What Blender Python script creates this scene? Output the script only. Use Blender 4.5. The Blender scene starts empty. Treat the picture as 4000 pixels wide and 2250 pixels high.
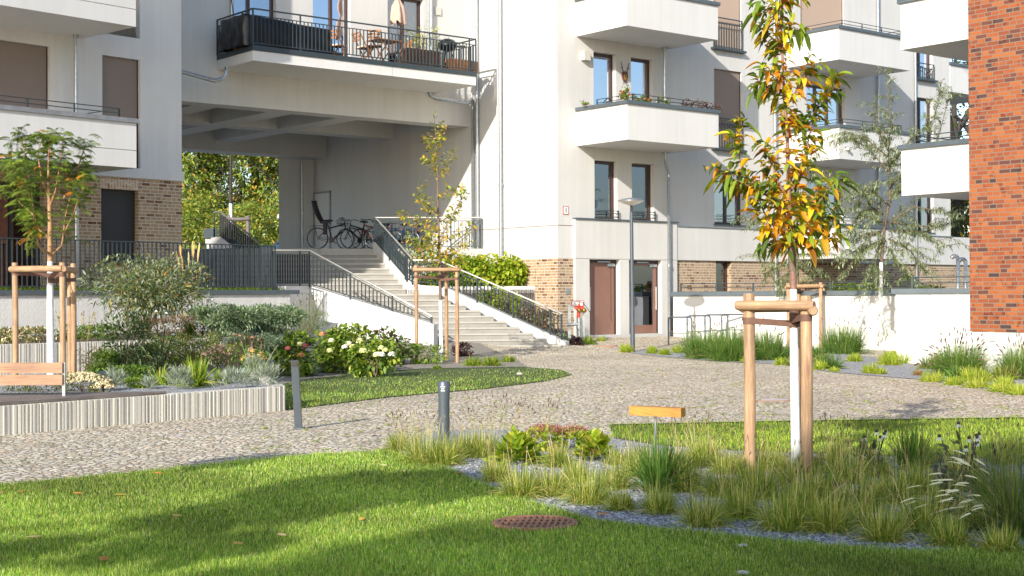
import bpy, math, random
import numpy as np
from mathutils import Vector, Matrix
from mathutils.geometry import delaunay_2d_cdt
SC = bpy.context.scene
COL = SC.collection
rng = np.random.default_rng(7)
random.seed(7)
# ------------------------------------------------------------------ camera
F = 5555.6                      # focal length in pixels of the 4000 px wide photograph (50 mm lens)
PITCH, ROLL = 30/F, 0.0045
_r = Vector((math.cos(ROLL), 0, -math.sin(ROLL)))
_f = Vector((0, math.cos(PITCH), math.sin(PITCH)))
_u = _r.cross(_f).normalized(); _r = _f.cross(_u).normalized()
EYE = Vector((0, 0, 1.6))
cam = bpy.data.objects.new('camera', bpy.data.cameras.new('camera'))
COL.objects.link(cam)
cam.matrix_world = Matrix(((_r.x, _u.x, -_f.x, 0), (_r.y, _u.y, -_f.y, 0), (_r.z, _u.z, -_f.z, 1.6), (0, 0, 0, 1)))
cam.data.lens = 50; cam.data.sensor_width = 36; cam.data.clip_end = 1500; cam.data.clip_start = .1
SC.camera = cam
# ------------------------------------------------------------------ light
SUN = Vector((-.41, -.91, math.tan(math.radians(25.5)))).normalized()
wd = bpy.data.worlds.new('World'); SC.world = wd; wd.use_nodes = True
nt = wd.node_tree; bg = nt.nodes['Background']
sky = nt.nodes.new('ShaderNodeTexSky'); sky.sky_type = 'NISHITA'; sky.sun_disc = False
sky.sun_elevation = math.radians(25.5); sky.sun_rotation = math.atan2(-.41, -.91)
sky.air_density = 1.0; sky.dust_density = 1.0; sky.ozone_density = 1.6
nt.links.new(sky.outputs[0], bg.inputs[0]); bg.inputs[1].default_value = 0.15
sl = bpy.data.lights.new('sun', 'SUN'); sl.energy = 3.9; sl.angle = math.radians(.53); sl.color = (1, .95, .865)
so = bpy.data.objects.new('sun', sl); COL.objects.link(so)
so.rotation_euler = SUN.to_track_quat('Z', 'Y').to_euler()
SC.view_settings.view_transform = 'Standard'; SC.view_settings.look = 'None'
SC.view_settings.gamma = 1; SC.view_settings.exposure = 0.76
# ------------------------------------------------------------------ projection helpers (photo pixels -> world)
def ray(x, y):
    return _f + _r*((x-2000)/F) + _u*((1125-y)/F)
def P(x, y, Y):
    d = ray(x, y); return EYE + d*(Y/d.y)
def G(x, y, z=0.):
    d = ray(x, y); t = (z-1.6)/d.z
    return EYE + d*t
def gz(x, y):
    """height of the paving: rises towards the doors of the white building"""
    d = (x-1.33)*.629 - (y-41)*.777
    if d < 0: d = 0
    v = .43*math.exp(-d/2.6)
    return v if v > .004 else 0.
def GG(x, y, off=0.):
    lo = 4.
    while lo < 60:                       # first crossing of the view ray with the paving
        p = P(x, y, lo+.25)
        if p.z <= gz(p.x, p.y)+off: break
        lo += .25
    hi = lo+.25
    for _ in range(20):
        m_ = (lo+hi)/2; p = P(x, y, m_)
        if p.z <= gz(p.x, p.y)+off: hi = m_
        else: lo = m_
    return P(x, y, hi)
# ------------------------------------------------------------------ materials
MATS = {}
def _new(name):
    m = bpy.data.materials.new(name); m.use_nodes = True
    n = m.node_tree.nodes; b = n['Principled BSDF']; MATS[name] = m
    return m, n, m.node_tree.links, b
def node(n, t, **k):
    o = n.new(t)
    for a, v in k.items():
        if a.startswith('i_'): o.inputs[int(a[2:]) if a[2:].isdigit() else a[2:].replace('_', ' ')].default_value = v
        else: setattr(o, a, v)
    return o
def ramp(n, stops, interp='LINEAR'):
    r = n.new('ShaderNodeValToRGB'); r.color_ramp.interpolation = interp
    e = r.color_ramp.elements
    while len(e) < len(stops): e.new(.5)
    for q, (p, c) in zip(e, stops):
        q.position = p; q.color = (*c, 1) if len(c) == 3 else c
    return r
def M(name, c, rough=.6, metal=0, var=0., vs=3., bump=0., bs=60., spec=.5, streak=0):
    """plain procedural material: base colour, soft mottling, fine bump"""
    m, n, l, b = _new(name)
    b.inputs['Roughness'].default_value = rough; b.inputs['Metallic'].default_value = metal
    b.inputs['Base Color'].default_value = (*c, 1); b.inputs['Specular IOR Level'].default_value = spec
    tc = node(n, 'ShaderNodeTexCoord')
    if var:
        t = node(n, 'ShaderNodeTexNoise', i_Scale=vs, i_Detail=6., i_Roughness=.6)
        l.new(tc.outputs['Object'], t.inputs[0])
        r = ramp(n, [(.3, tuple(max(0, v*(1-var)) for v in c)), (.7, tuple(min(1, v*(1+var)) for v in c))])
        l.new(t.outputs[0], r.inputs[0]); l.new(r.outputs[0], b.inputs['Base Color'])
        if streak:      # rain streaks: noise stretched downwards
            mp = node(n, 'ShaderNodeMapping'); mp.inputs['Scale'].default_value = (5, 5, .22); l.new(tc.outputs['Object'], mp.inputs[0])
            ts = node(n, 'ShaderNodeTexNoise', i_Scale=1., i_Detail=5., i_Roughness=.65); l.new(mp.outputs[0], ts.inputs[0])
            rs = ramp(n, [(.3, (1-streak,)*3), (.62, (1, 1, 1))]); l.new(ts.outputs[0], rs.inputs[0])
            mu = node(n, 'ShaderNodeMix', data_type='RGBA', blend_type='MULTIPLY'); mu.inputs[0].default_value = 1
            l.new(r.outputs[0], mu.inputs[6]); l.new(rs.outputs[0], mu.inputs[7]); l.new(mu.outputs[2], b.inputs['Base Color'])
    if bump:
        t2 = node(n, 'ShaderNodeTexNoise', i_Scale=bs, i_Detail=3.)
        l.new(tc.outputs['Object'], t2.inputs[0])
        bp = node(n, 'ShaderNodeBump', i_Strength=bump, i_Distance=.01)
        l.new(t2.outputs[0], bp.inputs['Height']); l.new(bp.outputs[0], b.inputs['Normal'])
    return m
def Mbrick(name, stops, mortar, bw, bh, joint, rot=False):
    m, n, l, b = _new(name)
    uv = node(n, 'ShaderNodeUVMap'); src = uv.outputs[0]
    if rot:
        mp = node(n, 'ShaderNodeMapping'); mp.inputs['Rotation'].default_value = (0, 0, math.pi/2); l.new(src, mp.inputs[0]); src = mp.outputs[0]
    # slight hand-laid wobble
    nz = node(n, 'ShaderNodeTexNoise', i_Scale=3., i_Detail=2.); l.new(src, nz.inputs[0])
    sb = node(n, 'ShaderNodeVectorMath', operation='SUBTRACT'); sb.inputs[1].default_value = (.5, .5, .5); l.new(nz.outputs['Color'], sb.inputs[0])
    sc = node(n, 'ShaderNodeVectorMath', operation='SCALE'); sc.inputs['Scale'].default_value = .006; l.new(sb.outputs[0], sc.inputs[0])
    ad = node(n, 'ShaderNodeVectorMath', operation='ADD'); l.new(src, ad.inputs[0]); l.new(sc.outputs[0], ad.inputs[1])
    br = node(n, 'ShaderNodeTexBrick'); br.offset = .5; br.squash = .62; br.squash_frequency = 3
    for k, v in (('Scale', 1.), ('Mortar Size', joint), ('Mortar Smooth', .15), ('Bias', 0.), ('Brick Width', bw), ('Row Height', bh)): br.inputs[k].default_value = v
    br.inputs['Color1'].default_value = (0, 0, 0, 1); br.inputs['Color2'].default_value = (1, 1, 1, 1); br.inputs['Mortar'].default_value = (.5, .5, .5, 1)
    l.new(ad.outputs[0], br.inputs['Vector'])
    r = ramp(n, stops, 'LINEAR'); l.new(br.outputs['Color'], r.inputs[0])
    n2 = node(n, 'ShaderNodeTexNoise', i_Scale=28., i_Detail=5., i_Roughness=.7); l.new(ad.outputs[0], n2.inputs[0])
    r2 = ramp(n, [(.25, (.78, .78, .78)), (.75, (1.15, 1.15, 1.15))]); l.new(n2.outputs[0], r2.inputs[0])
    mu = node(n, 'ShaderNodeMix', data_type='RGBA', blend_type='MULTIPLY'); mu.inputs[0].default_value = .8
    l.new(r.outputs[0], mu.inputs[6]); l.new(r2.outputs[0], mu.inputs[7])
    # burnt patches on some of the bricks
    n3 = node(n, 'ShaderNodeTexNoise', i_Scale=5.5, i_Detail=1.); l.new(ad.outputs[0], n3.inputs[0])
    r3 = ramp(n, [(.62, (0, 0, 0)), (.70, (1, 1, 1))]); l.new(n3.outputs[0], r3.inputs[0])
    bk = node(n, 'ShaderNodeMix', data_type='RGBA'); l.new(r3.outputs[0], bk.inputs[0]); l.new(mu.outputs[2], bk.inputs[6])
    dk = node(n, 'ShaderNodeMix', data_type='RGBA', blend_type='MULTIPLY'); dk.inputs[0].default_value = 1; dk.inputs[7].default_value = (.55, .42, .34, 1)
    l.new(mu.outputs[2], dk.inputs[6]); l.new(dk.outputs[2], bk.inputs[7])
    mo = node(n, 'ShaderNodeMix', data_type='RGBA'); l.new(br.outputs['Fac'], mo.inputs[0]); l.new(bk.outputs[2], mo.inputs[6]); mo.inputs[7].default_value = (*mortar, 1)
    l.new(mo.outputs[2], b.inputs['Base Color']); b.inputs['Roughness'].default_value = .82
    mm = node(n, 'ShaderNodeMath', operation='MULTIPLY_ADD'); l.new(br.outputs['Fac'], mm.inputs[0]); mm.inputs[1].default_value = -1.; l.new(n2.outputs[0], mm.inputs[2])
    bp = node(n, 'ShaderNodeBump', i_Strength=.5, i_Distance=.006); l.new(mm.outputs[0], bp.inputs['Height']); l.new(bp.outputs[0], b.inputs['Normal'])
    return m
def Mwood(name, c1, c2, rough=.65, along=2, vs=1.):
    """timber: grain stretched along one object axis, knots and weathering"""
    m, n, l, b = _new(name)
    uv = node(n, 'ShaderNodeUVMap')
    mp = node(n, 'ShaderNodeMapping'); mp.inputs['Scale'].default_value = (28*vs, 1.6*vs, 1); l.new(uv.outputs[0], mp.inputs[0])
    t = node(n, 'ShaderNodeTexNoise', i_Scale=1., i_Detail=5., i_Roughness=.65, i_Distortion=1.2); l.new(mp.outputs[0], t.inputs[0])
    r = ramp(n, [(.3, c1), (.62, c2), (.8, tuple(min(1, v*1.15) for v in c2))]); l.new(t.outputs[0], r.inputs[0])
    tc = node(n, 'ShaderNodeTexCoord'); t2 = node(n, 'ShaderNodeTexNoise', i_Scale=4., i_Detail=4.); l.new(tc.outputs['Object'], t2.inputs[0])
    r2 = ramp(n, [(.3, (.62, .62, .66)), (.65, (1.1, 1.08, 1.05))]); l.new(t2.outputs[0], r2.inputs[0])
    mu = node(n, 'ShaderNodeMix', data_type='RGBA', blend_type='MULTIPLY'); mu.inputs[0].default_value = .7
    l.new(r.outputs[0], mu.inputs[6]); l.new(r2.outputs[0], mu.inputs[7]); l.new(mu.outputs[2], b.inputs['Base Color'])
    b.inputs['Roughness'].default_value = rough
    bp = node(n, 'ShaderNodeBump', i_Strength=.3, i_Distance=.004); l.new(t.outputs[0], bp.inputs['Height']); l.new(bp.outputs[0], b.inputs['Normal'])
    return m
def Mleaf(name, tr=.35, rough=.5, gloss=.35):
    """foliage: colour of each leaf from its own vertex colour, partly translucent"""
    m, n, l, b = _new(name)
    a = node(n, 'ShaderNodeAttribute', attribute_name='Col')
    l.new(a.outputs[0], b.inputs['Base Color']); b.inputs['Roughness'].default_value = rough; b.inputs['Specular IOR Level'].default_value = gloss
    t = node(n, 'ShaderNodeBsdfTranslucent')
    g = node(n, 'ShaderNodeMix', data_type='RGBA', blend_type='MULTIPLY'); g.inputs[0].default_value = 1; g.inputs[7].default_value = (1.5, 1.45, .6, 1)
    l.new(a.outputs[0], g.inputs[6]); l.new(g.outputs[2], t.inputs[0])
    mx = node(n, 'ShaderNodeMixShader'); mx.inputs[0].default_value = tr
    l.new(b.outputs[0], mx.inputs[1]); l.new(t.outputs[0], mx.inputs[2]); l.new(mx.outputs[0], n['Material Output'].inputs[0])
    return m
def Mglass(name, dark=(.02, .03, .04), refl=.45, tint=(.55, .62, .66)):
    m, n, l, b = _new(name)
    g = node(n, 'ShaderNodeBsdfGlossy'); g.inputs['Roughness'].default_value = .02; g.inputs[0].default_value = (.8, .87, 1, 1)
    t = node(n, 'ShaderNodeBsdfTransparent'); t.inputs[0].default_value = (*tint, 1)
    f = node(n, 'ShaderNodeFresnel', i_IOR=1.5)
    ma = node(n, 'ShaderNodeMath', operation='MAXIMUM'); l.new(f.outputs[0], ma.inputs[0]); ma.inputs[1].default_value = refl
    # faint waviness of the pane
    tc = node(n, 'ShaderNodeTexCoord'); nz = node(n, 'ShaderNodeTexNoise', i_Scale=1.3, i_Detail=1.); l.new(tc.outputs['Object'], nz.inputs[0])
    bp = node(n, 'ShaderNodeBump', i_Strength=.12, i_Distance=.02); l.new(nz.outputs[0], bp.inputs['Height']); l.new(bp.outputs[0], g.inputs['Normal'])
    mx = node(n, 'ShaderNodeMixShader'); l.new(ma.outputs[0], mx.inputs[0]); l.new(t.outputs[0], mx.inputs[1]); l.new(g.outputs[0], mx.inputs[2])
    l.new(mx.outputs[0], n['Material Output'].inputs[0])
    return m
def Mcobble(name):
    m, n, l, b = _new(name)
    tc = node(n, 'ShaderNodeTexCoord')
    nz = node(n, 'ShaderNodeTexNoise', i_Scale=2.2, i_Detail=2.); l.new(tc.outputs['Object'], nz.inputs[0])
    mx = node(n, 'ShaderNodeMix', data_type='RGBA', blend_type='LINEAR_LIGHT'); mx.inputs[0].default_value = .035
    l.new(tc.outputs['Object'], mx.inputs[6]); l.new(nz.outputs['Color'], mx.inputs[7])
    v = node(n, 'ShaderNodeTexVoronoi', feature='F1'); v.inputs['Scale'].default_value = 12.5; v.inputs['Randomness'].default_value = .85; l.new(mx.outputs[2], v.inputs['Vector'])
    e = node(n, 'ShaderNodeTexVoronoi', feature='DISTANCE_TO_EDGE'); e.inputs['Scale'].default_value = 12.5; e.inputs['Randomness'].default_value = .85; l.new(mx.outputs[2], e.inputs['Vector'])
    sp = node(n, 'ShaderNodeSeparateColor'); l.new(v.outputs['Color'], sp.inputs[0])
    r = ramp(n, [(0, (.34, .28, .21)), (.18, (.58, .50, .37)), (.45, (.70, .62, .49)), (.7, (.50, .475, .43)), (.85, (.78, .71, .58)), (1, (.54, .39, .27))]); l.new(sp.outputs[0], r.inputs[0])
    big = node(n, 'ShaderNodeTexNoise', i_Scale=.35, i_Detail=4.); l.new(tc.outputs['Object'], big.inputs[0])
    rb = ramp(n, [(.3, (.90, .87, .82)), (.7, (1.25, 1.21, 1.14))]); l.new(big.outputs[0], rb.inputs[0])
    mu = node(n, 'ShaderNodeMix', data_type='RGBA', blend_type='MULTIPLY'); mu.inputs[0].default_value = 1
    l.new(r.outputs[0], mu.inputs[6]); l.new(rb.outputs[0], mu.inputs[7])
    re = ramp(n, [(.04, (0, 0, 0)), (.12, (1, 1, 1))]); l.new(e.outputs['Distance'], re.inputs[0])
    # joints: sand with a little moss
    n2 = node(n, 'ShaderNodeTexNoise', i_Scale=1.1, i_Detail=5., i_Roughness=.7); l.new(tc.outputs['Object'], n2.inputs[0])
    rj = ramp(n, [(.5, (.29, .235, .165)), (.66, (.15, .16, .05))]); l.new(n2.outputs[0], rj.inputs[0])
    fm = node(n, 'ShaderNodeMix', data_type='RGBA'); l.new(re.outputs[0], fm.inputs[0]); l.new(rj.outputs[0], fm.inputs[6]); l.new(mu.outputs[2], fm.inputs[7])
    l.new(fm.outputs[2], b.inputs['Base Color']); b.inputs['Roughness'].default_value = .8
    rh = ramp(n, [(0, (0, 0, 0)), (.12, (.7, .7, .7)), (.45, (1, 1, 1))]); l.new(e.outputs['Distance'], rh.inputs[0])
    hz = node(n, 'ShaderNodeMath', operation='MULTIPLY_ADD'); l.new(sp.outputs[1], hz.inputs[0]); hz.inputs[1].default_value = .9; l.new(rh.outputs[0], hz.inputs[2])
    bp = node(n, 'ShaderNodeBump', i_Strength=1., i_Distance=.02); l.new(hz.outputs[0], bp.inputs['Height']); l.new(bp.outputs[0], b.inputs['Normal'])
    return m
def Mgravel(name, cols, scale=38.):
    m, n, l, b = _new(name)
    tc = node(n, 'ShaderNodeTexCoord')
    v = node(n, 'ShaderNodeTexVoronoi', feature='F1'); v.inputs['Scale'].default_value = scale; l.new(tc.outputs['Object'], v.inputs['Vector'])
    sp = node(n, 'ShaderNodeSeparateColor'); l.new(v.outputs['Color'], sp.inputs[0])
    r = ramp(n, [(i/(len(cols)-1), c) for i, c in enumerate(cols)]); l.new(sp.outputs[0], r.inputs[0])
    l.new(r.outputs[0], b.inputs['Base Color']); b.inputs['Roughness'].default_value = .85
    bp = node(n, 'ShaderNodeBump', i_Strength=1., i_Distance=.02); bp.invert = True
    l.new(v.outputs['Distance'], bp.inputs['Height']); l.new(bp.outputs[0], b.inputs['Normal'])
    return m
M('stucco', (.595, .58, .55), .85, var=.04, vs=.5, bump=.3, bs=45, streak=.07)
M('stucco_cool', (.66, .645, .615), .85, var=.04, vs=.5, bump=.3, bs=45, streak=.07)
M('concrete', (.655, .642, .615), .6, var=.035, vs=.6, bump=.05, bs=90, streak=.06)
M('concrete_coarse', (.72, .70, .65), .85, var=.06, vs=.8, bump=1., bs=38, streak=.12)
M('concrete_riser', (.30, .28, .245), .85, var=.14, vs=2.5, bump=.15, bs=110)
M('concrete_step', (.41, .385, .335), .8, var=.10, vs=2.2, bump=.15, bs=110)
M('coping', (.11, .135, .15), .45, metal=.3, var=.12, vs=4)
M('coping_galv', (.34, .37, .39), .38, metal=.6, var=.18, vs=6)
M('anthracite', (.055, .072, .08), .42, metal=.35, var=.1, vs=9)
M('galvanised', (.42, .45, .47), .32, metal=.75, var=.18, vs=12)
M('stainless', (.80, .77, .70), .38, metal=.8, var=.05, vs=20)
M('frame_brown', (.055, .028, .022), .4, var=.1, vs=8)
M('frame_dark', (.03, .024, .022), .4)
M('door_brown', (.235, .12, .088), .35, var=.06, vs=3)
M('shade_taupe', (.235, .185, .155), .8, var=.04, vs=30)
M('shade_beige', (.45, .33, .25), .8, var=.04, vs=30)
M('shutter_dark', (.03, .03, .032), .6)
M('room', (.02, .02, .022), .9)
M('curtain', (.62, .62, .58), .9, var=.08, vs=12)
M('panel_white', (.62, .63, .58), .4)
M('soil', (.075, .055, .038), .95, var=.3, vs=14, bump=1, bs=30)
M('black_tarp', (.008, .008, .01), .38, var=.3, vs=4, bump=.5, bs=7)
M('black_rubber', (.012, .012, .013), .55)
M('black_metal', (.014, .015, .017), .35, metal=.3)
M('blue_paint', (.02, .17, .45), .3)
M('orange_paint', (.42, .08, .02), .35)
M('red_paint', (.55, .045, .02), .38, var=.08, vs=20)
M('brass', (.45, .29, .09), .3, metal=.9)
M('white_paint', (.78, .78, .76), .5)
M('white_matt', (.80, .80, .80), .85, var=.06, vs=9, bump=.5, bs=25)
M('sign_red', (.5, .06, .05), .5)
M('sign_black', (.01, .01, .01), .5)
M('reflector', (.7, .22, .03), .3)
M('lamp_glass', (.8, .78, .72), .3)
M('lamp_top', (.22, .24, .26), .35, metal=.5)
M('strap', (.15, .075, .05), .7, var=.15, vs=18)
M('rust', (.34, .155, .08), .75, var=.35, vs=16, bump=.5, bs=40)
M('drain_dark', (.015, .013, .012), .9)
M('stone_pale', (.5, .45, .38), .85, var=.2, vs=20, bump=.5, bs=20)
M('car_blue', (.05, .09, .14), .25, metal=.4)
M('sand_strip', (.5, .42, .31), .9, var=.25, vs=25, bump=.6, bs=30)
M('umbrella_cloth', (.55, .38, .29), .85, var=.06, vs=10)
M('cushion', (.68, .64, .55), .85)
M('ornament_red', (.13, .05, .035), .6)
M('ornament_gold', (.4, .24, .06), .4, metal=.5)
M('terracotta_flower', (.4, .1, .06), .8)
M('flag_stone', (.45, .43, .40), .8, var=.08, vs=6, bump=.3)
M('lamp_post', (.105, .125, .145), .4, metal=.4, var=.06, vs=6)
M('cream_plate', (.55, .52, .45), .5)
M('bark_brown', (.17, .115, .085), .85, var=.25, vs=30, bump=.6, bs=50)
M('bark_red', (.24, .125, .085), .6, var=.25, vs=25, bump=.3, bs=50)
M('bark_orange', (.36, .20, .09), .6, var=.3, vs=14, bump=.3, bs=50)
M('bark_dark', (.06, .05, .04), .9, var=.3, vs=20)
M('trunk_white', (.76, .76, .74), .8, var=.07, vs=18, bump=.7, bs=28)
Mbrick('brick_tan', [(0, (.25, .13, .062)), (.12, (.37, .235, .13)), (.5, (.43, .29, .165)), (.86, (.39, .26, .15)), (.93, (.20, .09, .035)), (1, (.17, .07, .03))], (.52, .47, .38), .25, .0833, .011)
Mbrick('brick_tan_soldier', [(0, (.34, .205, .115)), (.12, (.47, .31, .185)), (.5, (.54, .375, .235)), (1, (.50, .345, .215))], (.66, .61, .52), .25, .0833, .011, True)
Mbrick('brick_red', [(0, (.045, .028, .026)), (.05, (.10, .035, .025)), (.12, (.21, .05, .02)), (.3, (.25, .058, .016)), (.5, (.31, .075, .016)), (.72, (.35, .105, .026)), (.88, (.27, .07, .022)), (.96, (.17, .045, .022)), (1, (.05, .03, .026))], (.19, .14, .10), .245, .0833, .0095)
Mwood('wood_stake', (.25, .135, .07), (.50, .32, .175))
Mwood('wood_bench', (.25, .125, .07), (.44, .255, .15))
Mwood('wood_grey', (.10, .082, .072), (.22, .185, .165))
Mwood('wood_orange', (.36, .14, .02), (.58, .27, .04))
Mwood('wood_teak', (.26, .095, .03), (.46, .20, .075))
Mwood('wood_brown', (.09, .045, .028), (.18, .095, .06))
Mleaf('leaf'); Mleaf('blade', .45, .45, .3); Mleaf('petal', .25, .7, .1); Mleaf('leaf_shiny', .3, .45, .35); Mleaf('leaf_dense', .04)
Mglass('glass'); Mglass('glass_clear', refl=.22); Mglass('glass_dim', refl=.12, tint=(.3, .3, .3)); Mglass('glass_blue', refl=.75, tint=(.3, .36, .42))
Mcobble('cobbles')
Mgravel('gravel', [(.10, .10, .105), (.27, .27, .285), (.40, .40, .41), (.19, .19, .21), (.52, .52, .52), (.30, .28, .27)])
Mgravel('grit', [(.16, .14, .12), (.30, .26, .2), (.40, .36, .3), (.22, .2, .18)], 60)
def Mlawn():
    m, n, l, b = _new('lawn_soil')
    tc = node(n, 'ShaderNodeTexCoord'); t = node(n, 'ShaderNodeTexNoise', i_Scale=9., i_Detail=6.); l.new(tc.outputs['Object'], t.inputs[0])
    r = ramp(n, [(.35, (.035, .055, .012)), (.6, (.06, .09, .018)), (.75, (.10, .09, .04))]); l.new(t.outputs[0], r.inputs[0]); l.new(r.outputs[0], b.inputs[0])
    b.inputs['Roughness'].default_value = .95
Mlawn()
# ribbed board-marked concrete: streaks that follow the ribs
m, n, l, b = _new('ribbed_concrete')
uv = node(n, 'ShaderNodeUVMap'); mp = node(n, 'ShaderNodeMapping'); mp.inputs['Scale'].default_value = (34, .35, 1); l.new(uv.outputs[0], mp.inputs[0])
t = node(n, 'ShaderNodeTexNoise', i_Scale=1., i_Detail=6., i_Roughness=.7); l.new(mp.outputs[0], t.inputs[0])
r = ramp(n, [(.3, (.42, .39, .33)), (.5, (.56, .53, .46)), (.7, (.68, .65, .58))]); l.new(t.outputs[0], r.inputs[0]); l.new(r.outputs[0], b.inputs[0]); b.inputs['Roughness'].default_value = .85
# ------------------------------------------------------------------ mesh builder
class MB:
    def __init__(s): s.v = []; s.f = []; s.uv = {}; s.sm = set()
    def add(s, vs, fs, uvs=None, smooth=False):
        o = len(s.v); s.v += [tuple(v) for v in vs]
        for i, f in enumerate(fs):
            k = len(s.f); s.f.append(tuple(o+j for j in f))
            if uvs: s.uv[k] = uvs[i]
            if smooth: s.sm.add(k)
        return s
    def quad(s, a, b, c, d): return s.add((a, b, c, d), [(0, 1, 2, 3)])
    def poly(s, pts): return s.add(pts, [tuple(range(len(pts)))])
    def pbox(s, p, a, b, c, grain=False):
        """box from corner p with edge vectors a, b, c"""
        p, a, b, c = Vector(p), Vector(a), Vector(b), Vector(c)
        if a.cross(b).dot(c) < 0: a, b = b, a
        vs = [p, p+a, p+a+b, p+b, p+c, p+a+c, p+a+b+c, p+b+c]
        fs = [(0, 3, 2, 1), (4, 5, 6, 7), (0, 1, 5, 4), (1, 2, 6, 5), (2, 3, 7, 6), (3, 0, 4, 7)]
        uvs = None
        if grain:
            es = [a, b, c]; L = max(range(3), key=lambda i: es[i].length); o1 = random.random()*9
            uvs = []
            for f in fs:
                r_ = []
                for j in f:
                    q = vs[j]-p; r_.append((o1+sum(q.dot(es[i].normalized()) for i in range(3) if i != L), o1+q.dot(es[L].normalized())))
                uvs.append(r_)
        return s.add(vs, fs, uvs)
    def box(s, c, sx, sy, sz, yaw=0., grain=False):
        ca, sa = math.cos(yaw), math.sin(yaw); a = Vector((ca*sx, sa*sx, 0)); b = Vector((-sa*sy, ca*sy, 0)); h = Vector((0, 0, sz))
        return s.pbox(Vector(c)-a/2-b/2-h/2, a, b, h, grain)
    def tube(s, path, r, k=8, cap=True, squash=None):
        pts = [Vector(p) for p in path]; n = len(pts)
        rs = r if isinstance(r, (list, tuple)) else [r]*n
        vs = []; fs = []; uvs = []; o1 = random.random()*7; L = 0; prev = None
        for i, p in enumerate(pts):
            d = (pts[min(i+1, n-1)]-pts[max(i-1, 0)])
            if d.length < 1e-9: d = Vector((0, 0, 1))
            d.normalize()
            if prev is None:
                x = d.cross(Vector((0, 0, 1)))
                if x.length < .1: x = d.cross(Vector((0, 1, 0)))
            else:
                x = prev - d*prev.dot(d)
            x.normalize(); prev = x; y = d.cross(x)
            for j in range(k):
                t = 2*math.pi*j/k; vs.append(p + x*(math.cos(t)*rs[i]) + y*(math.sin(t)*rs[i]*(squash or 1)))
        for i in range(n-1):
            dl = (pts[i+1]-pts[i]).length
            for j in range(k):
                a, b_ = i*k+j, i*k+(j+1) % k
                fs.append((a, b_, b_+k, a+k)); c0 = 2*math.pi*rs[i]
                uvs.append([(o1+c0*j/k, o1+L), (o1+c0*(j+1)/k, o1+L), (o1+c0*(j+1)/k, o1+L+dl), (o1+c0*j/k, o1+L+dl)])
            L += dl
        s.add(vs, fs, uvs, True)
        if cap:
            for i, rev in ((0, True), (n-1, False)):
                if rs[i] > .002:
                    ring = [vs[i*k+j] for j in range(k)]
                    s.poly(ring[::-1] if rev else ring)
        return s
    def lathe(s, c, prof, k=20, axis=None):
        """prof: (radius, height) pairs round a vertical axis (or another axis)"""
        c = Vector(c); ax = Vector(axis).normalized() if axis is not None else Vector((0, 0, 1))
        x = ax.cross(Vector((0, 1, 0)) if abs(ax.y) < .9 else Vector((1, 0, 0))).normalized(); y = ax.cross(x)
        vs = [c + ax*h + x*(r_*math.cos(2*math.pi*j/k)) + y*(r_*math.sin(2*math.pi*j/k)) for r_, h in prof for j in range(k)]
        fs = [(i*k+j, i*k+(j+1) % k, (i+1)*k+(j+1) % k, (i+1)*k+j) for i in range(len(prof)-1) for j in range(k)]
        s.add(vs, fs, None, True)
        for i in (0, len(prof)-1):
            if prof[i][0] > .003:
                ring = [vs[i*k+j] for j in range(k)]; s.poly(ring[::-1] if i == 0 else ring)
        return s
    def prism(s, pts, z0, z1, top=True, bottom=True, skip=()):
        n = len(pts)
        a = sum(pts[i][0]*pts[(i+1) % n][1]-pts[(i+1) % n][0]*pts[i][1] for i in range(n))
        if a < 0: pts = pts[::-1]
        vs = [(p[0], p[1], z0) for p in pts]+[(p[0], p[1], z1) for p in pts]
        fs = [(i, (i+1) % n, n+(i+1) % n, n+i) for i in range(n) if i not in skip]
        if top: fs.append(tuple(range(n, 2*n)))
        if bottom: fs.append(tuple(range(n-1, -1, -1)))
        return s.add(vs, fs)
    def build(s, name, mat, parent=None):
        me = bpy.data.meshes.new(name); me.from_pydata(s.v, [], s.f)
        me.uv_layers.new(name='UVMap'); uvl = me.uv_layers[0].data
        arr = np.zeros((len(me.loops), 2), np.float32)
        for p in me.polygons:
            e = s.uv.get(p.index)
            if e:
                for q, li in enumerate(p.loop_indices): arr[li] = e[q]
            else:
                nn = p.normal
                if abs(nn.z) > .7:
                    for li in p.loop_indices:
                        co = me.vertices[me.loops[li].vertex_index].co; arr[li] = (co.x, co.y)
                else:
                    t = Vector((-nn.y, nn.x, 0)).normalized()
                    for li in p.loop_indices:
                        co = me.vertices[me.loops[li].vertex_index].co; arr[li] = (co.dot(t), co.z)
            if p.index in s.sm: p.use_smooth = True
        uvl.foreach_set('uv', arr.ravel())
        me.materials.append(MATS[mat] if isinstance(mat, str) else mat)
        o = bpy.data.objects.new(name, me); COL.objects.link(o)
        if parent is not None: o.parent = parent
        return o
def npmesh(name, V, Fc, mat, parent=None, col=None, smooth=False):
    V = np.asarray(V, np.float32); Fc = np.asarray(Fc, np.int32); m_, k = Fc.shape
    me = bpy.data.meshes.new(name); me.vertices.add(len(V)); me.vertices.foreach_set('co', V.ravel())
    me.loops.add(m_*k); me.loops.foreach_set('vertex_index', Fc.ravel())
    me.polygons.add(m_); me.polygons.foreach_set('loop_start', np.arange(0, m_*k, k, dtype=np.int32))
    if smooth: me.polygons.foreach_set('use_smooth', np.ones(m_, bool))
    me.update(calc_edges=True)
    if col is not None:
        a = me.color_attributes.new('Col', 'FLOAT_COLOR', 'POINT')
        c = np.ones((len(V), 4), np.float32); c[:, :3] = col; a.data.foreach_set('color', c.ravel())
    me.materials.append(MATS[mat]); o = bpy.data.objects.new(name, me); COL.objects.link(o)
    if parent is not None: o.parent = parent
    return o
def tag(o, label=None, cat=None, group=None, kind=None):
    if label: o['label'] = label
    if cat: o['category'] = cat
    if group: o['group'] = group
    if kind: o['kind'] = kind
    return o
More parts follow.
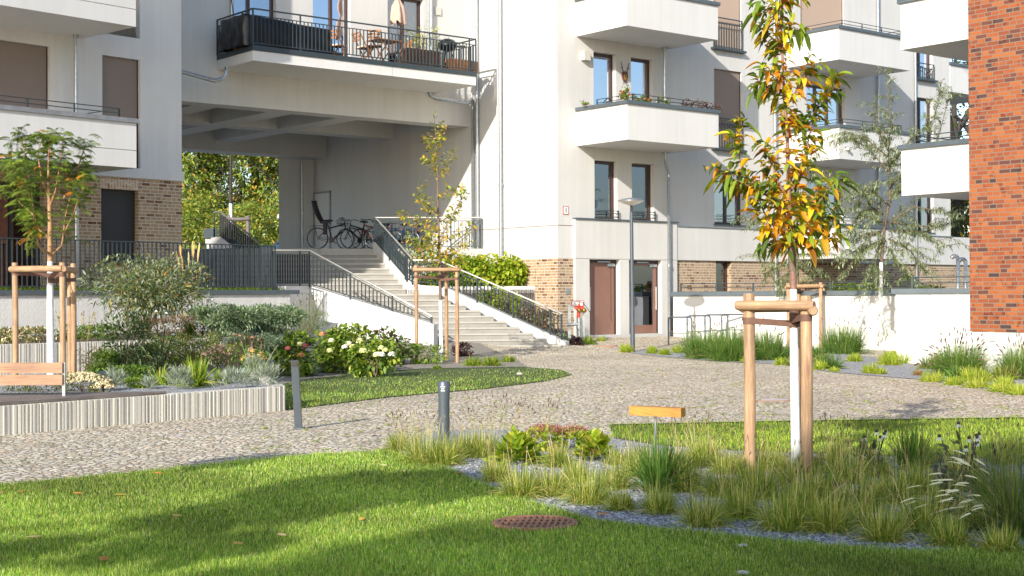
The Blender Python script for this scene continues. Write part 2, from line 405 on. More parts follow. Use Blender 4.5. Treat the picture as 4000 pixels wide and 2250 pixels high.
def thing(name, label, cat, group=None, loc=(0, 0, 0)):
    o = bpy.data.objects.new(name, None); COL.objects.link(o); o.empty_display_size = .1
    return tag(o, label, cat, group)
def struct(o): o['kind'] = 'structure'; return o
# ------------------------------------------------------------------ wall frames
class Wall:
    """vertical plane: origin, unit direction d, outward normal n (towards the camera side)"""
    def __init__(s, o, d, n=None):
        s.o = Vector((o[0], o[1], 0)); s.d = Vector((d[0], d[1], 0)).normalized()
        s.n = Vector((s.d.y, -s.d.x, 0)) if n is None else Vector((n[0], n[1], 0)).normalized()
    def pt(s, a, z, out=0.): return s.o + s.d*a + s.n*out + Vector((0, 0, z))
    def hit(s, x, y, out=0.):
        r_ = ray(x, y); o = s.o+s.n*out-EYE
        t = o.dot(s.n)/r_.dot(s.n); p = EYE + r_*t
        return (p-s.o).dot(s.d), p.z
    def s(s, x, y=900, out=0.): return s.hit(x, y, out)[0]
    def z(s, x, y, out=0.): return s.hit(x, y, out)[1]
    def box(s, mb, a0, a1, z0, z1, o0, o1, grain=False):
        return mb.pbox(s.pt(a0, z0, o0), s.d*(a1-a0), s.n*(o1-o0), Vector((0, 0, z1-z0)), grain)
def panel(mb, W, a0, a1, z0, z1, holes=(), rec=.2, out=0.):
    xs = sorted({a0, a1, *[min(max(v, a0), a1) for h in holes for v in h[:2]]}); zs = sorted({z0, z1, *[min(max(v, z0), z1) for h in holes for v in h[2:4]]})
    flip = W.d.cross(W.n).z > 0
    def q(a, b, c, d): mb.quad(*( (a, b, c, d) if not flip else (d, c, b, a)))
    for i in range(len(xs)-1):
        for j in range(len(zs)-1):
            cx, cz = (xs[i]+xs[i+1])/2, (zs[j]+zs[j+1])/2
            if any(h[0] < cx < h[1] and h[2] < cz < h[3] for h in holes): continue
            q(W.pt(xs[i], zs[j], out), W.pt(xs[i+1], zs[j], out), W.pt(xs[i+1], zs[j+1], out), W.pt(xs[i], zs[j+1], out))
    for h in holes:
        r_ = h[4] if len(h) > 4 else rec
        a, b, c, d = h[:4]
        for (p, r2) in (((a, c), (a, d)), ((a, d), (b, d)), ((b, d), (b, c)), ((b, c), (a, c))):
            q(W.pt(*p, out), W.pt(*r2, out), W.pt(*r2, out-r_), W.pt(*p, out-r_))
def window(W, h, b, rec=.2, fr=.075, mull=(), shade=0., glass='glass', fmat='frame_brown', smat='shade_taupe', sill=True, sillmat='coping', curtain=None, label=None, out=0., proud=.05):
    """window part (frame) with pane, sill, shade, curtain as sub-parts; h = (a0, a1, z0, z1) opening"""
    a0, a1, z0, z1 = h[:4]; mb = MB(); o1 = out-rec+.05; o0 = out-rec-.03
    W.box(mb, a0, a0+fr, z0, z1, o0, o1); W.box(mb, a1-fr, a1, z0, z1, o0, o1)
    W.box(mb, a0+fr, a1-fr, z0, z0+fr, o0, o1); W.box(mb, a0+fr, a1-fr, z1-fr, z1, o0, o1)
    for m_ in mull:
        c = a0+(a1-a0)*m_; W.box(mb, c-fr*.6, c+fr*.6, z0+fr, z1-fr, o0, o1)
    w = mb.build('window', fmat, b)
    if label: w['label'] = label
    g = MB(); W.box(g, a0+fr-.004, a1-fr+.004, z0+fr-.004, z1-fr+.004, out-rec-.005, out-rec+.005); g.build('pane', glass, w)
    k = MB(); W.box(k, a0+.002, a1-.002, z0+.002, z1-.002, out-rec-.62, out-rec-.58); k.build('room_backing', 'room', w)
    if curtain:
        c = MB()
        for (c0, c1) in curtain:
            n_ = 14
            for i in range(n_):
                u0 = a0+(a1-a0)*(c0+(c1-c0)*i/n_); u1 = a0+(a1-a0)*(c0+(c1-c0)*(i+1)/n_)
                d0 = -.12-(.035 if i % 2 else 0); d1 = -.12-(0 if i % 2 else .035)
                c.quad(W.pt(u0, z0+.02, out-rec+d0), W.pt(u1, z0+.02, out-rec+d1), W.pt(u1, z1-.02, out-rec+d1), W.pt(u0, z1-.02, out-rec+d0))
        c.build('curtain', 'curtain', w)
    if shade:
        s_ = MB(); zz = z1-(z1-z0)*shade
        W.box(s_, a0+.03, a1-.03, zz, z1-.01, out-rec+.06, out-rec+.075)
        s_.build('roller_shade', smat, w)
        g2 = MB(); W.box(g2, a1-.03, a1-.002, z0, z1, out-rec+.055, out-rec+.085); W.box(g2, a0+.002, a0+.03, z0, z1, out-rec+.055, out-rec+.085); g2.build('guide_rail', 'frame_dark', w)
    if sill:
        s_ = MB(); W.box(s_, a0-.04, a1+.04, z0-.035, z0-.003, out-rec+.06, out+proud); s_.build('sill', sillmat, w)
    return w
def arc_pts(p0, p1, p2, n=6):
    """rounded corner between p0 and p2 round p1"""
    return [p0*((1-t)**2)+p1*(2*t*(1-t))+p2*(t*t) for t in [i/n for i in range(n+1)]]
# ================================================================== BUILDINGS
A = Vector((.777, .629, 0)).normalized(); B = Vector((-.629, .777, 0)).normalized()
K1 = Vector((1.328, 41, 0))
WA = Wall(K1, A); WB = Wall(K1, B, (-.777, -.629))
SOF = 5.96; FH = 3.2                                  # balcony soffit and storey height of the white building
def hole(W, x0, x1, y0, y1, out=0., rec=.2):
    a0, a1 = W.s(x0, (y0+y1)/2, out), W.s(x1, (y0+y1)/2, out)
    return (a0, a1, W.z(x0, y1, out), W.z(x0, y0, out), rec)
def pipe(b, pts, r=.05, name='downpipe', mat='galvanised', collars=()):
    mb = MB(); mb.tube(pts, r, 10)
    for c in collars: mb.tube([Vector(c)-Vector((0, 0, .035)), Vector(c)+Vector((0, 0, .035))], r*1.28, 10)
    return mb.build(name, mat, b)
def balcony(b, W, a0, a1, dep, z0, h=1.01, rail=True, spout=None, mat='concrete', panels=False, out0=0., cap='coping'):
    mb = MB()
    if panels:
        W.box(mb, a0, a1, z0, z0+.2, out0, dep-.03)
        g0, g1 = z0+.38, z0+.395
        W.box(mb, a0+.03, a1-.03, z0+.2, z0+h, dep-.14, dep-.03); W.box(mb, a1-.14, a1-.03, z0+.2, z0+h, out0, dep-.14)
        for (p, q) in ((a0, a1-5.1), (a1-5.085, a1)):
            W.box(mb, p, q, z0-.004, g0, dep-.028, dep+.01); W.box(mb, p, q, g1, z0+h-.002, dep-.028, dep+.01)
        W.box(mb, a1-.028, a1+.002, z0-.004, g0, out0, dep-.03); W.box(mb, a1-.028, a1+.002, g1, z0+h-.002, out0, dep-.03)
    else:
        W.box(mb, a0, a1, z0, z0+.22, out0, dep)
        W.box(mb, a0, a1, z0+.22, z0+h, dep-.13, dep)
        W.box(mb, a0, a0+.13, z0+.22, z0+h, out0, dep-.13); W.box(mb, a1-.13, a1, z0+.22, z0+h, out0, dep-.13)
    o = mb.build('balcony', mat, b)
    c = MB(); zt = z0+h; ov = .055
    W.box(c, a0-ov, a1+ov, zt, zt+.1, dep-.18, dep+ov)
    W.box(c, a0-ov, a0+.18, zt, zt+.1, out0, dep-.18); W.box(c, a1-.18, a1+ov, zt, zt+.1, out0, dep-.18)
    c.build('coping', cap, o)
    if rail:
        r_ = MB(); i0, i1, od = a0+.35, a1-.35, dep-.14; zz = zt+.1
        def bar(pa, pb, z, rr=.012):
            p, q = W.pt(pa[0], z, pa[1]), W.pt(pb[0], z, pb[1]); r_.tube([p, q], rr, 5)
        k = [(i0, .5), (i0, od), (i1, od), (i1, .5)]
        for p, q in zip(k, k[1:]):
            for z in (zz+.11, zz+.215): bar(p, q, z)
            L = math.hypot(q[0]-p[0], q[1]-p[1]); n = max(1, round(L/1.15))
            for j in range(n+1):
                t = j/n; u, v = p[0]+(q[0]-p[0])*t, p[1]+(q[1]-p[1])*t
                W.box(r_, u-.02, u+.02, zz+.001, zz+.215, v-.008, v+.008)
        r_.build('railing', 'anthracite', o)
    if spout:
        s_ = MB(); c0 = W.pt(spout, z0+.33, dep); s_.tube([c0-W.n*.02, c0+W.n*.16], .05, 12, cap=False); s_.tube([c0-W.n*.02, c0+W.n*.155], .044, 12, cap=False)
        s_.build('spout', 'lamp_glass', o)
    return o
# ------------------------------------------------------------ white building on the right of the gateway
bR = thing('apartment_building', 'white rendered building with cantilevered balconies and two entrance doors, right of the stairs', 'building')
sR = WA.s(3712, 600); tB = 16.
DB0, DB1 = WA.s(2240, 1000), WA.s(2637, 1000)
BT = 2.68                                             # top of the brick base
up = [hole(WA, 2322.5, 2411, 624.9, 857), hole(WA, 2468.4, 2554.5, 636.6, 861)]
h3 = [tuple(v+(FH if i in (3,) else 0) for i, v in enumerate(h)) for h in up]
h_up = [(up[0][0]-.02, up[0][1]-.03, SOF+.18, up[0][3]+FH, .2), (up[1][0]-.02, up[1][1]-.03, SOF+.18, up[1][3]+FH, .2)]
t1 = hole(WA, 2790, 2897, 267, 560, rec=.14); t1 = (t1[0], t1[1], SOF+.3, t1[3], .14)
t0 = hole(WA, 2790, 2905, 663, 876, rec=.2)
t2 = (t1[0], t1[1], SOF+FH+.3, t1[3]+FH, .14)
u1 = hole(WA, 3150, 3302, 326, 600, rec=.2); u1 = (u1[0], u1[1], SOF+.18, u1[3], .2)
u0 = (u1[0]-.02, u1[1]-.15, SOF-FH+.95, u1[3]-FH, .2)
u2 = (WA.s(3128, 200), WA.s(3297, 200), SOF+FH+.18, SOF+FH+2.9, .14)
v1 = (WA.s(3581, 450), WA.s(3646, 450), SOF+.3, u1[3]+.07, .2)
v2 = (v1[0], v1[1], SOF+FH+.32, u1[3]+FH+.07, .2); v0 = (v1[0], v1[1], SOF-FH+1.1, u1[3]-FH, .2)
allh = up+h_up+[t1, t0, t2, u1, u0, u2, v1, v2, v0]
mb = MB(); panel(mb, WA, 0, sR, 3.72, 13.5, allh)
panel(mb, WB, 0, tB, BT, 13.5); panel(mb, WA, 0, DB1+.05, BT, 3.72)
# remaining shell: end wall, back and roof
q = [WA.pt(0, 0), WA.pt(sR, 0), WA.pt(sR, 0, -12), WA.pt(0, 0)+B*tB]
mb.quad(WA.pt(sR, 3.72), WA.pt(sR, 3.72, -12), WA.pt(sR, 13.5, -12), WA.pt(sR, 13.5)); 
mb.quad(WA.pt(sR, 0, -12), WB.pt(tB, 0), WB.pt(tB, 13.5), WA.pt(sR, 13.5, -12))
mb.quad(WA.pt(0, 13.5), WA.pt(sR, 13.5), WA.pt(sR, 13.5, -12), WB.pt(tB, 13.5))
mb.build('wall', 'stucco', bR)
# plinth band above the brick, and the projecting entrance block
pl = MB(); PZ = 3.72; sE = sR+5
WA.box(pl, DB1+.02, sE, BT, PZ-.001, -.25, .06)
pl.build('plinth_band', 'stucco', bR)
lc = MB(); WA.box(lc, DB1+.03, sR, PZ, PZ+.03, .0, .1); lc.build('ledge_flashing', 'coping_galv', bR)
d1 = hole(WA, 2303.3, 2422, 1014, 1310, .09, .22); d2 = hole(WA, 2458, 2585.6, 1016, 1307, .09, .22)
dz0 = .43; d1 = (d1[0], d1[1], dz0, 2.66, .22); d2 = (d2[0], d2[1], dz0, 2.66, .22)
eb = MB(); panel(eb, WA, DB0, DB1, -.2, 2.67, [d1, d2], .22, .09)
WA.box(eb, DB0, DB1, 2.68, 3.82, -.1, .09)
eb.quad(WA.pt(DB0, -.2, -.2), WA.pt(DB0, -.2, .09), WA.pt(DB0, 2.67, .09), WA.pt(DB0, 2.67, -.2)); eb.quad(WA.pt(DB1, -.2, .09), WA.pt(DB1, -.2, -.2), WA.pt(DB1, 2.67, -.2), WA.pt(DB1, 2.67, .09))
eb.build('entrance_surround', 'stucco', bR)
lc = MB(); WA.box(lc, DB0-.03, DB1+.04, 3.823, 3.86, -.02, .14); lc.build('ledge_flashing', 'coping', bR)
# doors
for k, (h, gl) in enumerate(((d1, False), (d2, True))):
    a0, a1, z0, z1 = h[:4]; o = .09-.22
    fm = MB(); WA.box(fm, a0, a0+.05, z0, z1, o-.03, o+.05); WA.box(fm, a1-.05, a1, z0, z1, o-.03, o+.05); WA.box(fm, a0+.05, a1-.05, z1-.09, z1, o-.03, o+.05)
    fm.build('door_frame', 'frame_brown', bR)
    d = MB()
    if gl:
        WA.box(d, a0+.05, a0+.2, z0+.01, z1-.095, o-.02, o+.03); WA.box(d, a1-.17, a1-.055, z0+.01, z1-.095, o-.02, o+.03)
        WA.box(d, a0+.2, a1-.17, z0+.01, z0+.26, o-.02, o+.03); WA.box(d, a0+.2, a1-.17, z1-.17, z1-.095, o-.02, o+.03)
        dd = d.build('entrance_door', 'door_brown', bR); dd['label'] = 'brown framed glazed door'
        g = MB(); WA.box(g, a0+.195, a1-.165, z0+.255, z1-.165, o-.008, o+.008); g.build('pane', 'glass_clear', dd)
        g = MB(); WA.box(g, a0+.2, a1-.17, z0+.26, z0+1.25, o-.26, o-.24); g.build('lower_panel', 'panel_white', dd)
        g = MB(); WA.box(g, a0+.2, a1-.17, z0+1.25, z0+1.4, o-.255, o-.23); g.build('cross_rail', 'coping', dd)
        g = MB(); WA.box(g, a1-.34, a1-.2, z0+.26, z1-.17, o-.22, o-.2); g.build('curtain', 'curtain', dd)
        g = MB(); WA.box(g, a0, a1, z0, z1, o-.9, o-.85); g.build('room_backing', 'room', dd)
        hx = a1-.12
    else:
        WA.box(d, a0+.05, a1-.055, z0+.01, z1-.095, o-.02, o+.02)
        dd = d.build('entrance_door', 'door_brown', bR); dd['label'] = 'solid brown metal door'
        g = MB(); WA.box(g, a0+.32, a1-.26, z0+.5, z1-.3, o+.021, o+.026); g.build('door_panel', 'door_brown', dd)
        g = MB(); WA.box(g, a1-.19, a1-.18, z0+.4, z1-.2, o+.021, o+.028); g.build('groove', 'frame_brown', dd)
        hx = a0+.13
    g = MB(); g.tube([WA.pt(hx, z0+.72, o+.09), WA.pt(hx, z0+1.42, o+.09)], .016, 8)
    for zz in (z0+.8, z0+1.34): g.tube([WA.pt(hx, zz, o+.02), WA.pt(hx, zz, o+.09)], .01, 6)
    g.build('handle', 'stainless', dd)
    g = MB(); WA.box(g, a0+.45, a0+.95, z1-.085, z1-.05, o+.051, o+.09); WA.box(g, a1-.36, a1-.06, z1-.2, z1-.12, o+.031, o+.075); g.build('door_closer', 'galvanised', dd)
# brick base
hb = (WA.s(2797, 1080), WA.s(2856, 1080), 1.35, BT-.003, .25)
mb = MB(); panel(mb, WA, 0, DB0, -.2, BT); panel(mb, WA, DB1, sE, -.2, BT-.001, [hb], .25)
panel(mb, WB, 0, WB.s(1962, 1050), -.2, BT-.001)
mb.build('brick_base', 'brick_tan', bR)
mb = MB(); panel(mb, WB, WB.s(1962, 1050), tB, -.2, BT-.001); mb.build('wall', 'stucco', bR)
w = window(WA, hb, bR, rec=.22, mull=(), glass='glass_clear', fmat='frame_brown', sill=False, curtain=[(.3, .75)])
# joint lines in the render at brick-top level and at ledge level
j = MB(); WB.box(j, 0.01, tB-2.5, 3.62, 3.64, .0005, .006); WA.box(j, .01, DB0-.01, 3.62, 3.64, .0005, .006); j.build('render_joint', 'shade_taupe', bR)
# windows
for h in up: window(WA, h, bR, mull=(), fr=.085, curtain=[(.35, .8)], glass='glass_clear', proud=.1)
for h in up:
    f_ = MB()
    for z in (.09, .19, .27): f_.tube([WA.pt(h[0]+.06, h[2]+z, .0), WA.pt(h[0]+.06, h[2]+z, .07), WA.pt(h[1]-.02, h[2]+z, .07), WA.pt(h[1]-.02, h[2]+z, 0)], .012, 5)
    WA.box(f_, h[0]+.045, h[0]+.075, h[2]+.02, h[2]+.29, .06, .08); WA.box(f_, h[1]-.035, h[1]-.005, h[2]+.02, h[2]+.29, .06, .08)
    f_.build('window_guard', 'anthracite', bR)
for h in h_up: window(WA, h, bR, fr=.085, curtain=[(.4, .85)], glass='glass_blue', sill=False)
window(WA, t1, bR, rec=.14, shade=1, fmat='frame_dark', sill=False)
window(WA, t2, bR, rec=.14, shade=1, smat='shade_beige', fmat='frame_dark', sill=False)
window(WA, t0, bR, mull=(.5,), fmat='frame_dark', glass='glass', curtain=[(.6, .95)], proud=.08)
for h in (u1,): window(WA, h, bR, mull=(.32, .62), fmat='frame_dark', glass='glass_blue', sill=False)
window(WA, u0, bR, mull=(.5,), fmat='frame_dark', glass='glass', sill=False)
window(WA, u2, bR, rec=.14, shade=1, smat='shade_beige', fmat='frame_dark', sill=False)
for h in (v1, v2): window(WA, h, bR, mull=(.38,), fmat='frame_brown', glass='glass_blue', curtain=[(.5, .95)])
window(WA, v0, bR, mull=(.4,), fmat='frame_dark', glass='glass')
def french(W, h, hh=1.0, b=bR, z0=None):
    r_ = MB(); z = (h[2] if z0 is None else z0)-.02; a0, a1 = h[0]-.05, h[1]-.02; o = .05
    W.box(r_, a0, a1, z+hh-.03, z+hh, o-.02, o+.02); W.box(r_, a0, a1, z+hh-.19, z+hh-.165, o-.015, o+.015); W.box(r_, a0, a1, z+.06, z+.085, o-.015, o+.015)
    n = round((a1-a0)/.12)
    for i in range(n+1):
        x = a0+(a1-a0)*i/n; wd_ = .02 if i in (0, n) else .008
        W.box(r_, x-wd_, x+wd_, z+.02, z+hh-(.03 if i in (0, n) else .19), o-.012, o+.012)
    W.box(r_, a0-.1, a1+.1, z-.05, z+.015, -.02, .16)
    return r_.build('balustrade', 'anthracite', b)
french(WA, t1); french(WA, t2); french(WA, v2, .6); 
g_ = MB()
for z in (.1, .2, .3): g_.tube([WA.pt(t0[0]+.05, t0[2]+z, .06), WA.pt(t0[1]-.1, t0[2]+z, .06)], .01, 5)
g_.build('window_guard', 'anthracite', bR)
# balconies
b1 = (WA.s(2253, 573), WA.s(2607, 607)); b2 = (WA.s(3075.5, 262), WA.s(3355, 302))
for k in (0, 1): balcony(bR, WA, b1[0], b1[1], 2.13, SOF+FH*k)
for k in (-1, 0, 1): balcony(bR, WA, b2[0], b2[1], 2.13, SOF+FH*k, spout=(b2[0]+.35) if k != 1 else None)
for k in (0, 1):
    sp = MB(); c0 = WA.pt(b2[0], SOF+FH*k+.32, 1.0); sp.tube([c0+A*.02, c0-A*.16], .05, 12, cap=False); sp.build('spout', 'lamp_glass', bR)

balcony(bR, WA, sR-.002, sR+3.2, .02, SOF+FH, out0=-3)
balcony(bR, WA, sR-.002, sR+3.2, .02, SOF-.4, out0=-3)
# downpipes
def vp(x, ztop, zbot, o=.09, W=WA, xr=900, r=.05, **k):
    a = W.s(x, xr, o); return pipe(bR, [W.pt(a, ztop, o), W.pt(a, zbot, o)], r, collars=[W.pt(a, ztop-.05, o), W.pt(a, zbot+(ztop-zbot)*.35, o)], **k)
vp(2597, SOF+FH-.01, SOF+.2, o=.25, xr=300)
a = WA.s(2600, 620, .25); a2 = WA.s(2613, 900, .16)
pipe(bR, [WA.pt(a, SOF-.01, .25), WA.pt(a, SOF-.2, .25)]+arc_pts(WA.pt(a, SOF-.2, .25), WA.pt(a+.05, SOF-.4, .22), WA.pt(a2, SOF-.6, .16), 5)+[WA.pt(a2, .35, .16)], collars=[WA.pt(a2, SOF-.7, .16), WA.pt(a2, 2.5, .16), WA.pt(a2, .9, .16)])
fl = MB()
for k in (0, 1):
    aa = WA.s(2600, 620, .25); fl.lathe(WA.pt(aa, SOF+FH*k-.02, .25), [(.13, 0), (.13, .018)], 14)
fl.build('pipe_flange', 'galvanised', bR)
vp(3030, 13.4, .4); vp(3432, 13.4, .4, xr=500); vp(3577, 13.4, .4, xr=500); vp(1957, 13.4, .4, W=WB, r=.055)
pz = P(0, 0, 1)
a = WB.s(1849, 900, .09); a2 = WB.s(1866, 900, .09)
pipe(bR, [WB.pt(a2, 13.4, .09), WB.pt(a2, .5, .09)], collars=[WB.pt(a2, 3.3, .09), WB.pt(a2, 6.4, .09)])
p2 = P(1676, 352, 43.2); p3 = P(1700, 385, 43.4); p4 = P(1830, 404, 43.6); p5 = WB.pt(a, 8.0, .12); p6 = WB.pt(a, 7.5, .1)
pipe(bR, [p2+Vector((0, 0, .05)), p2, (p2+p3)/2-Vector((.05, 0, .04)), p3, p4]+arc_pts(p4, (p4+p5)/2+Vector((.1, 0, .05)), p6, 5)+[WB.pt(a, .5, .1)], collars=[WB.pt(a, 7.4, .1), WB.pt(a, 3.3, .1)])
# wall lamp beside the upper window, wall numbering plate, vent
l_ = MB(); WA.box(l_, WA.s(2268, 217), WA.s(2292, 217), WA.z(2268, 236), WA.z(2268, 201), 0, .17); l_.build('vent_cover', 'cream_plate', bR)
l_ = MB(); WA.box(l_, WA.s(2292, 220), WA.s(2300, 220), WA.z(2292, 226), WA.z(2292, 212), 0, .1); l_.build('wall_sensor', 'white_paint', bR)
l_ = MB(); WA.box(l_, WA.s(2210, 1137), WA.s(2226, 1137), WA.z(2210, 1149), WA.z(2210, 1126), 0, .02); l_.build('inlet_plate', 'galvanised', bR)
l_ = MB(); WB.box(l_, .45, .62, 5.35, 6.25, .001, .05); 
# small red-framed number plate
s0, s1, zz0, zz1 = WA.s(2199.5, 822), WA.s(2220, 822), WA.z(2199.5, 838), WA.z(2199.5, 804.5)
pn = MB(); WA.box(pn, s0, s1, zz0, zz1, 0, .012); pn = tag(pn.build('wall_sign', 'sign_red'), 'small red-bordered sign with a black letter I on the white wall', 'sign')
g = MB(); WA.box(g, s0+.018, s1-.018, zz0+.02, zz1-.02, .012, .015); g.build('sign_face', 'white_paint', pn)
g = MB(); c = (s0+s1)/2; WA.box(g, c-.013, c+.013, zz0+.055, zz1-.055, .015, .018); g.build('letter', 'sign_black', pn)
# ------------------------------------------------------------ gateway building spanning the passage
bG = thing('gateway_building', 'white building storey bridging the passage above the stairs, coffered soffit below', 'building')
GO = K1+B*4.2; GF = Wall(GO, A)
GZ = 6.87; gL = -12.
ga = (GF.s(914, 60), GF.s(1078, 60), 8.08, 10.6, .2); gb = (GF.s(1222, 60), GF.s(1369, 60), 8.08, 10.6, .2); gc = (GF.s(1514, 60), GF.s(1653, 60), 8.08, 10.6, .2)
mb = MB(); panel(mb, GF, gL, 0, GZ, 13.5, [ga, gb, gc])
GF.box(mb, gL, 0, GZ, 7.95, -.66, -.005)
GF.box(mb, gL, 0, GZ+.001, 7.95, -4.85, -4.16); GF.box(mb, gL, 0, 6.55, 7.95, -9.3, -8.4)
for (p, q_) in ((-4.4, -3.68), (-6.73, -5.92), (-9.05, -8.3), (-11.4, -10.6)):
    for (o0, o1) in ((-4.16, -.66), (-8.4, -4.85)): GF.box(mb, p, q_, GZ+.002, 7.95, o0, o1)
GF.box(mb, gL, 0, 7.95, 8.06, -9.3, -.005)
mb.quad(GF.pt(gL, 8.06, -9.3), GF.pt(gL, 13.5, -9.3), GF.pt(0, 13.5, -9.3), GF.pt(0, 8.06, -9.3)); mb.quad(GF.pt(gL, 13.5), GF.pt(0, 13.5), GF.pt(0, 13.5, -9.3), GF.pt(gL, 13.5, -9.3)); mb.quad(GF.pt(gL, 6.8), GF.pt(gL, 13.5), GF.pt(gL, 13.5, -9.3), GF.pt(gL, 6.8, -9.3))
mb.build('wall', 'stucco', bG)
# pier at the far end of the passage with door recess
mb = MB(); t_ = WB.s(1227, 800)
pr = [WB.pt(t_, 0), WB.pt(t_, 0)-A*1.45, WB.pt(t_+.12, 0)-A*1.38, WB.pt(t_+.3, 0)]
mb.prism([(p.x, p.y) for p in pr], 2.9, 8.0); mb.build('pier', 'stucco_cool', bG)
d0 = WB.s(1290, 850); d1_ = WB.s(1232, 850)
dm = MB(); WB.box(dm, d0, d1_, 3.0, 5.3, .0, .03); dm.build('passage_door', 'stucco_cool', bG)
dm = MB(); WB.box(dm, d0-.06, d0, 3.0, 5.36, 0, .05); WB.box(dm, d1_, d1_+.06, 3.0, 5.36, 0, .05); WB.box(dm, d0-.06, d1_+.06, 5.3, 5.36, 0, .05); dm.build('door_frame', 'galvanised', bG)
a_ = WB.pt(t_, 0)-A*.55-B*.08
pipe(bG, [a_+Vector((0, 0, 6.8)), a_+Vector((0, 0, 3.0))], .045, collars=[a_+Vector((0, 0, 4.0))])
# windows
window(GF, ga, bG, mull=(.40,), glass='glass', curtain=[(.5, .9)], sill=False); window(GF, gb, bG, mull=(.55,), glass='glass_blue', sill=False); window(GF, gc, bG, mull=(.5,), glass='glass_clear', curtain=[(.45, .9)], sill=False)
# balcony slab with dark fascia
g0, g1 = GF.s(848, 266), GF.s(1702, 356); gd = 2.02; gz0 = 7.8
mb = MB(); GF.box(mb, g0, g1-2.98, gz0, gz0+.265, .0, gd); GF.box(mb, g1-2.965, g1, gz0, gz0+.265, .0, gd); o = mb.build('balcony', 'concrete', bG)
mb = MB(); GF.box(mb, g0-.02, g1+.02, gz0+.268, gz0+.40, .02, gd+.03); mb.build('fascia', 'anthracite', o)
rl = MB(); zf = gz0+.40; H = .98
ends = [(g0, .02), (g0, gd), (g1, gd), (g1, .1)]
for p, q_ in zip(ends, ends[1:]):
    P0, P1 = GF.pt(p[0], 0, p[1]), GF.pt(q_[0], 0, q_[1]); dv = (P1-P0); L = dv.length; u = dv/L; nn = Vector((-u.y, u.x, 0))
    for z, hh, tt in ((zf+H-.035, .035, .045), (zf+H-.20, .02, .03), (zf+.05, .025, .03)):
        rl.pbox(P0+Vector((0, 0, z))-nn*tt/2, u*L, nn*tt, Vector((0, 0, hh)))
    n = round(L/.118)
    for i in range(n+1):
        post = i % 12 == 0 or i == n; w_ = .03 if post else .012
        c = P0+u*(L*i/n)
        rl.pbox(c-u*w_/2-nn*.02+Vector((0, 0, zf+.002 if post else zf+.05)), u*w_, nn*.04, Vector((0, 0, H-.03 if post else H-.25)))
rl.build('railing', 'anthracite', o)
dr = GF.pt(GF.s(812, 300, .12), 7.35, .12)
mb = MB(); p0 = P(885, 271, 38.0); mb.tube([p0+Vector((0, 0, .08)), p0]+arc_pts(p0, p0-Vector((0, 0, .3)), p0-Vector((.3, .2, .33)), 5)+[P(712, 281, 37.2), P(600, 276, 36.4)], .055, 10); mb.build('drain_pipe', 'galvanised', bG)
a = GF.s(905, 60, .1)
mb = MB(); mb.tube([GF.pt(a, 13, .1), GF.pt(a, 8.2, .1)], .05, 10); a = GF.s(1684, 60, .1); mb2 = MB(); mb2.tube([GF.pt(a, 13, .1), GF.pt(a, 8.2, .1)], .05, 10); mb.build('downpipe', 'galvanised', bG); mb2.build('downpipe', 'galvanised', bG)
mb = MB(); GF.box(mb, GF.s(1698, 15), GF.s(1721, 15), GF.z(1698, 27), 10.2, 0, .04); mb.build('vent_cover', 'cream_plate', bG)
# ------------------------------------------------------------ left building
bL = thing('apartment_building', 'white building with taupe roller shades, long balconies and brick ground floor, left edge', 'building')
K2 = Vector((-8.28, 35.7, 0)); WL = Wall(K2, (.661, .75)); lL = -17.
LS = 4.53
ha = (WL.s(-260, 300), WL.s(193.6, 300), LS+.2, WL.z(193.6, 181.7), .17)
hn = (WL.s(399.6, 330), WL.s(547, 330), LS+.2, WL.z(399.6, 213.8), .17)
mb = MB(); panel(mb, WL, lL, 0, 4.75, 13.5, [ha, hn, (ha[0], ha[1], LS+FH+.2, ha[3]+FH, .17), (hn[0], hn[1], LS+FH+.2, hn[3]+FH, .17)])
mb.quad(WL.pt(0, 1.), WL.pt(0, 1., -10), WL.pt(0, 13.5, -10), WL.pt(0, 13.5)); mb.quad(WL.pt(lL, 1), WL.pt(lL, 13.5), WL.pt(lL, 13.5, -10), WL.pt(lL, 1, -10))
mb.quad(WL.pt(lL, 13.5), WL.pt(0, 13.5), WL.pt(0, 13.5, -10), WL.pt(lL, 13.5, -10)); mb.quad(WL.pt(0, 1, -10), WL.pt(lL, 1, -10), WL.pt(lL, 13.5, -10), WL.pt(0, 13.5, -10))
mb.build('wall', 'stucco_cool', bL)
mb = MB(); WL.box(mb, lL, .03, 4.51, 4.748, -.2, .04); mb.build('plinth_band', 'stucco_cool', bL)
hg = (WL.s(395, 900), WL.s(541, 900), 2.45, WL.z(395, 735.7), .24); hd = (WL.s(-420, 900), WL.s(173, 900), 1.8, WL.z(173, 716), .24)
mb = MB(); panel(mb, WL, lL, 0, 1.2, 4.51, [hg, hd], .24); mb.build('brick_base', 'brick_tan', bL)
mb = MB(); a0, a1 = hg[0]-.02, WL.s(541, 735); WL.box(mb, a0, a1, hg[3]+.002, hg[3]+.25, -.01, .003); mb.build('soldier_course', 'brick_tan_soldier', bL)
window(WL, ha, bL, rec=.17, shade=1, fmat='frame_dark', sill=False); window(WL, hn, bL, rec=.17, shade=1, fmat='frame_dark', sill=False)
w = window(WL, hg, bL, rec=.24, shade=1, smat='shutter_dark', fmat='frame_dark', proud=.06)
w = window(WL, hd, bL, rec=.24, mull=(.3, .62, .8), fmat='frame_dark', glass='glass_dim', sill=False, curtain=[(.82, .95)])
la = WL.s(324, 141)
for k in (0, 1, 2): balcony(bL, WL, lL, la, 2.17, LS+FH*k, panels=True, cap='coping_galv')
a = WL.s(297, 300, .3)
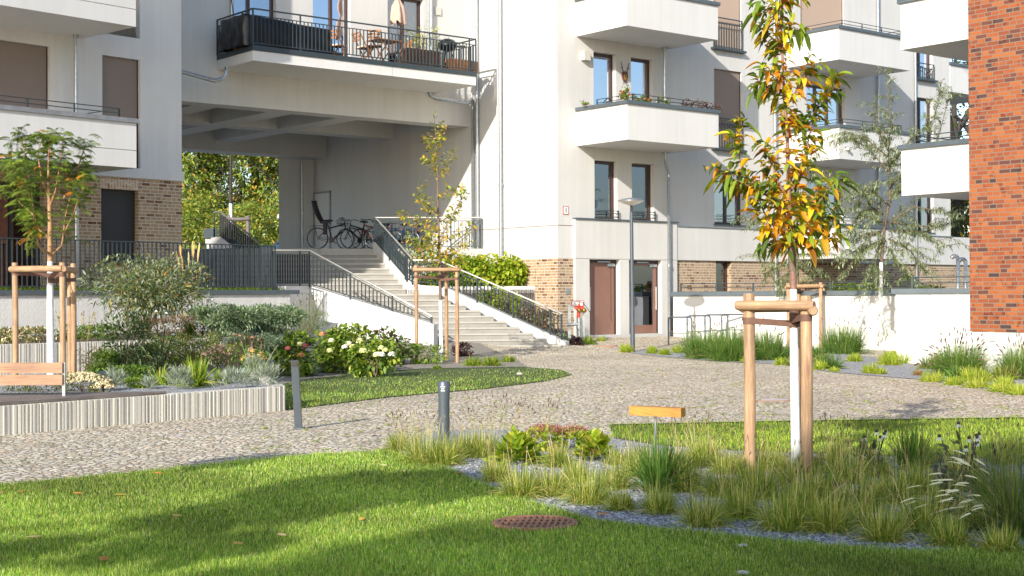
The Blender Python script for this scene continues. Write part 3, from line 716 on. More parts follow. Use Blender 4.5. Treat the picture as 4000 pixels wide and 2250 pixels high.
pipe(bL, [WL.pt(a, LS+FH, .3), WL.pt(a, LS+.2, .3)], .055, collars=[WL.pt(a, LS+FH-.03, .3)]); pipe(bL, [WL.pt(a, LS, .3), WL.pt(a, 1.8, .3)], .055, collars=[WL.pt(a, 3, .3)])
# ------------------------------------------------------------ red brick building
bB = thing('brick_building', 'orange-red brick building corner with white base and white balconies, right edge', 'building')
Q = Vector((P(3785, 600, 28).x, 28, 0)); WQ = Wall(Q, (.629, -.777), (-.777, -.629))
mb = MB(); panel(mb, WQ, 0, 9, .86, 13.5); WS = Wall(Q, A, (-.629, .777)); panel(mb, WS, 0, 9, .86, 13.5)
mb.quad(WQ.pt(0, 13.5), WQ.pt(9, 13.5), WQ.pt(9, 13.5, -9), WQ.pt(0, 13.5, -9)); mb.quad(WQ.pt(9, -.2), WQ.pt(9, -.2, -9), WQ.pt(9, 13.5, -9), WQ.pt(9, 13.5)); mb.quad(WQ.pt(9, -.2, -9), WQ.pt(0, -.2, -9), WQ.pt(0, 13.5, -9), WQ.pt(9, 13.5, -9))
mb.quad(WQ.pt(-.0, .86, 0), WQ.pt(9, .86, 0), WQ.pt(9, .86, -.05), WQ.pt(-.0, .86, -.05))
mb.build('brick_wall', 'brick_red', bB)
mb = MB(); panel(mb, WQ, .02, 9, -.2, .86, out=-.03); mb.quad(WS.pt(0.03, -.2, -.03), WS.pt(9, -.2, -.03), WS.pt(9, .86, -.03), WS.pt(.03, .86, -.03)); mb.build('base_wall', 'concrete', bB)
mb = MB(); WQ.box(mb, WQ.s(3863, 1318), WQ.s(3886, 1318), WQ.z(3863, 1331), .855, -.03, .004); mb.build('vent_cover', 'cream_plate', bB)
for k in (0, 1): balcony(bB, WS, 1.63, 6.2, 2.75, 3.75+FH*k, spout=None)
for k in (0, 1):
    sp = MB(); c0 = WS.pt(1.63, 3.75+FH*k+.33, .75); sp.tube([c0+A*.02, c0-A*.17], .052, 12, cap=False); sp.tube([c0+A*.02, c0-A*.165], .045, 12, cap=False); sp.build('spout', 'lamp_glass', bB)

# ================================================================== TERRAIN
def sheet(name, poly, mat, off=0., step=.8, hfun=None, parent=None):
    """ground sheet inside a polygon of world points, following the paving height"""
    hf = hfun or gz; xy = [Vector((p[0], p[1])) for p in poly]; n = len(xy)
    # subdivide the boundary
    bd = []
    for i in range(n):
        a_, b_ = xy[i], xy[(i+1) % n]; k = max(1, int((b_-a_).length/step))
        bd += [a_+(b_-a_)*(j/k) for j in range(k)]
    x0, x1 = min(p.x for p in bd), max(p.x for p in bd); y0, y1 = min(p.y for p in bd), max(p.y for p in bd)
    pts = [Vector((x, y)) for x in np.arange(x0+.2, x1, step*1.3) for y in np.arange(y0+.2, y1, step*1.3)] if (x1-x0)*(y1-y0)/(step*step) < 12000 else []
    vs, es, fs, *_ = delaunay_2d_cdt(bd+pts, [], [list(range(len(bd)))], 1, 1e-5)
    mb_ = MB(); mb_.add([(v.x, v.y, hf(v.x, v.y)+off) for v in vs], [tuple(f) if True else f for f in fs])
    o_ = mb_.build(name, mat, parent)
    return o_
def px(*pts, z=0.): return [tuple(GG(x, y)[:2]) if z is None else tuple(G(x, y, z)[:2]) for x, y in pts]
struct(sheet('ground', [(-400, -60), (400, -60), (400, 600), (-400, 600)], 'grit', -.06, step=60, hfun=lambda x, y: 0))
PATH = [(-16, 4), (20, 4), (20, 36), (14, 41.5), (9, 46), (2.6, 41.5), (1.2, 40.6), (-3, 36), (-7, 34), (-16, 22)]
struct(sheet('cobbled_path', PATH, 'cobbles', .0, .7))
# ================================================================== STAIRS
def PX(x, y, Y): return P(x, y, Y)
sxr = [2140, 2086, 2034, 1982, 1931.7, 1880, 1829, 1772, 1713, 1678, 1585, 1567, 1551, 1534, 1518, 1502, 1487, 1472, 1456]
def sz(n): return .274+(n-1)*.1542
def sY(n): return 38.2+(n-1)*.278
Rn, Ln = [], []
for n in range(1, 21):
    x = sxr[n-1] if n <= 19 else 1441
    r_ = P(x, 1155, sY(n)); r_.z = 0; Rn.append(r_)
    lx = -2.15-(n-1)*.36 if n <= 10 else -8.4
    Ln.append(Vector((lx, r_.y-.2*(r_.x-lx), 0)))
st = thing('staircase', 'broad concrete staircase fanning out between white side walls, rising to the passage', 'stairs')
for n in range(1, 20):
    L0, R0, L1, R1 = Ln[n-1], Rn[n-1], Ln[n], Rn[n]
    if n == 10: L1 = Vector((L0.x-.36, R1.y-.2*(R1.x-L0.x+.36), 0)); R1 = R0+(Rn[9]-Rn[8]).normalized()*.38
    u = (R0-L0).normalized(); fwd = Vector((-u.y, u.x, 0)); mb = MB(); z = sz(n)
    if n < 19:
        D = fwd*.42; e = u*(.35 if n != 11 else .0)
        rs_ = MB(); rs_.pbox(L0-u*.3+Vector((0, 0, -.1 if n < 11 else z-.5)), (R0-L0)+u*.3+e, D, Vector((0, 0, (z+.1 if n < 11 else .5)-.052)))
        # treads as separate precast slabs with open joints
        Lr = (R0-L0).length+.3; k = 3; 
        cuts = [0, Lr*(.28+.07*((n*37) % 5)/5), Lr*(.66+.06*((n*53) % 7)/7), Lr]
        for a_, b_ in zip(cuts, cuts[1:]):
            mb.pbox(L0-u*.3+u*(a_+.004)-fwd*.022+Vector((0, 0, z-.05)), u*(b_-a_-.008+(e.length if b_ == Lr else 0)), D+fwd*.02, Vector((0, 0, .05)))
    else:
        Lr = (R0-L0).length; 
        for a_, b_ in ((0, Lr*.3), (Lr*.3+.008, Lr*.62), (Lr*.62+.008, Lr)): mb.pbox(L0+u*a_+Vector((0, 0, z-.5)), u*(b_-a_), fwd*.4, Vector((0, 0, .5)))
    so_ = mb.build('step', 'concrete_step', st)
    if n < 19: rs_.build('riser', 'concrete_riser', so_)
def slopewall(name, mat, pts, th, zb, parent, side=1, joints=()):
    """wall along points (x,y,ztop), thickness th to one side"""
    mb = MB()
    for a_, b_ in zip(pts, pts[1:]):
        d = Vector((b_.x-a_.x, b_.y-a_.y, 0)).normalized(); nn = Vector((-d.y, d.x, 0))*th*side
        za = zb(a_) if callable(zb) else zb; zc = zb(b_) if callable(zb) else zb
        v = [Vector((a_.x, a_.y, za)), Vector((b_.x, b_.y, zc)), Vector((b_.x, b_.y, b_.z)), Vector((a_.x, a_.y, a_.z))]; w = [p+nn for p in v]
        f = [(0, 1, 2, 3), (7, 6, 5, 4), (3, 2, 6, 7), (0, 3, 7, 4), (1, 5, 6, 2)]
        if side < 0: f = [t[::-1] for t in f]
        mb.add(v+w, f)
    o = mb.build(name, mat, parent)
    return o
LS0, LS1, LS2 = P(1118, 1117, 37.0), P(1209, 1117, 38.6), P(1693, 1267, 36.9)
slopewall('side_wall', 'concrete', [LS0, LS1, LS2], .22, -.1, st)
def onseg(a_, b_, t, o, z0, z1, w_=.006):
    d = Vector((b_.x-a_.x, b_.y-a_.y, 0)).normalized(); nn = Vector((d.y, -d.x, 0)); c = a_+(b_-a_)*t
    return c, d, nn
jm = MB()
for t in (.03, .49):
    c, d, nn = onseg(LS1, LS2, t, 0, 0, 0); jm.pbox(Vector((c.x, c.y, 0))-nn*.002-d*.004, d*.008, nn*.006, Vector((0, 0, c.z-.02)))
RS = [P(1456, 941.5, 43.2), P(1594, 1094, 40.95), P(1640, 1114, 40.9), P(1728, 1119, 41.0), P(2208.6, 1335, 38.9)]
slopewall('side_wall', 'concrete', RS, .22, -.1, st)
for t in (.42,):
    c, d, nn = onseg(RS[3], RS[4], t, 0, 0, 0); jm.pbox(Vector((c.x, c.y, 0))-nn*.002-d*.004, d*.008, nn*.006, Vector((0, 0, c.z-.02)))
jm.build('panel_joint', 'shade_taupe', st)
LZ = sz(19)
# upper level (street level) beyond the stairs
W0 = WB.pt(3.38, 0)
mb = MB(); up_ = [W0, WB.pt(60, 0), Vector((-90, 130, 0)), Vector((-60, 60, 0)), Vector((-13, 42.4, 0)), Ln[18]+Vector((0, .2, 0)), Rn[18]+Vector((0, .2, 0))]
mb.prism([(p.x, p.y) for p in up_], -.1, LZ-.002); struct(mb.build('upper_pavement', 'flag_stone'))
# raised bed right of the stairs, its white front wall, and the sloping bed below it
wl0, wl1 = P(1728, 1119, 41.1), WB.pt(WB.s(2089, 1120), 0)
fw = thing('retaining_wall', 'low white wall joining the stair side wall to the brick corner, hydrangeas above', 'wall'); zt = WB.z(2089, 1118)
wl0.z = zt; wl1.z = zt
slopewall('wall_face', 'concrete', [wl0, wl1], .2, .2, fw)
bd = MB(); pts = [RS[1], RS[2], wl0, wl1, WB.pt(3.3, 0), Rn[18]+Vector((.1, .3, 0)), Rn[14]+Vector((.25, 0, 0))]
bd.prism([(p.x, p.y) for p in pts], .2, 1.78); struct(bd.build('raised_bed', 'soil'))
bd = MB(); e1 = RS[4]+Vector((.1, .25, 0)); e2 = WA.pt(.6, .5, .05)
bd.add([Vector((RS[3].x, RS[3].y+.1, 1.55)), Vector((wl1.x, wl1.y, 1.0)), Vector((e2.x, e2.y, .42)), Vector((e1.x+.4, e1.y-.1, .13)), Vector((e1.x, e1.y, .18))], [(0, 4, 1), (4, 3, 2), (4, 2, 1)]); struct(bd.build('sloping_bed', 'soil'))
# ================================================================== RAILINGS
_pend = []
def PO(t, nm):
    m_ = MB(); _pend.append((m_, nm, t)); return m_
def flush():
    for m_, nm, t in _pend: m_.build(nm, 'anthracite', t)
    _pend.clear()
def balus(name, label, base, top, post=9, group=None, sp=.118, hand=True, last_bars=True, cat='railing'):
    t = thing(name, label, cat, group)
    bars = MB(); rails = MB(); hr = MB(); posts = MB()
    for i in range(len(base)-1):
        b0, b1, t0_, t1_ = base[i], base[i+1], top[i], top[i+1]; L = Vector((b1.x-b0.x, b1.y-b0.y, 0)).length; n = max(1, round(L/sp))
        d = Vector((b1.x-b0.x, b1.y-b0.y, 0)).normalized(); nn = Vector((-d.y, d.x, 0))
        dn = Vector((0, 0, .1)) if hand else Vector((0, 0, .0)); up_b = Vector((0, 0, .07))
        for p, q in ((t0_-dn, t1_-dn), (b0+up_b, b1+up_b)):
            rails.pbox(p-nn*.02-Vector((0, 0, .01)), q-p, nn*.04, Vector((0, 0, .02)))
        for j in range(n+1):
            f = j/n; pb = b0+(b1-b0)*f; pt_ = t0_+(t1_-t0_)*f
            isp = (j % post == 0) or j == n
            if pt_.z-pb.z < .24 and not isp: continue
            w_ = .04 if isp else .014; lo = -.03 if isp else .07; hi = .0 if isp else .1 if hand else .0
            (PO(t, 'post') if isp else bars).pbox(pb-d*w_/2-nn*.02+Vector((0, 0, lo)), d*w_, nn*.04, Vector((0, 0, pt_.z-pb.z-lo-hi-.012)))
        if not hand: pass
    if hand: hr.tube([v+Vector((0, 0, .0)) for v in top], .024, 10); hr.build('handrail', 'stainless', t)
    rails.build('rail', 'anthracite', t); bars.build('balusters', 'anthracite', t); flush()
    return t
v3 = Vector
balus('stair_railing', 'anthracite railing with steel handrail on the left stair wall, dipping towards its lower end', [P(1065, 1119, 36.9), P(1209, 1117, 38.55), P(1686, 1264, 37.0)], [P(1065, 977, 36.9), P(1209, 979, 38.55), P(1688, 1236.5, 37.0)], post=11)
balus('stair_railing', 'steep upper right stair railing seen almost end-on, in front of the bicycles', [P(1462, 946, 43.15), P(1590, 1096, 40.95), P(1611, 1109, 40.8), P(1722, 1117, 40.95)], [P(1466, 849, 43.2), P(1605, 1004, 40.95), P(1616, 1016.6, 40.85), P(1712, 1016, 40.98)], post=10)
balus('stair_railing', 'lower right stair railing with steel handrail, running down in front of the small shrubs', [P(1728, 1120, 41.0), P(2194, 1327, 39.0)], [P(1720, 1020, 41.0), P(2195.7, 1226, 39.0)], post=10)
q0 = Rn[18]+v3((.05, .15, LZ)); q1 = W0+B*.1-A*.1+v3((0, 0, LZ)); q0.z = q1.z = LZ
balus('landing_railing', 'level railing along the landing edge in front of the parked bicycles', [q0, q1], [v3((q0.x, q0.y, LZ+.95)), v3((q1.x, q1.y, LZ+.95))], post=10)
# ================================================================== LEFT TERRACE
FD = v3((.661, .75, 0)).normalized()
def lineL(x_px, ref, d=FD):
    """point of the line through ref with direction d seen at photo column x_px"""
    W_ = Wall(ref, d); return W_.pt(W_.s(x_px, 1150), 0)
c1 = P(1075, 1130, 36.1)
f0 = lineL(-700, c1); f1 = v3((c1.x, c1.y, 0)); f2 = f1+B*7.0
CT = 1.77
rw = thing('retaining_wall', 'rough white retaining wall with dark coping below the left fence', 'wall')
WR = Wall(f1-v3((-.02, .06, 0)), FD); aR = WR.s(1128, 1200); aL = -22
mb = MB(); WR.box(mb, aL, aR, -.1, CT-.11, -.25, .05); mb.build('wall_face', 'concrete_coarse', rw)
mb = MB(); WR.box(mb, aL, aR+.28, CT-.108, CT, -.3, .1); mb.build('coping', 'coping', rw)
mb = MB(); tp = [WR.pt(aL, 0, -.2), WR.pt(aR-.1, 0, -.2), f1+B*7.2, v3((-13, 42.4, 0)), v3((-24, 30, 0))]
mb.prism([(p.x, p.y) for p in tp], .5, CT-.02); struct(mb.build('terrace_lawn', 'lawn_soil'))
def fence(name, label, p0, p1, z0, z1, group=None, sp=.118):
    t = thing(name, label, 'fence', group); d = (p1-p0).normalized(); nn = v3((-d.y, d.x, 0)); L = (p1-p0).length
    n = round(L/sp); bars = MB(); rl_ = MB(); ps = MB()
    for i in range(n+1):
        c = p0+d*(L*i/n); post = i % 13 == 0 or i == n
        w_ = .045 if post else .03
        (PO(t, 'post') if post else bars).pbox(c-d*w_/2-nn*.006+v3((0, 0, z0+(.0 if post else .08))), d*w_, nn*.012, v3((0, 0, z1-z0-.025-(0 if post else .08))))
    rl_.pbox(p0-nn*.022+v3((0, 0, z1-.024)), d*L, nn*.044, v3((0, 0, .024))); rl_.pbox(p0-nn*.01+v3((0, 0, z0+.07)), d*L, nn*.02, v3((0, 0, .022)))
    bars.build('bars', 'anthracite', t); rl_.build('rail', 'anthracite', t); flush()
    return t
fence('metal_fence', 'long anthracite bar fence on the left retaining wall, in front of the brick ground floor', f0, f1, CT, 2.90)
fence('metal_fence', 'return section of the bar fence running back from its corner beside the stairs', f1+B*.12, f2, CT, 2.90)
# ================================================================== RIBBED PLANTERS
def ribwall(mb, p0, p1, z0, z1, th=.14, seed=1):
    rr = random.Random(seed); d = (p1-p0); d.z = 0; L = d.length; d.normalize(); n_ = v3((d.y, -d.x, 0))
    x = 0.; prof = []
    while x < L:
        w_ = rr.choice((.009, .013, .018, .026)); dep = rr.choice((0, .005, .018, .010)); prof += [(x, dep), (min(L, x+w_), dep)]; x += w_
    vs = []; fs = []
    for (a_, dep) in prof:
        b_ = p0+d*a_-n_*dep; vs += [v3((b_.x, b_.y, z0)), v3((b_.x, b_.y, z1))]
    for i in range(len(prof)-1): fs.append((2*i, 2*i+2, 2*i+3, 2*i+1))
    mb.add(vs, fs)
    q0_, q1_ = p0-n_*.02, p1-n_*.02
    mb.pbox(v3((q0_.x, q0_.y, z0)), d*L, -n_*th, v3((0, 0, z1-z0-.001)))
    # pressed top edge following the ribs
    for i in range(0, len(prof)-1, 2):
        a0_, dep = prof[i]; a1_ = prof[i+1][0]; k = [p0+d*a0_-n_*dep, p0+d*a1_-n_*dep, p0+d*a1_-n_*.024, p0+d*a0_-n_*.024]
        mb.quad(*[v3((p.x, p.y, z1)) for p in k])
lw = thing('planter_wall', 'low front planter wall of vertically ribbed concrete carrying the bench', 'wall')
a_ = v3(G(1115, 1604)); WLo = Wall(a_, v3(G(0, 1702))-a_, None)
dF = (a_-v3(G(0, 1702))).normalized(); a_s = a_-dF*9
mb = MB(); ribwall(mb, v3((a_s.x, a_s.y, 0)), v3((a_.x, a_.y, 0)), -.02, .345, seed=3); mb.build('wall_face', 'ribbed_concrete', lw)
b_ = P(985, 1400, 25.4)
mb = MB(); ribwall(mb, v3((a_.x, a_.y, 0)), v3((b_.x, b_.y, 0)), -.02, .345, seed=5); mb.build('end_wall', 'ribbed_concrete', lw)
uw = thing('planter_wall', 'upper planter wall of ribbed concrete behind the staked tree, juniper hanging over it', 'wall')
c0 = P(880, 1400, 27.3); c0.z = 0; cs = lineL(-400, c0); c2_ = P(1118, 1400, 29.8); c3_ = P(1246, 1400, 30.4)
for (p, q, sd) in ((cs, c0, 7), (c0, c2_, 8), (c2_, c3_, 9)):
    mb = MB(); ribwall(mb, v3((p.x, p.y, 0)), v3((q.x, q.y, 0)), 0, .82, seed=sd); mb.build('wall_face', 'ribbed_concrete', uw)
c4_ = P(1230, 1300, 34.5)
mb = MB(); mb.prism([(p.x, p.y) for p in (cs-v3((.1, -.12, 0)), c0+v3((-.05, .15, 0)), c2_+v3((0, .14, 0)), c3_+v3((-.1, .1, 0)), c4_, WR.pt(aR, 0, .02), WR.pt(aL+3, 0, .02))], .2, .78); struct(mb.build('upper_planter_soil', 'soil'))
mb = MB(); mb.prism([(p.x, p.y) for p in (a_s+v3((-.08, .1, 0)), a_+v3((-.12, .1, 0)), v3((b_.x-.12, b_.y, 0)), c0, cs)], -.05, .30); struct(mb.build('planter_gravel', 'gravel'))
# bench
bn = thing('bench', 'long timber bench on the ribbed planter wall with two plank backrest', 'bench')
bw_ = v3((-dF.y, dF.x, 0)).normalized(); WLf = Wall(a_s, dF); fr_ = [WLf.pt(WLf.s(x_, 1550), .385)+bw_*.02 for x_ in (-400, 655)]; bk_ = [G(-400, 1540, .385), G(640, 1528, .385)]
for i in range(6):
    t0_, t1_ = i/6+.012, (i+1)/6-.012
    def L_(k, t): return fr_[k]+(bk_[k]-fr_[k])*t
    A0, A1, B1, B0 = L_(0, t0_), L_(1, t0_), L_(1, t1_), L_(0, t1_)
    mb = MB(); h = v3((0, 0, .035)); lo = [p-h for p in (A0, A1, B1, B0)]; hi = [A0, A1, B1, B0]
    Lg = (A1-A0).length; wd = (B0-A0).length; o1 = i*3.7
    mb.add(lo+hi, [(0, 3, 2, 1), (4, 5, 6, 7), (0, 1, 5, 4), (2, 3, 7, 6), (1, 2, 6, 5)], [[(o1, 0)]*4, [(o1, 0), (o1, Lg), (o1+wd, Lg), (o1+wd, 0)], [(o1, 0), (o1, Lg), (o1+.03, Lg), (o1+.03, 0)], [(o1, 0)]*4, [(o1, 0)]*4])
    mb.build('seat_slat', 'wood_grey', bn)
for (y0, y1) in ((1417, 1458), (1464.5, 1504.5)):
    z1_, z0_ = P(100, y0, 17.6).z, P(100, y1, 17.6).z; x0_, x1_ = P(-420, 1450, 17.6).x, P(243, 1450, 17.6).x
    mb = MB(); mb.pbox((x0_, 17.6, z0_), (x1_-x0_, 0, 0), (0, .035, 0), (0, 0, z1_-z0_), True); mb.build('backrest_plank', 'wood_bench', bn)
for xx in (243, -220):
    p = P(xx, 1450, 17.64); mb = MB(); mb.pbox((p.x, 17.637, .38), (.035, 0, 0), (0, .05, 0), (0, 0, P(xx, 1416, 17.6).z-.38)); mb.build('bracket', 'galvanised', bn)
# ================================================================== RIGHT TERRACES
rt = thing('retaining_wall', 'long white terrace wall with dark coping behind the bicycle stands', 'wall')
r0, r1 = P(2630, 1150, 43.2), P(3560, 1150, 39.2); r0.z = r1.z = 0; WT = Wall(r0, r1-r0); LT = (r1-r0).length
mb = MB(); WT.box(mb, 0, LT, -.1, 1.56, -.25, 0); mb.build('wall_face', 'concrete', rt)
mb = MB(); WT.box(mb, -.06, LT, 1.563, 1.7, -.3, .05); mb.build('coping', 'coping', rt)
mb = MB(); q_ = [WT.pt(0, 0, -.2), WT.pt(LT, 0, -.2), v3((16, 44, 0)), WA.pt(sE, 0), WA.pt(DB1+.3, 0, .02)]; mb.prism([(p.x, p.y) for p in q_], .3, 1.55); struct(mb.build('terrace_soil', 'soil'))
def lowrail(label, W, a0, a1, z0, h1=.22, o=-.08, sp=1.15, cat='railing'):
    t = thing('low_railing', label, cat); r_ = MB(); ps = MB()
    for z in (h1*.5, h1): r_.tube([W.pt(a0, z0+z, o), W.pt(a1, z0+z, o)], .013, 6)
    n = round((a1-a0)/sp)
    for i in range(n+1):
        c = a0+(a1-a0)*i/n; W.box(PO(t, 'post'), c-.022, c+.022, z0, z0+h1+.01, o-.015, o+.015)
    r_.tube([W.pt(a0, z0+h1, o), W.pt(a0+.35, z0+.01, o-.1)], .013, 6)
    r_.build('rail', 'anthracite', t); flush(); return t
lowrail('low two-bar railing on the long terrace wall behind the bicycle stands', WT, WT.s(2655, 1120), LT, 1.7, .24)
rt2 = thing('retaining_wall', 'smooth white terrace wall with broad dark coping against the red brick building', 'wall')
r0, r1 = P(3500, 1150, 32.6), P(3900, 1150, 31.4); r0.z = r1.z = 0; WT2 = Wall(r0, r1-r0)
mb = MB(); WT2.box(mb, 0, WT2.s(3632, 1200)-.006, -.1, 1.6, -.2, 0); WT2.box(mb, WT2.s(3632, 1200)+.006, 3, -.1, 1.6, -.2, 0); mb.build('wall_face', 'concrete', rt2)
mb = MB(); WT2.box(mb, -.1, 3, 1.603, 1.72, -.3, .05); mb.build('coping', 'coping', rt2)
mb = MB(); W3 = Wall(r0, (r0.x*.0+3.2, 7.2)); 
mb.pbox(v3((r0.x, r0.y, -.1)), v3((3.0, 7.5, 0)), v3((.2, -.08, 0)), v3((0, 0, 1.7))); mb.build('return_wall', 'concrete', rt2)
lowrail('low two-bar railing on the terrace wall beside the red brick building', WT2, .35, 3, 1.72, .26)
# ================================================================== GROUND SHEETS
LAWN1 = px((-3500, 3200), (6500, 3200), (6500, 2040), (4400, 2105), (3900, 2150), (3550, 2160), (3250, 2140), (2900, 2105), (2600, 2075), (2330, 2040), (2150, 1990), (1950, 1925), (1780, 1850), (1640, 1792), (1540, 1765), (1250, 1778), (950, 1805), (700, 1833), (350, 1868), (0, 1900), (-500, 1948), (-3500, 2230))
BED1 = px((1540, 1765), (1640, 1792), (1780, 1850), (1950, 1925), (2150, 1990), (2330, 2040), (2600, 2075), (2900, 2105), (3250, 2140), (3550, 2160), (3900, 2150), (4400, 2105), (6500, 2040), (6500, 1800), (3700, 1795), (3300, 1780), (2900, 1765), (2600, 1745), (2400, 1715), (2200, 1690), (1900, 1678), (1700, 1690))
LAWN2 = px((2380, 1664), (3000, 1650), (3600, 1641), (4400, 1630), (6500, 1610), (6500, 1800), (3700, 1795), (3300, 1780), (2900, 1765), (2600, 1745), (2400, 1715))
LAWN3 = px((1118, 1603), (1500, 1555), (1900, 1520), (2130, 1492), (2235, 1467), (2190, 1449), (2060, 1441), (1900, 1444), (1650, 1450), (1400, 1468), (1200, 1490), (1090, 1510))
struct(sheet('lawn', LAWN1, 'lawn_soil', .012, 1.2)); struct(sheet('lawn', LAWN2, 'lawn_soil', .012, 1.2)); struct(sheet('lawn', LAWN3, 'lawn_soil', .012, 1.2))
struct(sheet('gravel_bed', BED1, 'gravel', .008, 1.0))
BED3 = px((1090, 1510), (1200, 1490), (1400, 1468), (1650, 1450), (1900, 1444), (2060, 1441), (2010, 1412), (1870, 1388), (1750, 1373))
BED3 += [(LS2.x, LS2.y+.02), (LS1.x, LS1.y), (LS0.x-.3, LS0.y), (c3_.x, c3_.y), (c2_.x, c2_.y), (c0.x, c0.y), (b_.x, b_.y)]
struct(sheet('planting_bed', BED3, 'grit', .02, .9))
BED4 = [tuple(GG(x, y)[:2]) for x, y in ((2440, 1376), (2560, 1392), (2800, 1412), (3050, 1424), (3250, 1455), (3600, 1484), (4000, 1540), (4400, 1600))]+[(15, 28), (10.5, 32.2), (9.2, 34), (8.9, 37.0), (7.5, 40.4), (5.6, 40.6), (4.4, 39.4)]
struct(sheet('planting_bed', BED4, 'gravel', .01, .8))
# ================================================================== OBJECTS
def torus(mb, c, ax, R_, r_, k=28, m=8):
    c = Vector(c); ax = Vector(ax).normalized(); x = ax.cross(v3((0, 0, 1))); x = x.normalized() if x.length > .1 else v3((1, 0, 0)); y = ax.cross(x)
    vs = []; fs = []
    for i in range(k):
        a_ = 2*math.pi*i/k; d = x*math.cos(a_)+y*math.sin(a_)
        for j in range(m):
            b_ = 2*math.pi*j/m; vs.append(c+d*(R_+r_*math.cos(b_))+ax*(r_*math.sin(b_)))
    for i in range(k):
        for j in range(m): fs.append((i*m+j, ((i+1) % k)*m+j, ((i+1) % k)*m+(j+1) % m, i*m+(j+1) % m))
    mb.add(vs, fs, None, True)
# ---- bollards
t = thing('bollard', 'square anthracite bollard light, slightly tilted, at the corner of the ribbed planter', 'bollard')
bb, bt = G(1167, 1676), P(1151, 1408, 17.0); d = (bt-bb); mb = MB(); w_ = .083
mb.pbox(bb-v3((w_/2, w_/2, 0)), v3((w_, 0, 0)), v3((0, w_, 0)), d)
mb.pbox(bb-v3((.012, w_/2+.006, -.02)), v3((.024, 0, 0)), v3((0, .0055, 0)), d*.9)
mb.build('post', 'lamp_post', t)
mb = MB(); mb.pbox(bt-v3((w_*.46, w_/2+.002, .06)), v3((w_*.92, 0, 0)), v3((0, w_*.5, 0)), v3((0, 0, .05))); mb.build('light_slit', 'frame_dark', t)
mb = MB(); mb.box(bb+v3((.0, 0, .012)), .13, .13, .02); mb.build('base_plate', 'lamp_post', t)
t = thing('bollard', 'round dark bollard light with pale emblem near its top, standing in the blond grasses', 'bollard')
bb = P(1735, 1760, 14.0); bb.z = 0; H_ = P(1735, 1489, 14).z
mb = MB(); mb.lathe(bb, [(.058, 0), (.055, .3), (.056, H_-.16), (.062, H_-.1), (.061, H_-.012), (.052, H_)], 24); mb.build('post', 'lamp_post', t)
mb = MB()
for zz, ww in ((.055, .045), (.075, .03), (.095, .04)): mb.pbox(bb+v3((-ww/2-.008, -.0635, H_-zz)), v3((ww, 0, 0)), v3((0, .004, 0)), v3((0, 0, .008)))
mb.build('emblem', 'white_paint', t)
# ---- street lamp
t = thing('street_lamp', 'slim grey lamp post with a flat disc head in front of the two entrance doors', 'street lamp')
lb = GG(2472, 1374); zt_ = P(2466, 800, lb.y).z; lx = P(2466, 800, lb.y).x; lt = v3((lx, lb.y, zt_))
mb = MB(); mb.tube([lb-v3((0, 0, .05)), lb+(lt-lb)*.28], .062, 14); mb.tube([lb+(lt-lb)*.28, lb+(lt-lb)*.95], [.052, .046], 14); mb.build('pole', 'lamp_post', t)
mb = MB(); mb.tube([lb+(lt-lb)*.95, lt], .034, 12); mb.build('collar', 'frame_dark', t)
mb = MB(); mb.lathe(lt, [(.05, -.02), (.2, .03), (.33, .09), (.345, .10)], 28); mb.build('diffuser', 'lamp_glass', t)
mb = MB(); mb.lathe(lt, [(.352, .098), (.35, .118), (.25, .155), (.1, .178), (.003, .182)], 28); mb.build('lamp_head', 'lamp_top', t)
# ---- timber marker
t = thing('wooden_marker', 'horizontal honey-coloured timber block on a thin steel post in the grasses', 'sign post')
mk0, mk1 = P(2457, 1612, 12.0), P(2660, 1620, 11.9)
mb = MB(); dx_ = v3((mk1.x-mk0.x, mk1.y-mk0.y, -.012)); mb.pbox(v3((mk0.x, mk0.y, P(2457, 1622, 12).z)), dx_, v3((.05, .1, 0)), v3((0, 0, .075)), True); mb.build('timber_block', 'wood_orange', t)
p = P(2560, 1625, 12.02); mb = MB(); mb.tube([v3((p.x, p.y, 0)), v3((p.x, p.y, p.z))], .011, 8); mb.build('post', 'galvanised', t)
# ---- manhole grate in the lawn
t = thing('manhole_grate', 'round rusty cast-iron grate set into the front lawn', 'manhole cover')
mc = G(2090, 2040, .03); Rm = .30
mb = MB(); mb.lathe(v3((mc.x, mc.y, -.05)), [(Rm, 0), (Rm, .082), (Rm-.012, .088), (Rm-.04, .088), (Rm-.045, .08), (Rm-.045, 0)], 40); mb.build('ring', 'rust', t)
mb = MB(); mb.lathe(v3((mc.x, mc.y, -.04)), [(Rm-.046, -.15), (Rm-.046, -.14)], 36); mb.build('pit', 'drain_dark', t)
mb = MB(); n_ = 12
for i in range(n_):
    x_ = -Rm+.05+(2*Rm-.1)*(i+.5)/n_; hl = math.sqrt(max(0, (Rm-.046)**2-x_*x_))
    mb.pbox(v3((mc.x+x_-.0095-hl*.12, mc.y-hl, .024)), v3((.019, 0, 0)), v3((hl*.24, 2*hl, 0)), v3((0, 0, .012)))
for y_ in (-.13, .0, .13):
    hl = math.sqrt((Rm-.046)**2-y_*y_); mb.pbox(v3((mc.x-hl, mc.y+y_-.014, .022)), v3((2*hl, 0, 0)), v3((0, .028, 0)), v3((0, 0, .0125)))
mb.build('grate', 'rust', t)
def cover(name, label, x, y, r_, mat='rust'):
    c = GG(x, y); z_ = c.z; mb_ = MB(); mb_.lathe(v3((c.x, c.y, z_-.03)), [(r_, 0), (r_, .036), (r_-.05, .038), (r_-.055, .032), (r_-.055, .0)], 32)
    mb2_ = MB(); mb2_.lathe(v3((c.x, c.y, z_-.03)), [(r_-.057, 0), (r_-.057, .034)], 32)
    t_ = thing(name, label, 'drain cover'); mb_.build('ring', mat, t_); mb2_.build('lid', 'flag_stone', t_)
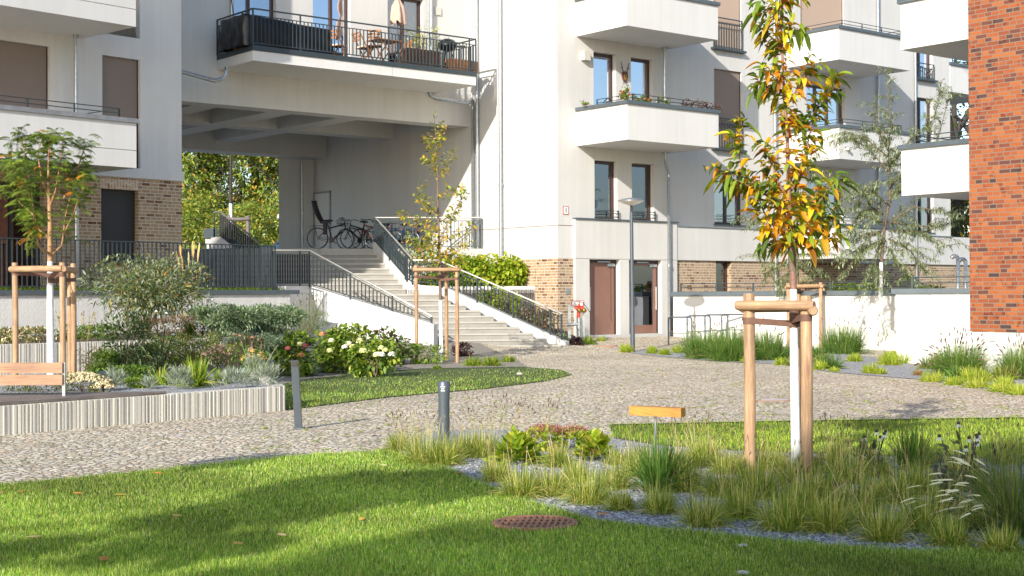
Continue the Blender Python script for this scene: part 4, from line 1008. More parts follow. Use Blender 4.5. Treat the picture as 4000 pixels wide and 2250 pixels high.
cover('drain_cover', 'rust-ringed drain cover in the cobbles beside the doors', 2357, 1350, .40)
cover('drain_cover', 'faint rust-ringed drain cover in the middle of the cobbles, right of the front tree stake', 3012, 1562, .33)
cover('drain_cover', 'pale concrete shaft cover in the right planting bed', 3310, 1430, .42, 'flag_stone')
# ---- bicycle stands
RK = [(2607, 2706, 1239, 40.6), (2680, 2779, 1233.6, 41.0), (2749.5, 2846, 1230, 41.4), (2815, 2910, 1228, 41.8), (2881, 2977, 1226, 42.2)]
rack0 = None
lbls = ['bicycle stand nearest the doors, first of the row of steel hoops', 'second steel hoop bicycle stand counted from the doors', 'middle steel hoop of the five bicycle stands', 'fourth steel hoop bicycle stand from the doors, half behind tall grass', 'last steel hoop bicycle stand, farthest from the doors behind the tall grass']
for i, (xa, xb, yt, Y) in enumerate(RK):
    pa, pb = P(xa+4, yt, Y), P(xb-4, yt, Y); zg = gz(pa.x, pa.y); W_ = pb.x-pa.x; zt_ = P(xa, yt, Y).z
    if rack0 is None:
        rack0 = thing('bicycle_stand', lbls[0], 'bicycle stand', 'steel hoop bicycle stands in a row'); rack0.location = (pa.x, Y, zg); base_z = zt_-zg; r_ = .09
        p = [v3((0, 0, -.05)), v3((0, 0, base_z-r_))]+arc_pts(v3((0, 0, base_z-r_)), v3((0, 0, base_z)), v3((r_, 0, base_z)), 6)+arc_pts(v3((W_-r_, 0, base_z)), v3((W_, 0, base_z)), v3((W_, 0, base_z-r_)), 6)+[v3((W_, 0, -.05))]
        mb = MB(); mb.tube(p, .024, 10); mb.build('hoop', 'lamp_post', rack0); mb = MB(); mb.tube([v3((.02, 0, .33)), v3((W_-.02, 0, .33))], .012, 8); mb.build('cross_bar', 'lamp_post', rack0)
    else:
        r2 = rack0.copy(); COL.objects.link(r2); r2.location = (pa.x, Y, zt_-base_z); r2['label'] = lbls[i]
        for c in list(rack0.children): c2 = c.copy(); COL.objects.link(c2); c2.parent = r2
# ---- fire-brigade standpipe beside the doors
t = thing('fire_standpipe', 'red standpipe with two brass valves and galvanised pipe in front of the brick corner', 'hydrant')
Yh = 39.6
def hp(x, y): return P(2000+x/3.5778, 950+y/3.5778, Yh)
g0_ = gz(hp(940, 1200).x, Yh)
mb = MB(); mb.tube([v3((hp(938, 0).x, Yh, g0_)), hp(938, 1040)], .062, 12); mb.tube([hp(938, 1130), hp(770, 1140)], .04, 10); mb.tube([hp(938, 1200), hp(938, 1150)], .07, 12); mb.build('pipe', 'galvanised', t)
mb = MB(); mb.tube([hp(932, 1040), hp(935, 900)], .05, 12); mb.tube([hp(935, 930), hp(890, 905), hp(885, 925)], .05, 10); mb.tube([hp(935, 925), hp(985, 900), hp(1000, 930)], .05, 10); mb.tube([hp(937, 900), hp(938, 850)], .03, 10); mb.build('valve_body', 'red_paint', t)
for xx in (940, 1008):
    mb = MB(); c = hp(xx, 935)-v3((0, .06, 0)); mb.lathe(c, [(.05, -.03), (.062, -.01), (.062, .05), (.045, .06)], 14, axis=(.25, -.8, -.5)); mb.build('brass_cap', 'brass', t)
mb = MB(); mb.tube([hp(937, 860), hp(937, 815)], .018, 8); mb.build('spindle', 'brass', t)
mb = MB(); mb.tube([hp(935, 822), hp(985, 830), hp(1040, 890), hp(1085, 960)], .01, 6); mb.build('hose', 'black_rubber', t)
mb = MB()
for xx in (800, 990): mb.pbox(v3((hp(xx, 0).x-.045, Yh+.1, 0)), v3((.09, 0, 0)), v3((0, .06, 0)), v3((0, 0, hp(xx, 810 if xx > 900 else 855).z)))
mb.pbox(hp(815, 920)+v3((0, .08, 0)), v3((hp(990, 0).x-hp(815, 0).x, 0, 0)), v3((0, .02, 0)), v3((0, 0, .2))); mb.build('post', 'galvanised', t)
t2 = thing('information_plate', 'small white plate with red border fixed above the red standpipe', 'sign')
mb = MB(); c = hp(833, 880); mb.pbox(c, v3((hp(995, 0).x-c.x, 0, 0)), v3((0, .012, 0)), v3((0, 0, hp(0, 805).z-c.z))); mb.build('plate', 'sign_red', t2)
mb = MB(); w_ = hp(995, 0).x-c.x; h_ = hp(0, 805).z-c.z; mb.pbox(c+v3((.02, -.004, .02)), v3((w_-.04, 0, 0)), v3((0, .003, 0)), v3((0, 0, h_-.04))); mb.build('plate_face', 'white_paint', t2)
mb = MB()
for k in range(2): mb.pbox(c+v3((.07, -.007, .05+.06*k)), v3((w_-.16, 0, 0)), v3((0, .002, 0)), v3((0, 0, .018)))
mb.build('text_line', 'sign_black', t2)
# ---- tree stakes
def stakes(name, label, posts, bars, straps, mat='wood_stake', r_=.045, rb=.045, trunk=None):
    """posts: (x, ytop, ybottom, Y) photo columns; bars: pairs of (post index a, b, z offset below top)"""
    t_ = thing(name, label, 'tree stakes'); tops = []
    for (x, yt, yb, Y) in posts:
        a_ = P(x, yt, Y); b_ = P(x+(yb-yt)*.006, yb, Y); z_ = min(b_.z, 3)
        m_ = MB(); m_.tube([v3((b_.x, Y, z_-.15)), v3(((a_.x+b_.x)/2+.004, Y, (a_.z+z_)/2)), v3((a_.x, Y, a_.z-.012)), v3((a_.x, Y, a_.z))], [r_*1.03, r_, r_, r_*.86], 14); m_.build('post', mat, t_); tops.append(v3((a_.x, Y, a_.z)))
    for (i, j, dz, ex, oy) in bars:
        a_, b_ = tops[i], tops[j]; d_ = (b_-a_); d_.z = 0; d_.normalize(); nn = v3((d_.y, -d_.x, 0))*oy
        zz = min(a_.z, b_.z)-dz
        m_ = MB(); p0_, p1_ = v3((a_.x, a_.y, zz))-d_*ex+nn, v3((b_.x, b_.y, zz))+d_*ex+nn
        m_.tube([p0_, p0_+d_*.02, p1_-d_*.02, p1_], [rb*.8, rb, rb, rb*.8], 14); m_.build('crossbar', mat, t_)
    for (i, z_) in straps:
        a_ = tops[i]; tr = trunk; m_ = MB(); c_ = v3((a_.x, a_.y, z_)); d_ = (v3((tr.x, tr.y, z_-.03))-c_); L_ = d_.length; d_.normalize(); nn = v3((-d_.y, d_.x, 0)).normalized()
        for sd in (-1, 1):
            p0_ = c_+nn*r_*1.05*sd; p1_ = c_+d_*(L_)+nn*.045*sd
            m_.add([p0_-v3((0, 0, .028)), p1_-v3((0, 0, .028)), p1_+v3((0, 0, .028)), p0_+v3((0, 0, .028))], [(0, 1, 2, 3)])
        m_.lathe(v3((c_.x, c_.y, z_-.03)), [(r_*1.07, 0), (r_*1.07, .06)], 14); m_.lathe(v3((tr.x, tr.y, z_-.06)), [(.047, 0), (.047, .06)], 12)
        m_.build('strap', 'strap', t_)
    return t_
FT = P(3105, 1500, 12.75)     # front tree trunk position
stakes('tree_stakes', 'three tall pine stakes with round crossbars framing the white front trunk', [(2925, 1146, 1850, 12.75), (3148, 1155, 1870, 12.45), (3120, 1149, 1860, 13.15)], [(0, 1, .085, .1, .055), (0, 2, .12, .06, -.04), (2, 1, .13, .12, -.05)], [(0, P(0, 1266, 12.75).z), (1, P(0, 1255, 12.45).z), (2, P(0, 1225, 13.1).z)], r_=.052, rb=.046, trunk=FT)
MT = P(1722, 1300, 32.6)
stakes('tree_stakes', 'three slim pine stakes round the young tree in front of the stairs', [(1625, 1036, 1432, 32.3), (1784, 1036, 1440, 32.3), (1742, 1036, 1432, 33.2)], [(0, 1, .1, .07, .045), (0, 2, .07, .03, -.04), (2, 1, .1, .08, -.04)], [(0, P(0, 1088, 32.3).z), (1, P(0, 1096, 32.3).z), (2, P(0, 1078, 33).z)], r_=.042, rb=.045, trunk=MT)
LTp = P(197, 1200, 21.6)
stakes('tree_stakes', 'weathered stakes around the small tree behind the bench', [(58, 1026, 1450, 21.4), (243, 1025, 1460, 21.0), (286, 1029, 1478, 22.2), (272, 1040, 1465, 22.3)], [(0, 1, .09, .05, .05), (1, 2, .1, .08, .03), (0, 2, .11, .04, -.04)], [(0, P(0, 1067, 21.4).z), (1, P(0, 1074, 21.0).z), (2, P(0, 1094, 22.2).z)], r_=.043, rb=.047, trunk=LTp)
RT = P(3117, 1200, 40.8)
stakes('tree_stakes', 'stakes of the far silver-leaved tree in the tall grasses', [(3078, 1104, 1372, 40.2), (3205, 1103, 1372, 40.2), (3220, 1105, 1340, 41.4)], [(0, 1, .1, .06, .05), (1, 2, .1, .1, .04), (0, 2, .12, .04, -.04)], [(0, P(0, 1140, 40.2).z)], r_=.05, rb=.05, trunk=RT)
# ---- bicycles on the landing
def bike(name, label, x, Y, face, colr, s=1., basket=False, child=False, yaw=0., tyre='black_rubber', rim='galvanised', z=None):
    """side-on bicycle, face=+1 looks right; origin between the wheels on the ground"""
    t_ = thing(name, label, 'bicycle', 'bicycles parked on the landing'); t_.location = (P(x, 970, Y).x, Y, LZ if z is None else z); t_.rotation_euler.z = yaw; t_.scale = (s*face, s, s)
    R_ = .345; wb = .53
    for xx in (-wb, wb):
        m_ = MB(); torus(m_, (xx, 0, R_), (0, 1, 0), R_-.02, .02); w1 = m_.build('wheel', tyre, t_)
        m_ = MB(); torus(m_, (xx, 0, R_), (0, 1, 0), R_-.045, .012, 28, 6); m_.build('rim', rim, w1)
        m_ = MB()
        for k in range(14): a_ = 2*math.pi*k/14; m_.tube([v3((xx, 0, R_)), v3((xx+(R_-.05)*math.cos(a_), 0, R_+(R_-.05)*math.sin(a_)))], .0025, 4, cap=False)
        m_.tube([v3((xx, -.05, R_)), v3((xx, .05, R_))], .022, 8); m_.build('spokes', rim, w1)
        m_ = MB()
        for k in range(12):
            a0_, a1_ = math.radians((20 if xx < 0 else 50)+k*12), math.radians((20 if xx < 0 else 50)+(k+1)*12); q_ = []
            for (a__, yy) in ((a0_, -.025), (a1_, -.025), (a1_, .025), (a0_, .025)): q_.append(v3((xx+(R_+.03)*math.cos(a__), yy, R_+(R_+.03)*math.sin(a__))))
            m_.quad(*q_)
        m_.build('mudguard', 'black_metal', t_)
    bbk, seat, head, hd2 = v3((-.07, 0, .29)), v3((-.2, 0, .78)), v3((.33, 0, .80)), v3((.36, 0, .66))
    m_ = MB(); m_.tube([bbk, seat], .024, 8); m_.tube([hd2, bbk], .03, 8); m_.tube([seat-v3((-.03, 0, .12)), head], .024, 8); m_.tube([head+v3((-.01, 0, .04)), hd2], .022, 8)
    for yy in (-.045, .045): m_.tube([v3((-wb, yy, R_)), bbk+v3((0, yy*.5, 0))], .01, 6); m_.tube([v3((-wb, yy, R_)), seat-v3((-.02, 0, .08))], .009, 6); m_.tube([hd2, v3((.42, yy, .55)), v3((wb, yy, R_))], .012, 6)
    m_.build('frame', colr, t_)
    m_ = MB(); m_.lathe(seat+v3((-.02, 0, .1)), [(.03, -.02), (.11, 0), (.12, .03), (.06, .055), (.003, .06)], 14); m_.tube([seat, seat+v3((-.02, 0, .1))], .013, 6); m_.tube([seat+v3((.02, 0, .125)), seat+v3((.16, 0, .13))], [.05, .02], 8); m_.build('saddle', 'black_rubber', t_)
    m_ = MB(); m_.tube([head, head+v3((-.03, 0, .14))], .014, 8); hc = head+v3((-.03, 0, .16)); m_.tube([hc+v3((-.12, -.29, .0)), hc+v3((.0, -.2, .03)), hc, hc+v3((.0, .2, .03)), hc+v3((-.12, .29, .0))], .013, 8); m_.build('handlebar', 'black_metal', t_)
    m_ = MB(); m_.lathe(bbk+v3((0, -.06, 0)), [(.09, 0), (.09, .012)], 16, axis=(0, -1, 0)); m_.tube([bbk+v3((0, -.07, 0)), bbk+v3((.13, -.07, -.1))], .01, 6); m_.box(bbk+v3((.13, -.11, -.1)), .09, .07, .02); m_.tube([bbk+v3((0, .07, 0)), bbk+v3((-.13, .07, .1))], .01, 6)
    m_.tube([bbk+v3((0, -.065, .09)), v3((-wb, -.05, R_+.03))], .008, 5); m_.tube([bbk+v3((0, -.065, -.09)), v3((-wb, -.05, R_-.03))], .008, 5); m_.build('crank', 'black_metal', t_)
    m_ = MB(); m_.pbox(v3((-wb-.22, -.07, .74)), v3((.42, 0, 0)), v3((0, .14, 0)), v3((0, 0, .015))); m_.tube([v3((-wb, .06, R_)), v3((-wb-.1, .06, .74))], .007, 5); m_.tube([v3((-wb, -.06, R_)), v3((-wb-.1, -.06, .74))], .007, 5); m_.build('luggage_rack', 'black_metal', t_)
    m_ = MB(); m_.box((-wb-.25, 0, .70), .02, .06, .05); m_.build('rear_reflector', 'red_paint', t_)
    if basket:
        m_ = MB(); c_ = v3((.62, 0, .78)); 
        for zz, e in ((0, .13), (.09, .145), (.2, .16)):
            m_.tube([c_+v3((-e-.02, -e, zz)), c_+v3((e, -e, zz)), c_+v3((e, e, zz)), c_+v3((-e-.02, e, zz)), c_+v3((-e-.02, -e, zz))], .006, 5)
        for k in range(24):
            a_ = k/24*4; sd = int(a_); f_ = a_-sd; cr = [(-1, -1), (1, -1), (1, 1), (-1, 1), (-1, -1)]; px_ = cr[sd][0]+(cr[sd+1][0]-cr[sd][0])*f_; py_ = cr[sd][1]+(cr[sd+1][1]-cr[sd][1])*f_
            m_.tube([c_+v3((px_*.13, py_*.13, 0)), c_+v3((px_*.16, py_*.16, .2))], .004, 4)
        m_.build('basket', 'black_metal', t_)
    if child:
        m_ = MB(); b0_ = v3((-.42, 0, .86)); prof = [(0, .0, .13), (-.09, .12, .16), (-.17, .3, .17), (-.24, .48, .16), (-.27, .62, .12), (-.265, .68, .06)]
        vs = []; fs = []
        for (dx__, dz__, hw) in prof:
            for j in range(7):
                yy = hw*(j-3)/3; vs.append(b0_+v3((dx__+.13*(abs(j-3)/3)**2, yy, dz__)))
        for i in range(len(prof)-1):
            for j in range(6): fs.append((i*7+j, i*7+j+1, (i+1)*7+j+1, (i+1)*7+j))
        n0 = len(vs); vs += [p-v3((.035, 0, 0)) for p in vs]; fs += [tuple(n0+k_ for k_ in f[::-1]) for f in fs]
        m_.add(vs, fs, None, True); m_.pbox(b0_+v3((-.02, -.14, -.04)), v3((.3, 0, 0)), v3((0, .28, 0)), v3((0, 0, .06)))
        for yy in (-.15, .13): m_.pbox(b0_+v3((.08, yy, -.4)), v3((.1, 0, 0)), v3((0, .025, 0)), v3((0, 0, .42)))
        m_.build('child_seat', 'black_rubber', t_)
        m_ = MB(); m_.tube([b0_+v3((-.05, -.08, .1)), b0_+v3((-.13, -.07, .42))], .018, 6); m_.build('seat_belt', 'orange_paint', t_)
    return t_
bike('bicycle', 'black city bicycle with a child seat on the back, leftmost on the landing', 1306, 44.2, 1, 'black_metal', .98, child=True, z=LZ+.02)
bike('bicycle', 'bicycle with a wire front basket, second from the left on the landing', 1402, 43.9, -1, 'black_metal', .94, basket=True, yaw=-.45)
bike('bicycle', 'rust-orange bicycle close to the top of the stair railing', 1452, 43.85, -1, 'orange_paint', .95, yaw=-.6)
bike('bicycle', 'dark bicycle partly hidden behind the top post of the stair railing', 1492, 44.7, -1, 'black_metal', .9, yaw=-.5)
bike('bicycle', 'blue-framed bicycle behind the landing railing', 1560, 45.2, -1, 'blue_paint', .9, yaw=-.5)
bike('bicycle', 'rightmost black bicycle behind the landing railing', 1650, 45.9, 1, 'black_metal', .9, yaw=.4)
# ---- things on the gateway balcony
BZ = gz0+.41
def gp(x, o): return GF.s(x, 200, o)
def part_(t_, n_, mat, f):
    m_ = MB(); f(m_); return m_.build(n_, mat, t_)
t = tag(None or bpy.data.objects.new('covered_furniture', None), 'bulky garden furniture wrapped in a black tarpaulin at the left end of the upper balcony', 'furniture cover'); COL.objects.link(t)
a0_, a1_ = gp(925, 1.5), gp(1270, 1.5); m_ = MB(); nx, nz = 44, 9; vs = []; fs = []
for j in range(nz+1):
    for i in range(nx):
        u = i/nx*4; sd = int(u); f_ = u-sd; cr = [(a0_, 1.85), (a1_, 1.85), (a1_, .55), (a0_, .55), (a0_, 1.85)]
        aa = cr[sd][0]+(cr[sd+1][0]-cr[sd][0])*f_; oo = cr[sd][1]+(cr[sd+1][1]-cr[sd][1])*f_; h_ = .84-.14*max(0, (aa-a0_)/(a1_-a0_)); zz = j/nz; fl_ = .05*math.sin(i*2.3)*(1-zz)+.03*math.sin(i*1.1+j); sh = (1-zz)*.02-.05*(zz**4)
        ca, co = (a0_+a1_)/2, 1.2; dl = math.hypot(aa-ca, oo-co); vs.append(GF.pt(aa+(aa-ca)/dl*(fl_+sh), BZ+h_*zz, oo+(oo-co)/dl*(fl_+sh)))
for j in range(nz):
    for i in range(nx): fs.append((j*nx+i, j*nx+(i+1) % nx, (j+1)*nx+(i+1) % nx, (j+1)*nx+i))
fs.append(tuple(nz*nx+i for i in range(nx)))
m_.add(vs, fs, None, True); m_.build('tarpaulin', 'black_tarp', t)
def fold_chair(label, x, o, yaw, grp='wooden folding chairs on the upper balcony', src=[None]):
    if src[0] is None:
        t_ = thing('folding_chair', label, 'chair', grp)
        part_(t_, 'seat', 'wood_teak', lambda m: [m.pbox((-.2+i*.067, -.19, .43), (.055, 0, 0), (0, .38, 0), (0, 0, .018), True) for i in range(6)])
        part_(t_, 'cushion', 'cushion', lambda m: m.pbox((-.18, -.18, .45), (.36, 0, 0), (0, .36, 0), (0, 0, .035)))
        part_(t_, 'backrest', 'wood_teak', lambda m: [m.pbox((-.27-.03*i, -.17, .62+.085*i), (.018, 0, 0), (0, .34, 0), (0, 0, .06), True) for i in range(3)])
        for sd in (-.19, .19):
            part_(t_, 'leg', 'wood_teak', lambda m: m.pbox((.2, sd-.012, 0), (.04, 0, 0), (0, .024, 0), (-.52, 0, .86), True)); part_(t_, 'leg', 'wood_teak', lambda m: m.pbox((-.22, sd*.85-.012, 0), (.04, 0, 0), (0, .024, 0), (.4, 0, .45), True))
        src[0] = t_
    else:
        t_ = src[0].copy(); COL.objects.link(t_); t_['label'] = label
        for c in list(src[0].children): c2 = c.copy(); COL.objects.link(c2); c2.parent = t_
    t_.location = GF.pt(gp(x, o), BZ, o); t_.rotation_euler.z = yaw
    return t_
yA = math.atan2(A.y, A.x)
fold_chair('teak folding chair at the left end of the balcony table', 1425, 1.2, yA); fold_chair('teak folding chair left of the parasol, nearest the railing', 1465, 1.65, yA+.9); fold_chair('teak folding chair right of the closed parasol', 1570, 1.2, yA+math.pi); fold_chair('teak folding chair standing alone beside the black tarpaulin', 1320, 1.0, yA+.3)
t = thing('balcony_table', 'small slatted teak table among the folding chairs', 'table'); t.location = GF.pt(gp(1500, 1.2), BZ, 1.2); t.rotation_euler.z = yA
part_(t, 'tabletop', 'wood_teak', lambda m: [m.pbox((-.42, -.3+.076*i, .71), (.84, 0, 0), (0, .066, 0), (0, 0, .02), True) for i in range(8)])
for sx_ in (-1, 1):
    for sy_ in (-.24, .22): part_(t, 'leg', 'wood_teak', lambda m: m.pbox((.3*sx_, sy_, 0), (.035, 0, 0), (0, .025, 0), (-.55*sx_, 0, .71), True))
t = thing('parasol', 'closed dusty-pink parasol on a dark pole beside the balcony table', 'parasol'); t.location = GF.pt(gp(1554, 1.3), BZ, 1.3)
part_(t, 'pole', 'anthracite', lambda m: m.tube([(0, 0, 0), (0, 0, 2.6)], .02, 8)); part_(t, 'base', 'anthracite', lambda m: m.lathe((0, 0, 0), [(.25, 0), (.25, .05), (.04, .08)], 16))
def folds(m):
    vs = []; fs = []; K = 26
    for (zz, r__) in ((1.28, .20), (1.5, .19), (1.75, .15), (1.95, .06), (2.1, .12), (2.3, .13), (2.6, .05)):
        for k in range(K): rr = r__*(1+.3*math.sin(k*math.pi/2.6+zz)); vs.append((rr*math.cos(2*math.pi*k/K), rr*math.sin(2*math.pi*k/K), zz+.07*math.sin(k*1.7)*(1.5-min(zz, 1.5))*4))
    for j in range(6):
        for k in range(K): fs.append((j*K+k, j*K+(k+1) % K, (j+1)*K+(k+1) % K, (j+1)*K+k))
    m.add(vs, fs, None, True)
part_(t, 'canopy', 'umbrella_cloth', folds)
def planter(label, x0, x1, o, h_, mat):
    t_ = thing('planter_box', label, 'planter'); a0__, a1__ = gp(x0, o), gp(x1, o)
    part_(t_, 'box', mat, lambda m: [GF.box(m, a0__, a1__, BZ+h_*k/4+.004, BZ+h_*(k+1)/4, o-.35, o, True) for k in range(4)]+[GF.box(m, a0__+.01, a1__-.01, BZ+h_-.06, BZ+h_-.04, o-.34, o-.01)])
    return a0__, a1__
planter('dark brown wooden planter box behind the balcony railing', 1590, 1722, 1.8, .5, 'wood_brown'); planter('orange-brown wooden planter box at the right end of the upper balcony', 1762, 1868, 1.75, .36, 'wood_teak')
t = thing('barbecue', 'black kettle barbecue on legs near the right end of the upper balcony', 'barbecue'); bx_ = gp(1748, 1.35); t.location = GF.pt(bx_, BZ, 1.35)
part_(t, 'bowl', 'black_metal', lambda m: m.lathe((0, 0, .62), [(.08, 0), (.22, .06), (.29, .16)], 20)); part_(t, 'lid', 'black_metal', lambda m: m.lathe((0, 0, .79), [(.3, 0), (.29, .07), (.2, .17), (.08, .21), (.003, .215)], 20)); part_(t, 'handle', 'galvanised', lambda m: m.tube([(-.08, -.2, .95), (-.05, -.24, 1.0), (.05, -.24, 1.0), (.08, -.2, .95)], .01, 6))
for a_ in (0, 2.1, 4.2): part_(t, 'leg', 'black_metal', lambda m: m.tube([(.1*math.cos(a_), .1*math.sin(a_), .66), (.3*math.cos(a_), .3*math.sin(a_), 0)], .014, 6))
part_(t, 'shelf', 'black_metal', lambda m: m.pbox((.28, -.15, .76), (.25, 0, 0), (0, .3, 0), (0, 0, .02)))
t = thing('broom', 'black broom leaning in the left corner of the upper balcony', 'broom'); p0_ = GF.pt(g0+.1, BZ, 1.05); p1_ = GF.pt(g0+.02, BZ+1.55, .75)
part_(t, 'stick', 'black_metal', lambda m: m.tube([p0_, p1_], .014, 6)); part_(t, 'brush', 'wood_teak', lambda m: m.box(p0_+v3((0, 0, .05)), .28, .06, .1, .3))
# ---- wall ornament and balcony chairs on the white building
t = thing('wall_ornament', 'small crest-shaped ornament with two crossed blades between the upper windows', 'ornament'); a_ = WA.s(2438, 300); zc = WA.z(2438, 298)
def shield(m):
    pr = [(-.10, .12), (0, .15), (.10, .12), (.115, 0), (.07, -.12), (0, -.19), (-.07, -.12), (-.115, 0)]
    f_ = [WA.pt(a_+x_, zc+z_, .05) for x_, z_ in pr]; bk = [WA.pt(a_+x_, zc+z_, .005) for x_, z_ in pr]; n_ = len(pr)
    m.add(f_+bk, [tuple(range(n_))[::-1]]+[(i, (i+1) % n_, n_+(i+1) % n_, n_+i) for i in range(n_)])
part_(t, 'shield', 'ornament_red', shield)
part_(t, 'emblem', 'ornament_gold', lambda m: [m.tube([WA.pt(a_+.065*math.cos(k), zc-.03+.09*math.sin(k), .055), WA.pt(a_+.065*math.cos(k+2.2), zc-.03+.09*math.sin(k+2.2), .06)], .012, 5) for k in (0, 1.1, 2.3, 3.4, 4.6)])
part_(t, 'blades', 'black_metal', lambda m: [m.tube([WA.pt(a_+.06*s_, zc+.08, .04), WA.pt(a_+.17*s_, zc+.42, .04)], [.014, .008], 5) for s_ in (-1, 1)]+[m.tube([WA.pt(a_+.05*s_, zc-.14, .03), WA.pt(a_+.09*s_, zc-.26, .03)], [.008, .003], 5) for s_ in (-1, 1)]+[m.tube([WA.pt(a_+.09*s_, zc+.27, .04), WA.pt(a_+.17*s_, zc+.23, .04)], .01, 5) for s_ in (-1, 1)])
for k, (x_, lab) in enumerate(((2330, 'round-backed dark metal chair on the middle balcony, nearer the corner sign'), (2392, 'round-backed dark metal chair on the middle balcony, in front of the balcony door'))):
    t = thing('balcony_chair', lab, 'chair'); aa = b1[0]+(.5, 1.15)[k]; zf_ = SOF+.22
    part_(t, 'seat', 'black_metal', lambda m: m.lathe(WA.pt(aa, zf_+.45, 1.0), [(.2, 0), (.2, .025)], 16))
    part_(t, 'backrest', 'black_metal', lambda m: [m.tube([WA.pt(aa+r__*math.cos(q)*1., zf_+.85+r__*1.3*math.sin(q), .82) for q in [math.pi*i/8 for i in range(9)]], .014, 6) for r__ in (.2, .13)])
    for q in (.8, 2.3, 3.9, 5.5): part_(t, 'leg', 'black_metal', lambda m: m.tube([WA.pt(aa+.17*math.cos(q), zf_, 1+.17*math.sin(q)), WA.pt(aa+.15*math.cos(q), zf_+(.86 if math.sin(q) < 0 else .46), 1+.15*math.sin(q))], .012, 6))
# ---- beyond the passage: steps with dark railing, slatted bench, car, staked tree, sign
t = thing('raised_platform', 'dark slatted bench box beside the small far stairs beyond the passage', 'bench'); Yf = 56.
def fp(x, y, Y=Yf): return P(700+x/2.156, 600+y/2.156, Y)
part_(t, 'slats', 'anthracite', lambda m: [m.pbox(fp(205, 640+k*15+10), fp(300, 640+k*15+6)-fp(205, 640+k*15+10), v3((0, .6, 0)), v3((0, 0, .08))) for k in range(5)])
part_(t, 'base', 'concrete', lambda m: m.pbox(v3((fp(215, 0).x, Yf+.05, LZ-.1)), v3((1.2, .3, 0)), v3((0, .5, 0)), v3((0, 0, fp(0, 720).z-LZ+.1))))
t = thing('stair_cheek', 'pale concrete side wall of the small stairs beyond the passage', 'stairs')
def cheek(m):
    a_ = [fp(267, 705), fp(350, 700), fp(440, 775), fp(440, 860), fp(267, 860)]; m.add(a_+[p+v3((.2, .35, 0)) for p in a_], [(4, 3, 2, 1, 0), (0, 1, 6, 5), (1, 2, 7, 6), (5, 6, 7, 8, 9)])
part_(t, 'cheek_wall', 'flag_stone', cheek)
t = thing('stair_railing', 'dark bar railing sloping down beyond the passage', 'railing')
tp = [fp(295, 495), fp(340, 487), fp(690, 760)]; bt_ = [fp(295, 700), fp(345, 700), fp(680, 930)]
part_(t, 'handrail', 'wood_grey', lambda m: m.tube(tp, .035, 8))
part_(t, 'balusters', 'black_metal', lambda m: [m.pbox(b__-v3((.03, 0, 0)), v3((.06, 0, 0)), v3((0, .03, 0)), v3((0, 0, (t__.z-b__.z)*.93))) for b__, t__ in [(bt_[1]+(bt_[2]-bt_[1])*f_, tp[1]+(tp[2]-tp[1])*f_) for f_ in [i/22 for i in range(23)]]]+[m.pbox(bt_[0]-v3((.03, 0, 0)), v3((.06, 0, 0)), v3((0, .03, 0)), v3((0, 0, (tp[0].z-bt_[0].z)*.93)))])
t = thing('parked_car', 'dark blue car roof and windscreen just visible beyond the landing', 'car'); Yc = 66.; cx0 = P(1090, 950, Yc).x
def carbody(m):
    pr = [(-1.0, .55), (-.95, .8), (-.15, .92), (.45, 1.42), (1.7, 1.47), (2.3, 1.1), (2.9, .95), (2.95, .5)]
    for s0_, s1_ in zip(pr, pr[1:]): m.add([(cx0+s0_[0], Yc-.8, LZ+s0_[1]), (cx0+s1_[0], Yc-.8, LZ+s1_[1]), (cx0+s1_[0], Yc+.8, LZ+s1_[1]), (cx0+s0_[0], Yc+.8, LZ+s0_[1])], [(0, 1, 2, 3)])
    m.add([(cx0+x_, Yc-.8, LZ+z_) for x_, z_ in pr]+[(cx0+2.9, Yc-.8, LZ+.3), (cx0-1, Yc-.8, LZ+.3)], [tuple(range(10))[::-1]])
part_(t, 'body', 'car_blue', carbody); part_(t, 'side_window', 'glass', lambda m: m.add([(cx0-.05, Yc-.81, LZ+.95), (cx0+2.2, Yc-.81, LZ+1.05), (cx0+1.65, Yc-.81, LZ+1.4), (cx0+.5, Yc-.81, LZ+1.36)], [(0, 1, 2, 3)]))
for xx in (-.3, 2.2): part_(t, 'wheel', 'black_rubber', lambda m: torus(m, (cx0+xx, Yc-.8, LZ+.32), (0, 1, 0), .22, .1))
t = thing('street_sign', 'small white street sign in front of the far trees beside the passage pier', 'sign'); p = P(1095, 846, 62)
part_(t, 'plate', 'white_paint', lambda m: m.pbox(P(1083, 855, 62), v3((.5, 0, 0)), v3((0, .03, 0)), v3((0, 0, .2)))); part_(t, 'pole', 'galvanised', lambda m: m.tube([v3((p.x+.35, 62.1, LZ)), v3((p.x+.35, 62.1, p.z+.4))], .03, 8)); part_(t, 'lettering', 'sign_black', lambda m: [m.pbox(P(1083, 855, 62)+v3((.06+k*.1, -.01, .08)), v3((.05, 0, 0)), v3((0, .005, 0)), v3((0, 0, .05+.02*(k % 2)))) for k in range(4)])
stakes('tree_stakes', 'dark stakes of the young tree beyond the passage', [(897, 838, 1000, 58.0), (968, 843, 1000, 58.0)], [(0, 1, .14, .1, .05)], [], mat='wood_grey', r_=.09, rb=.08)
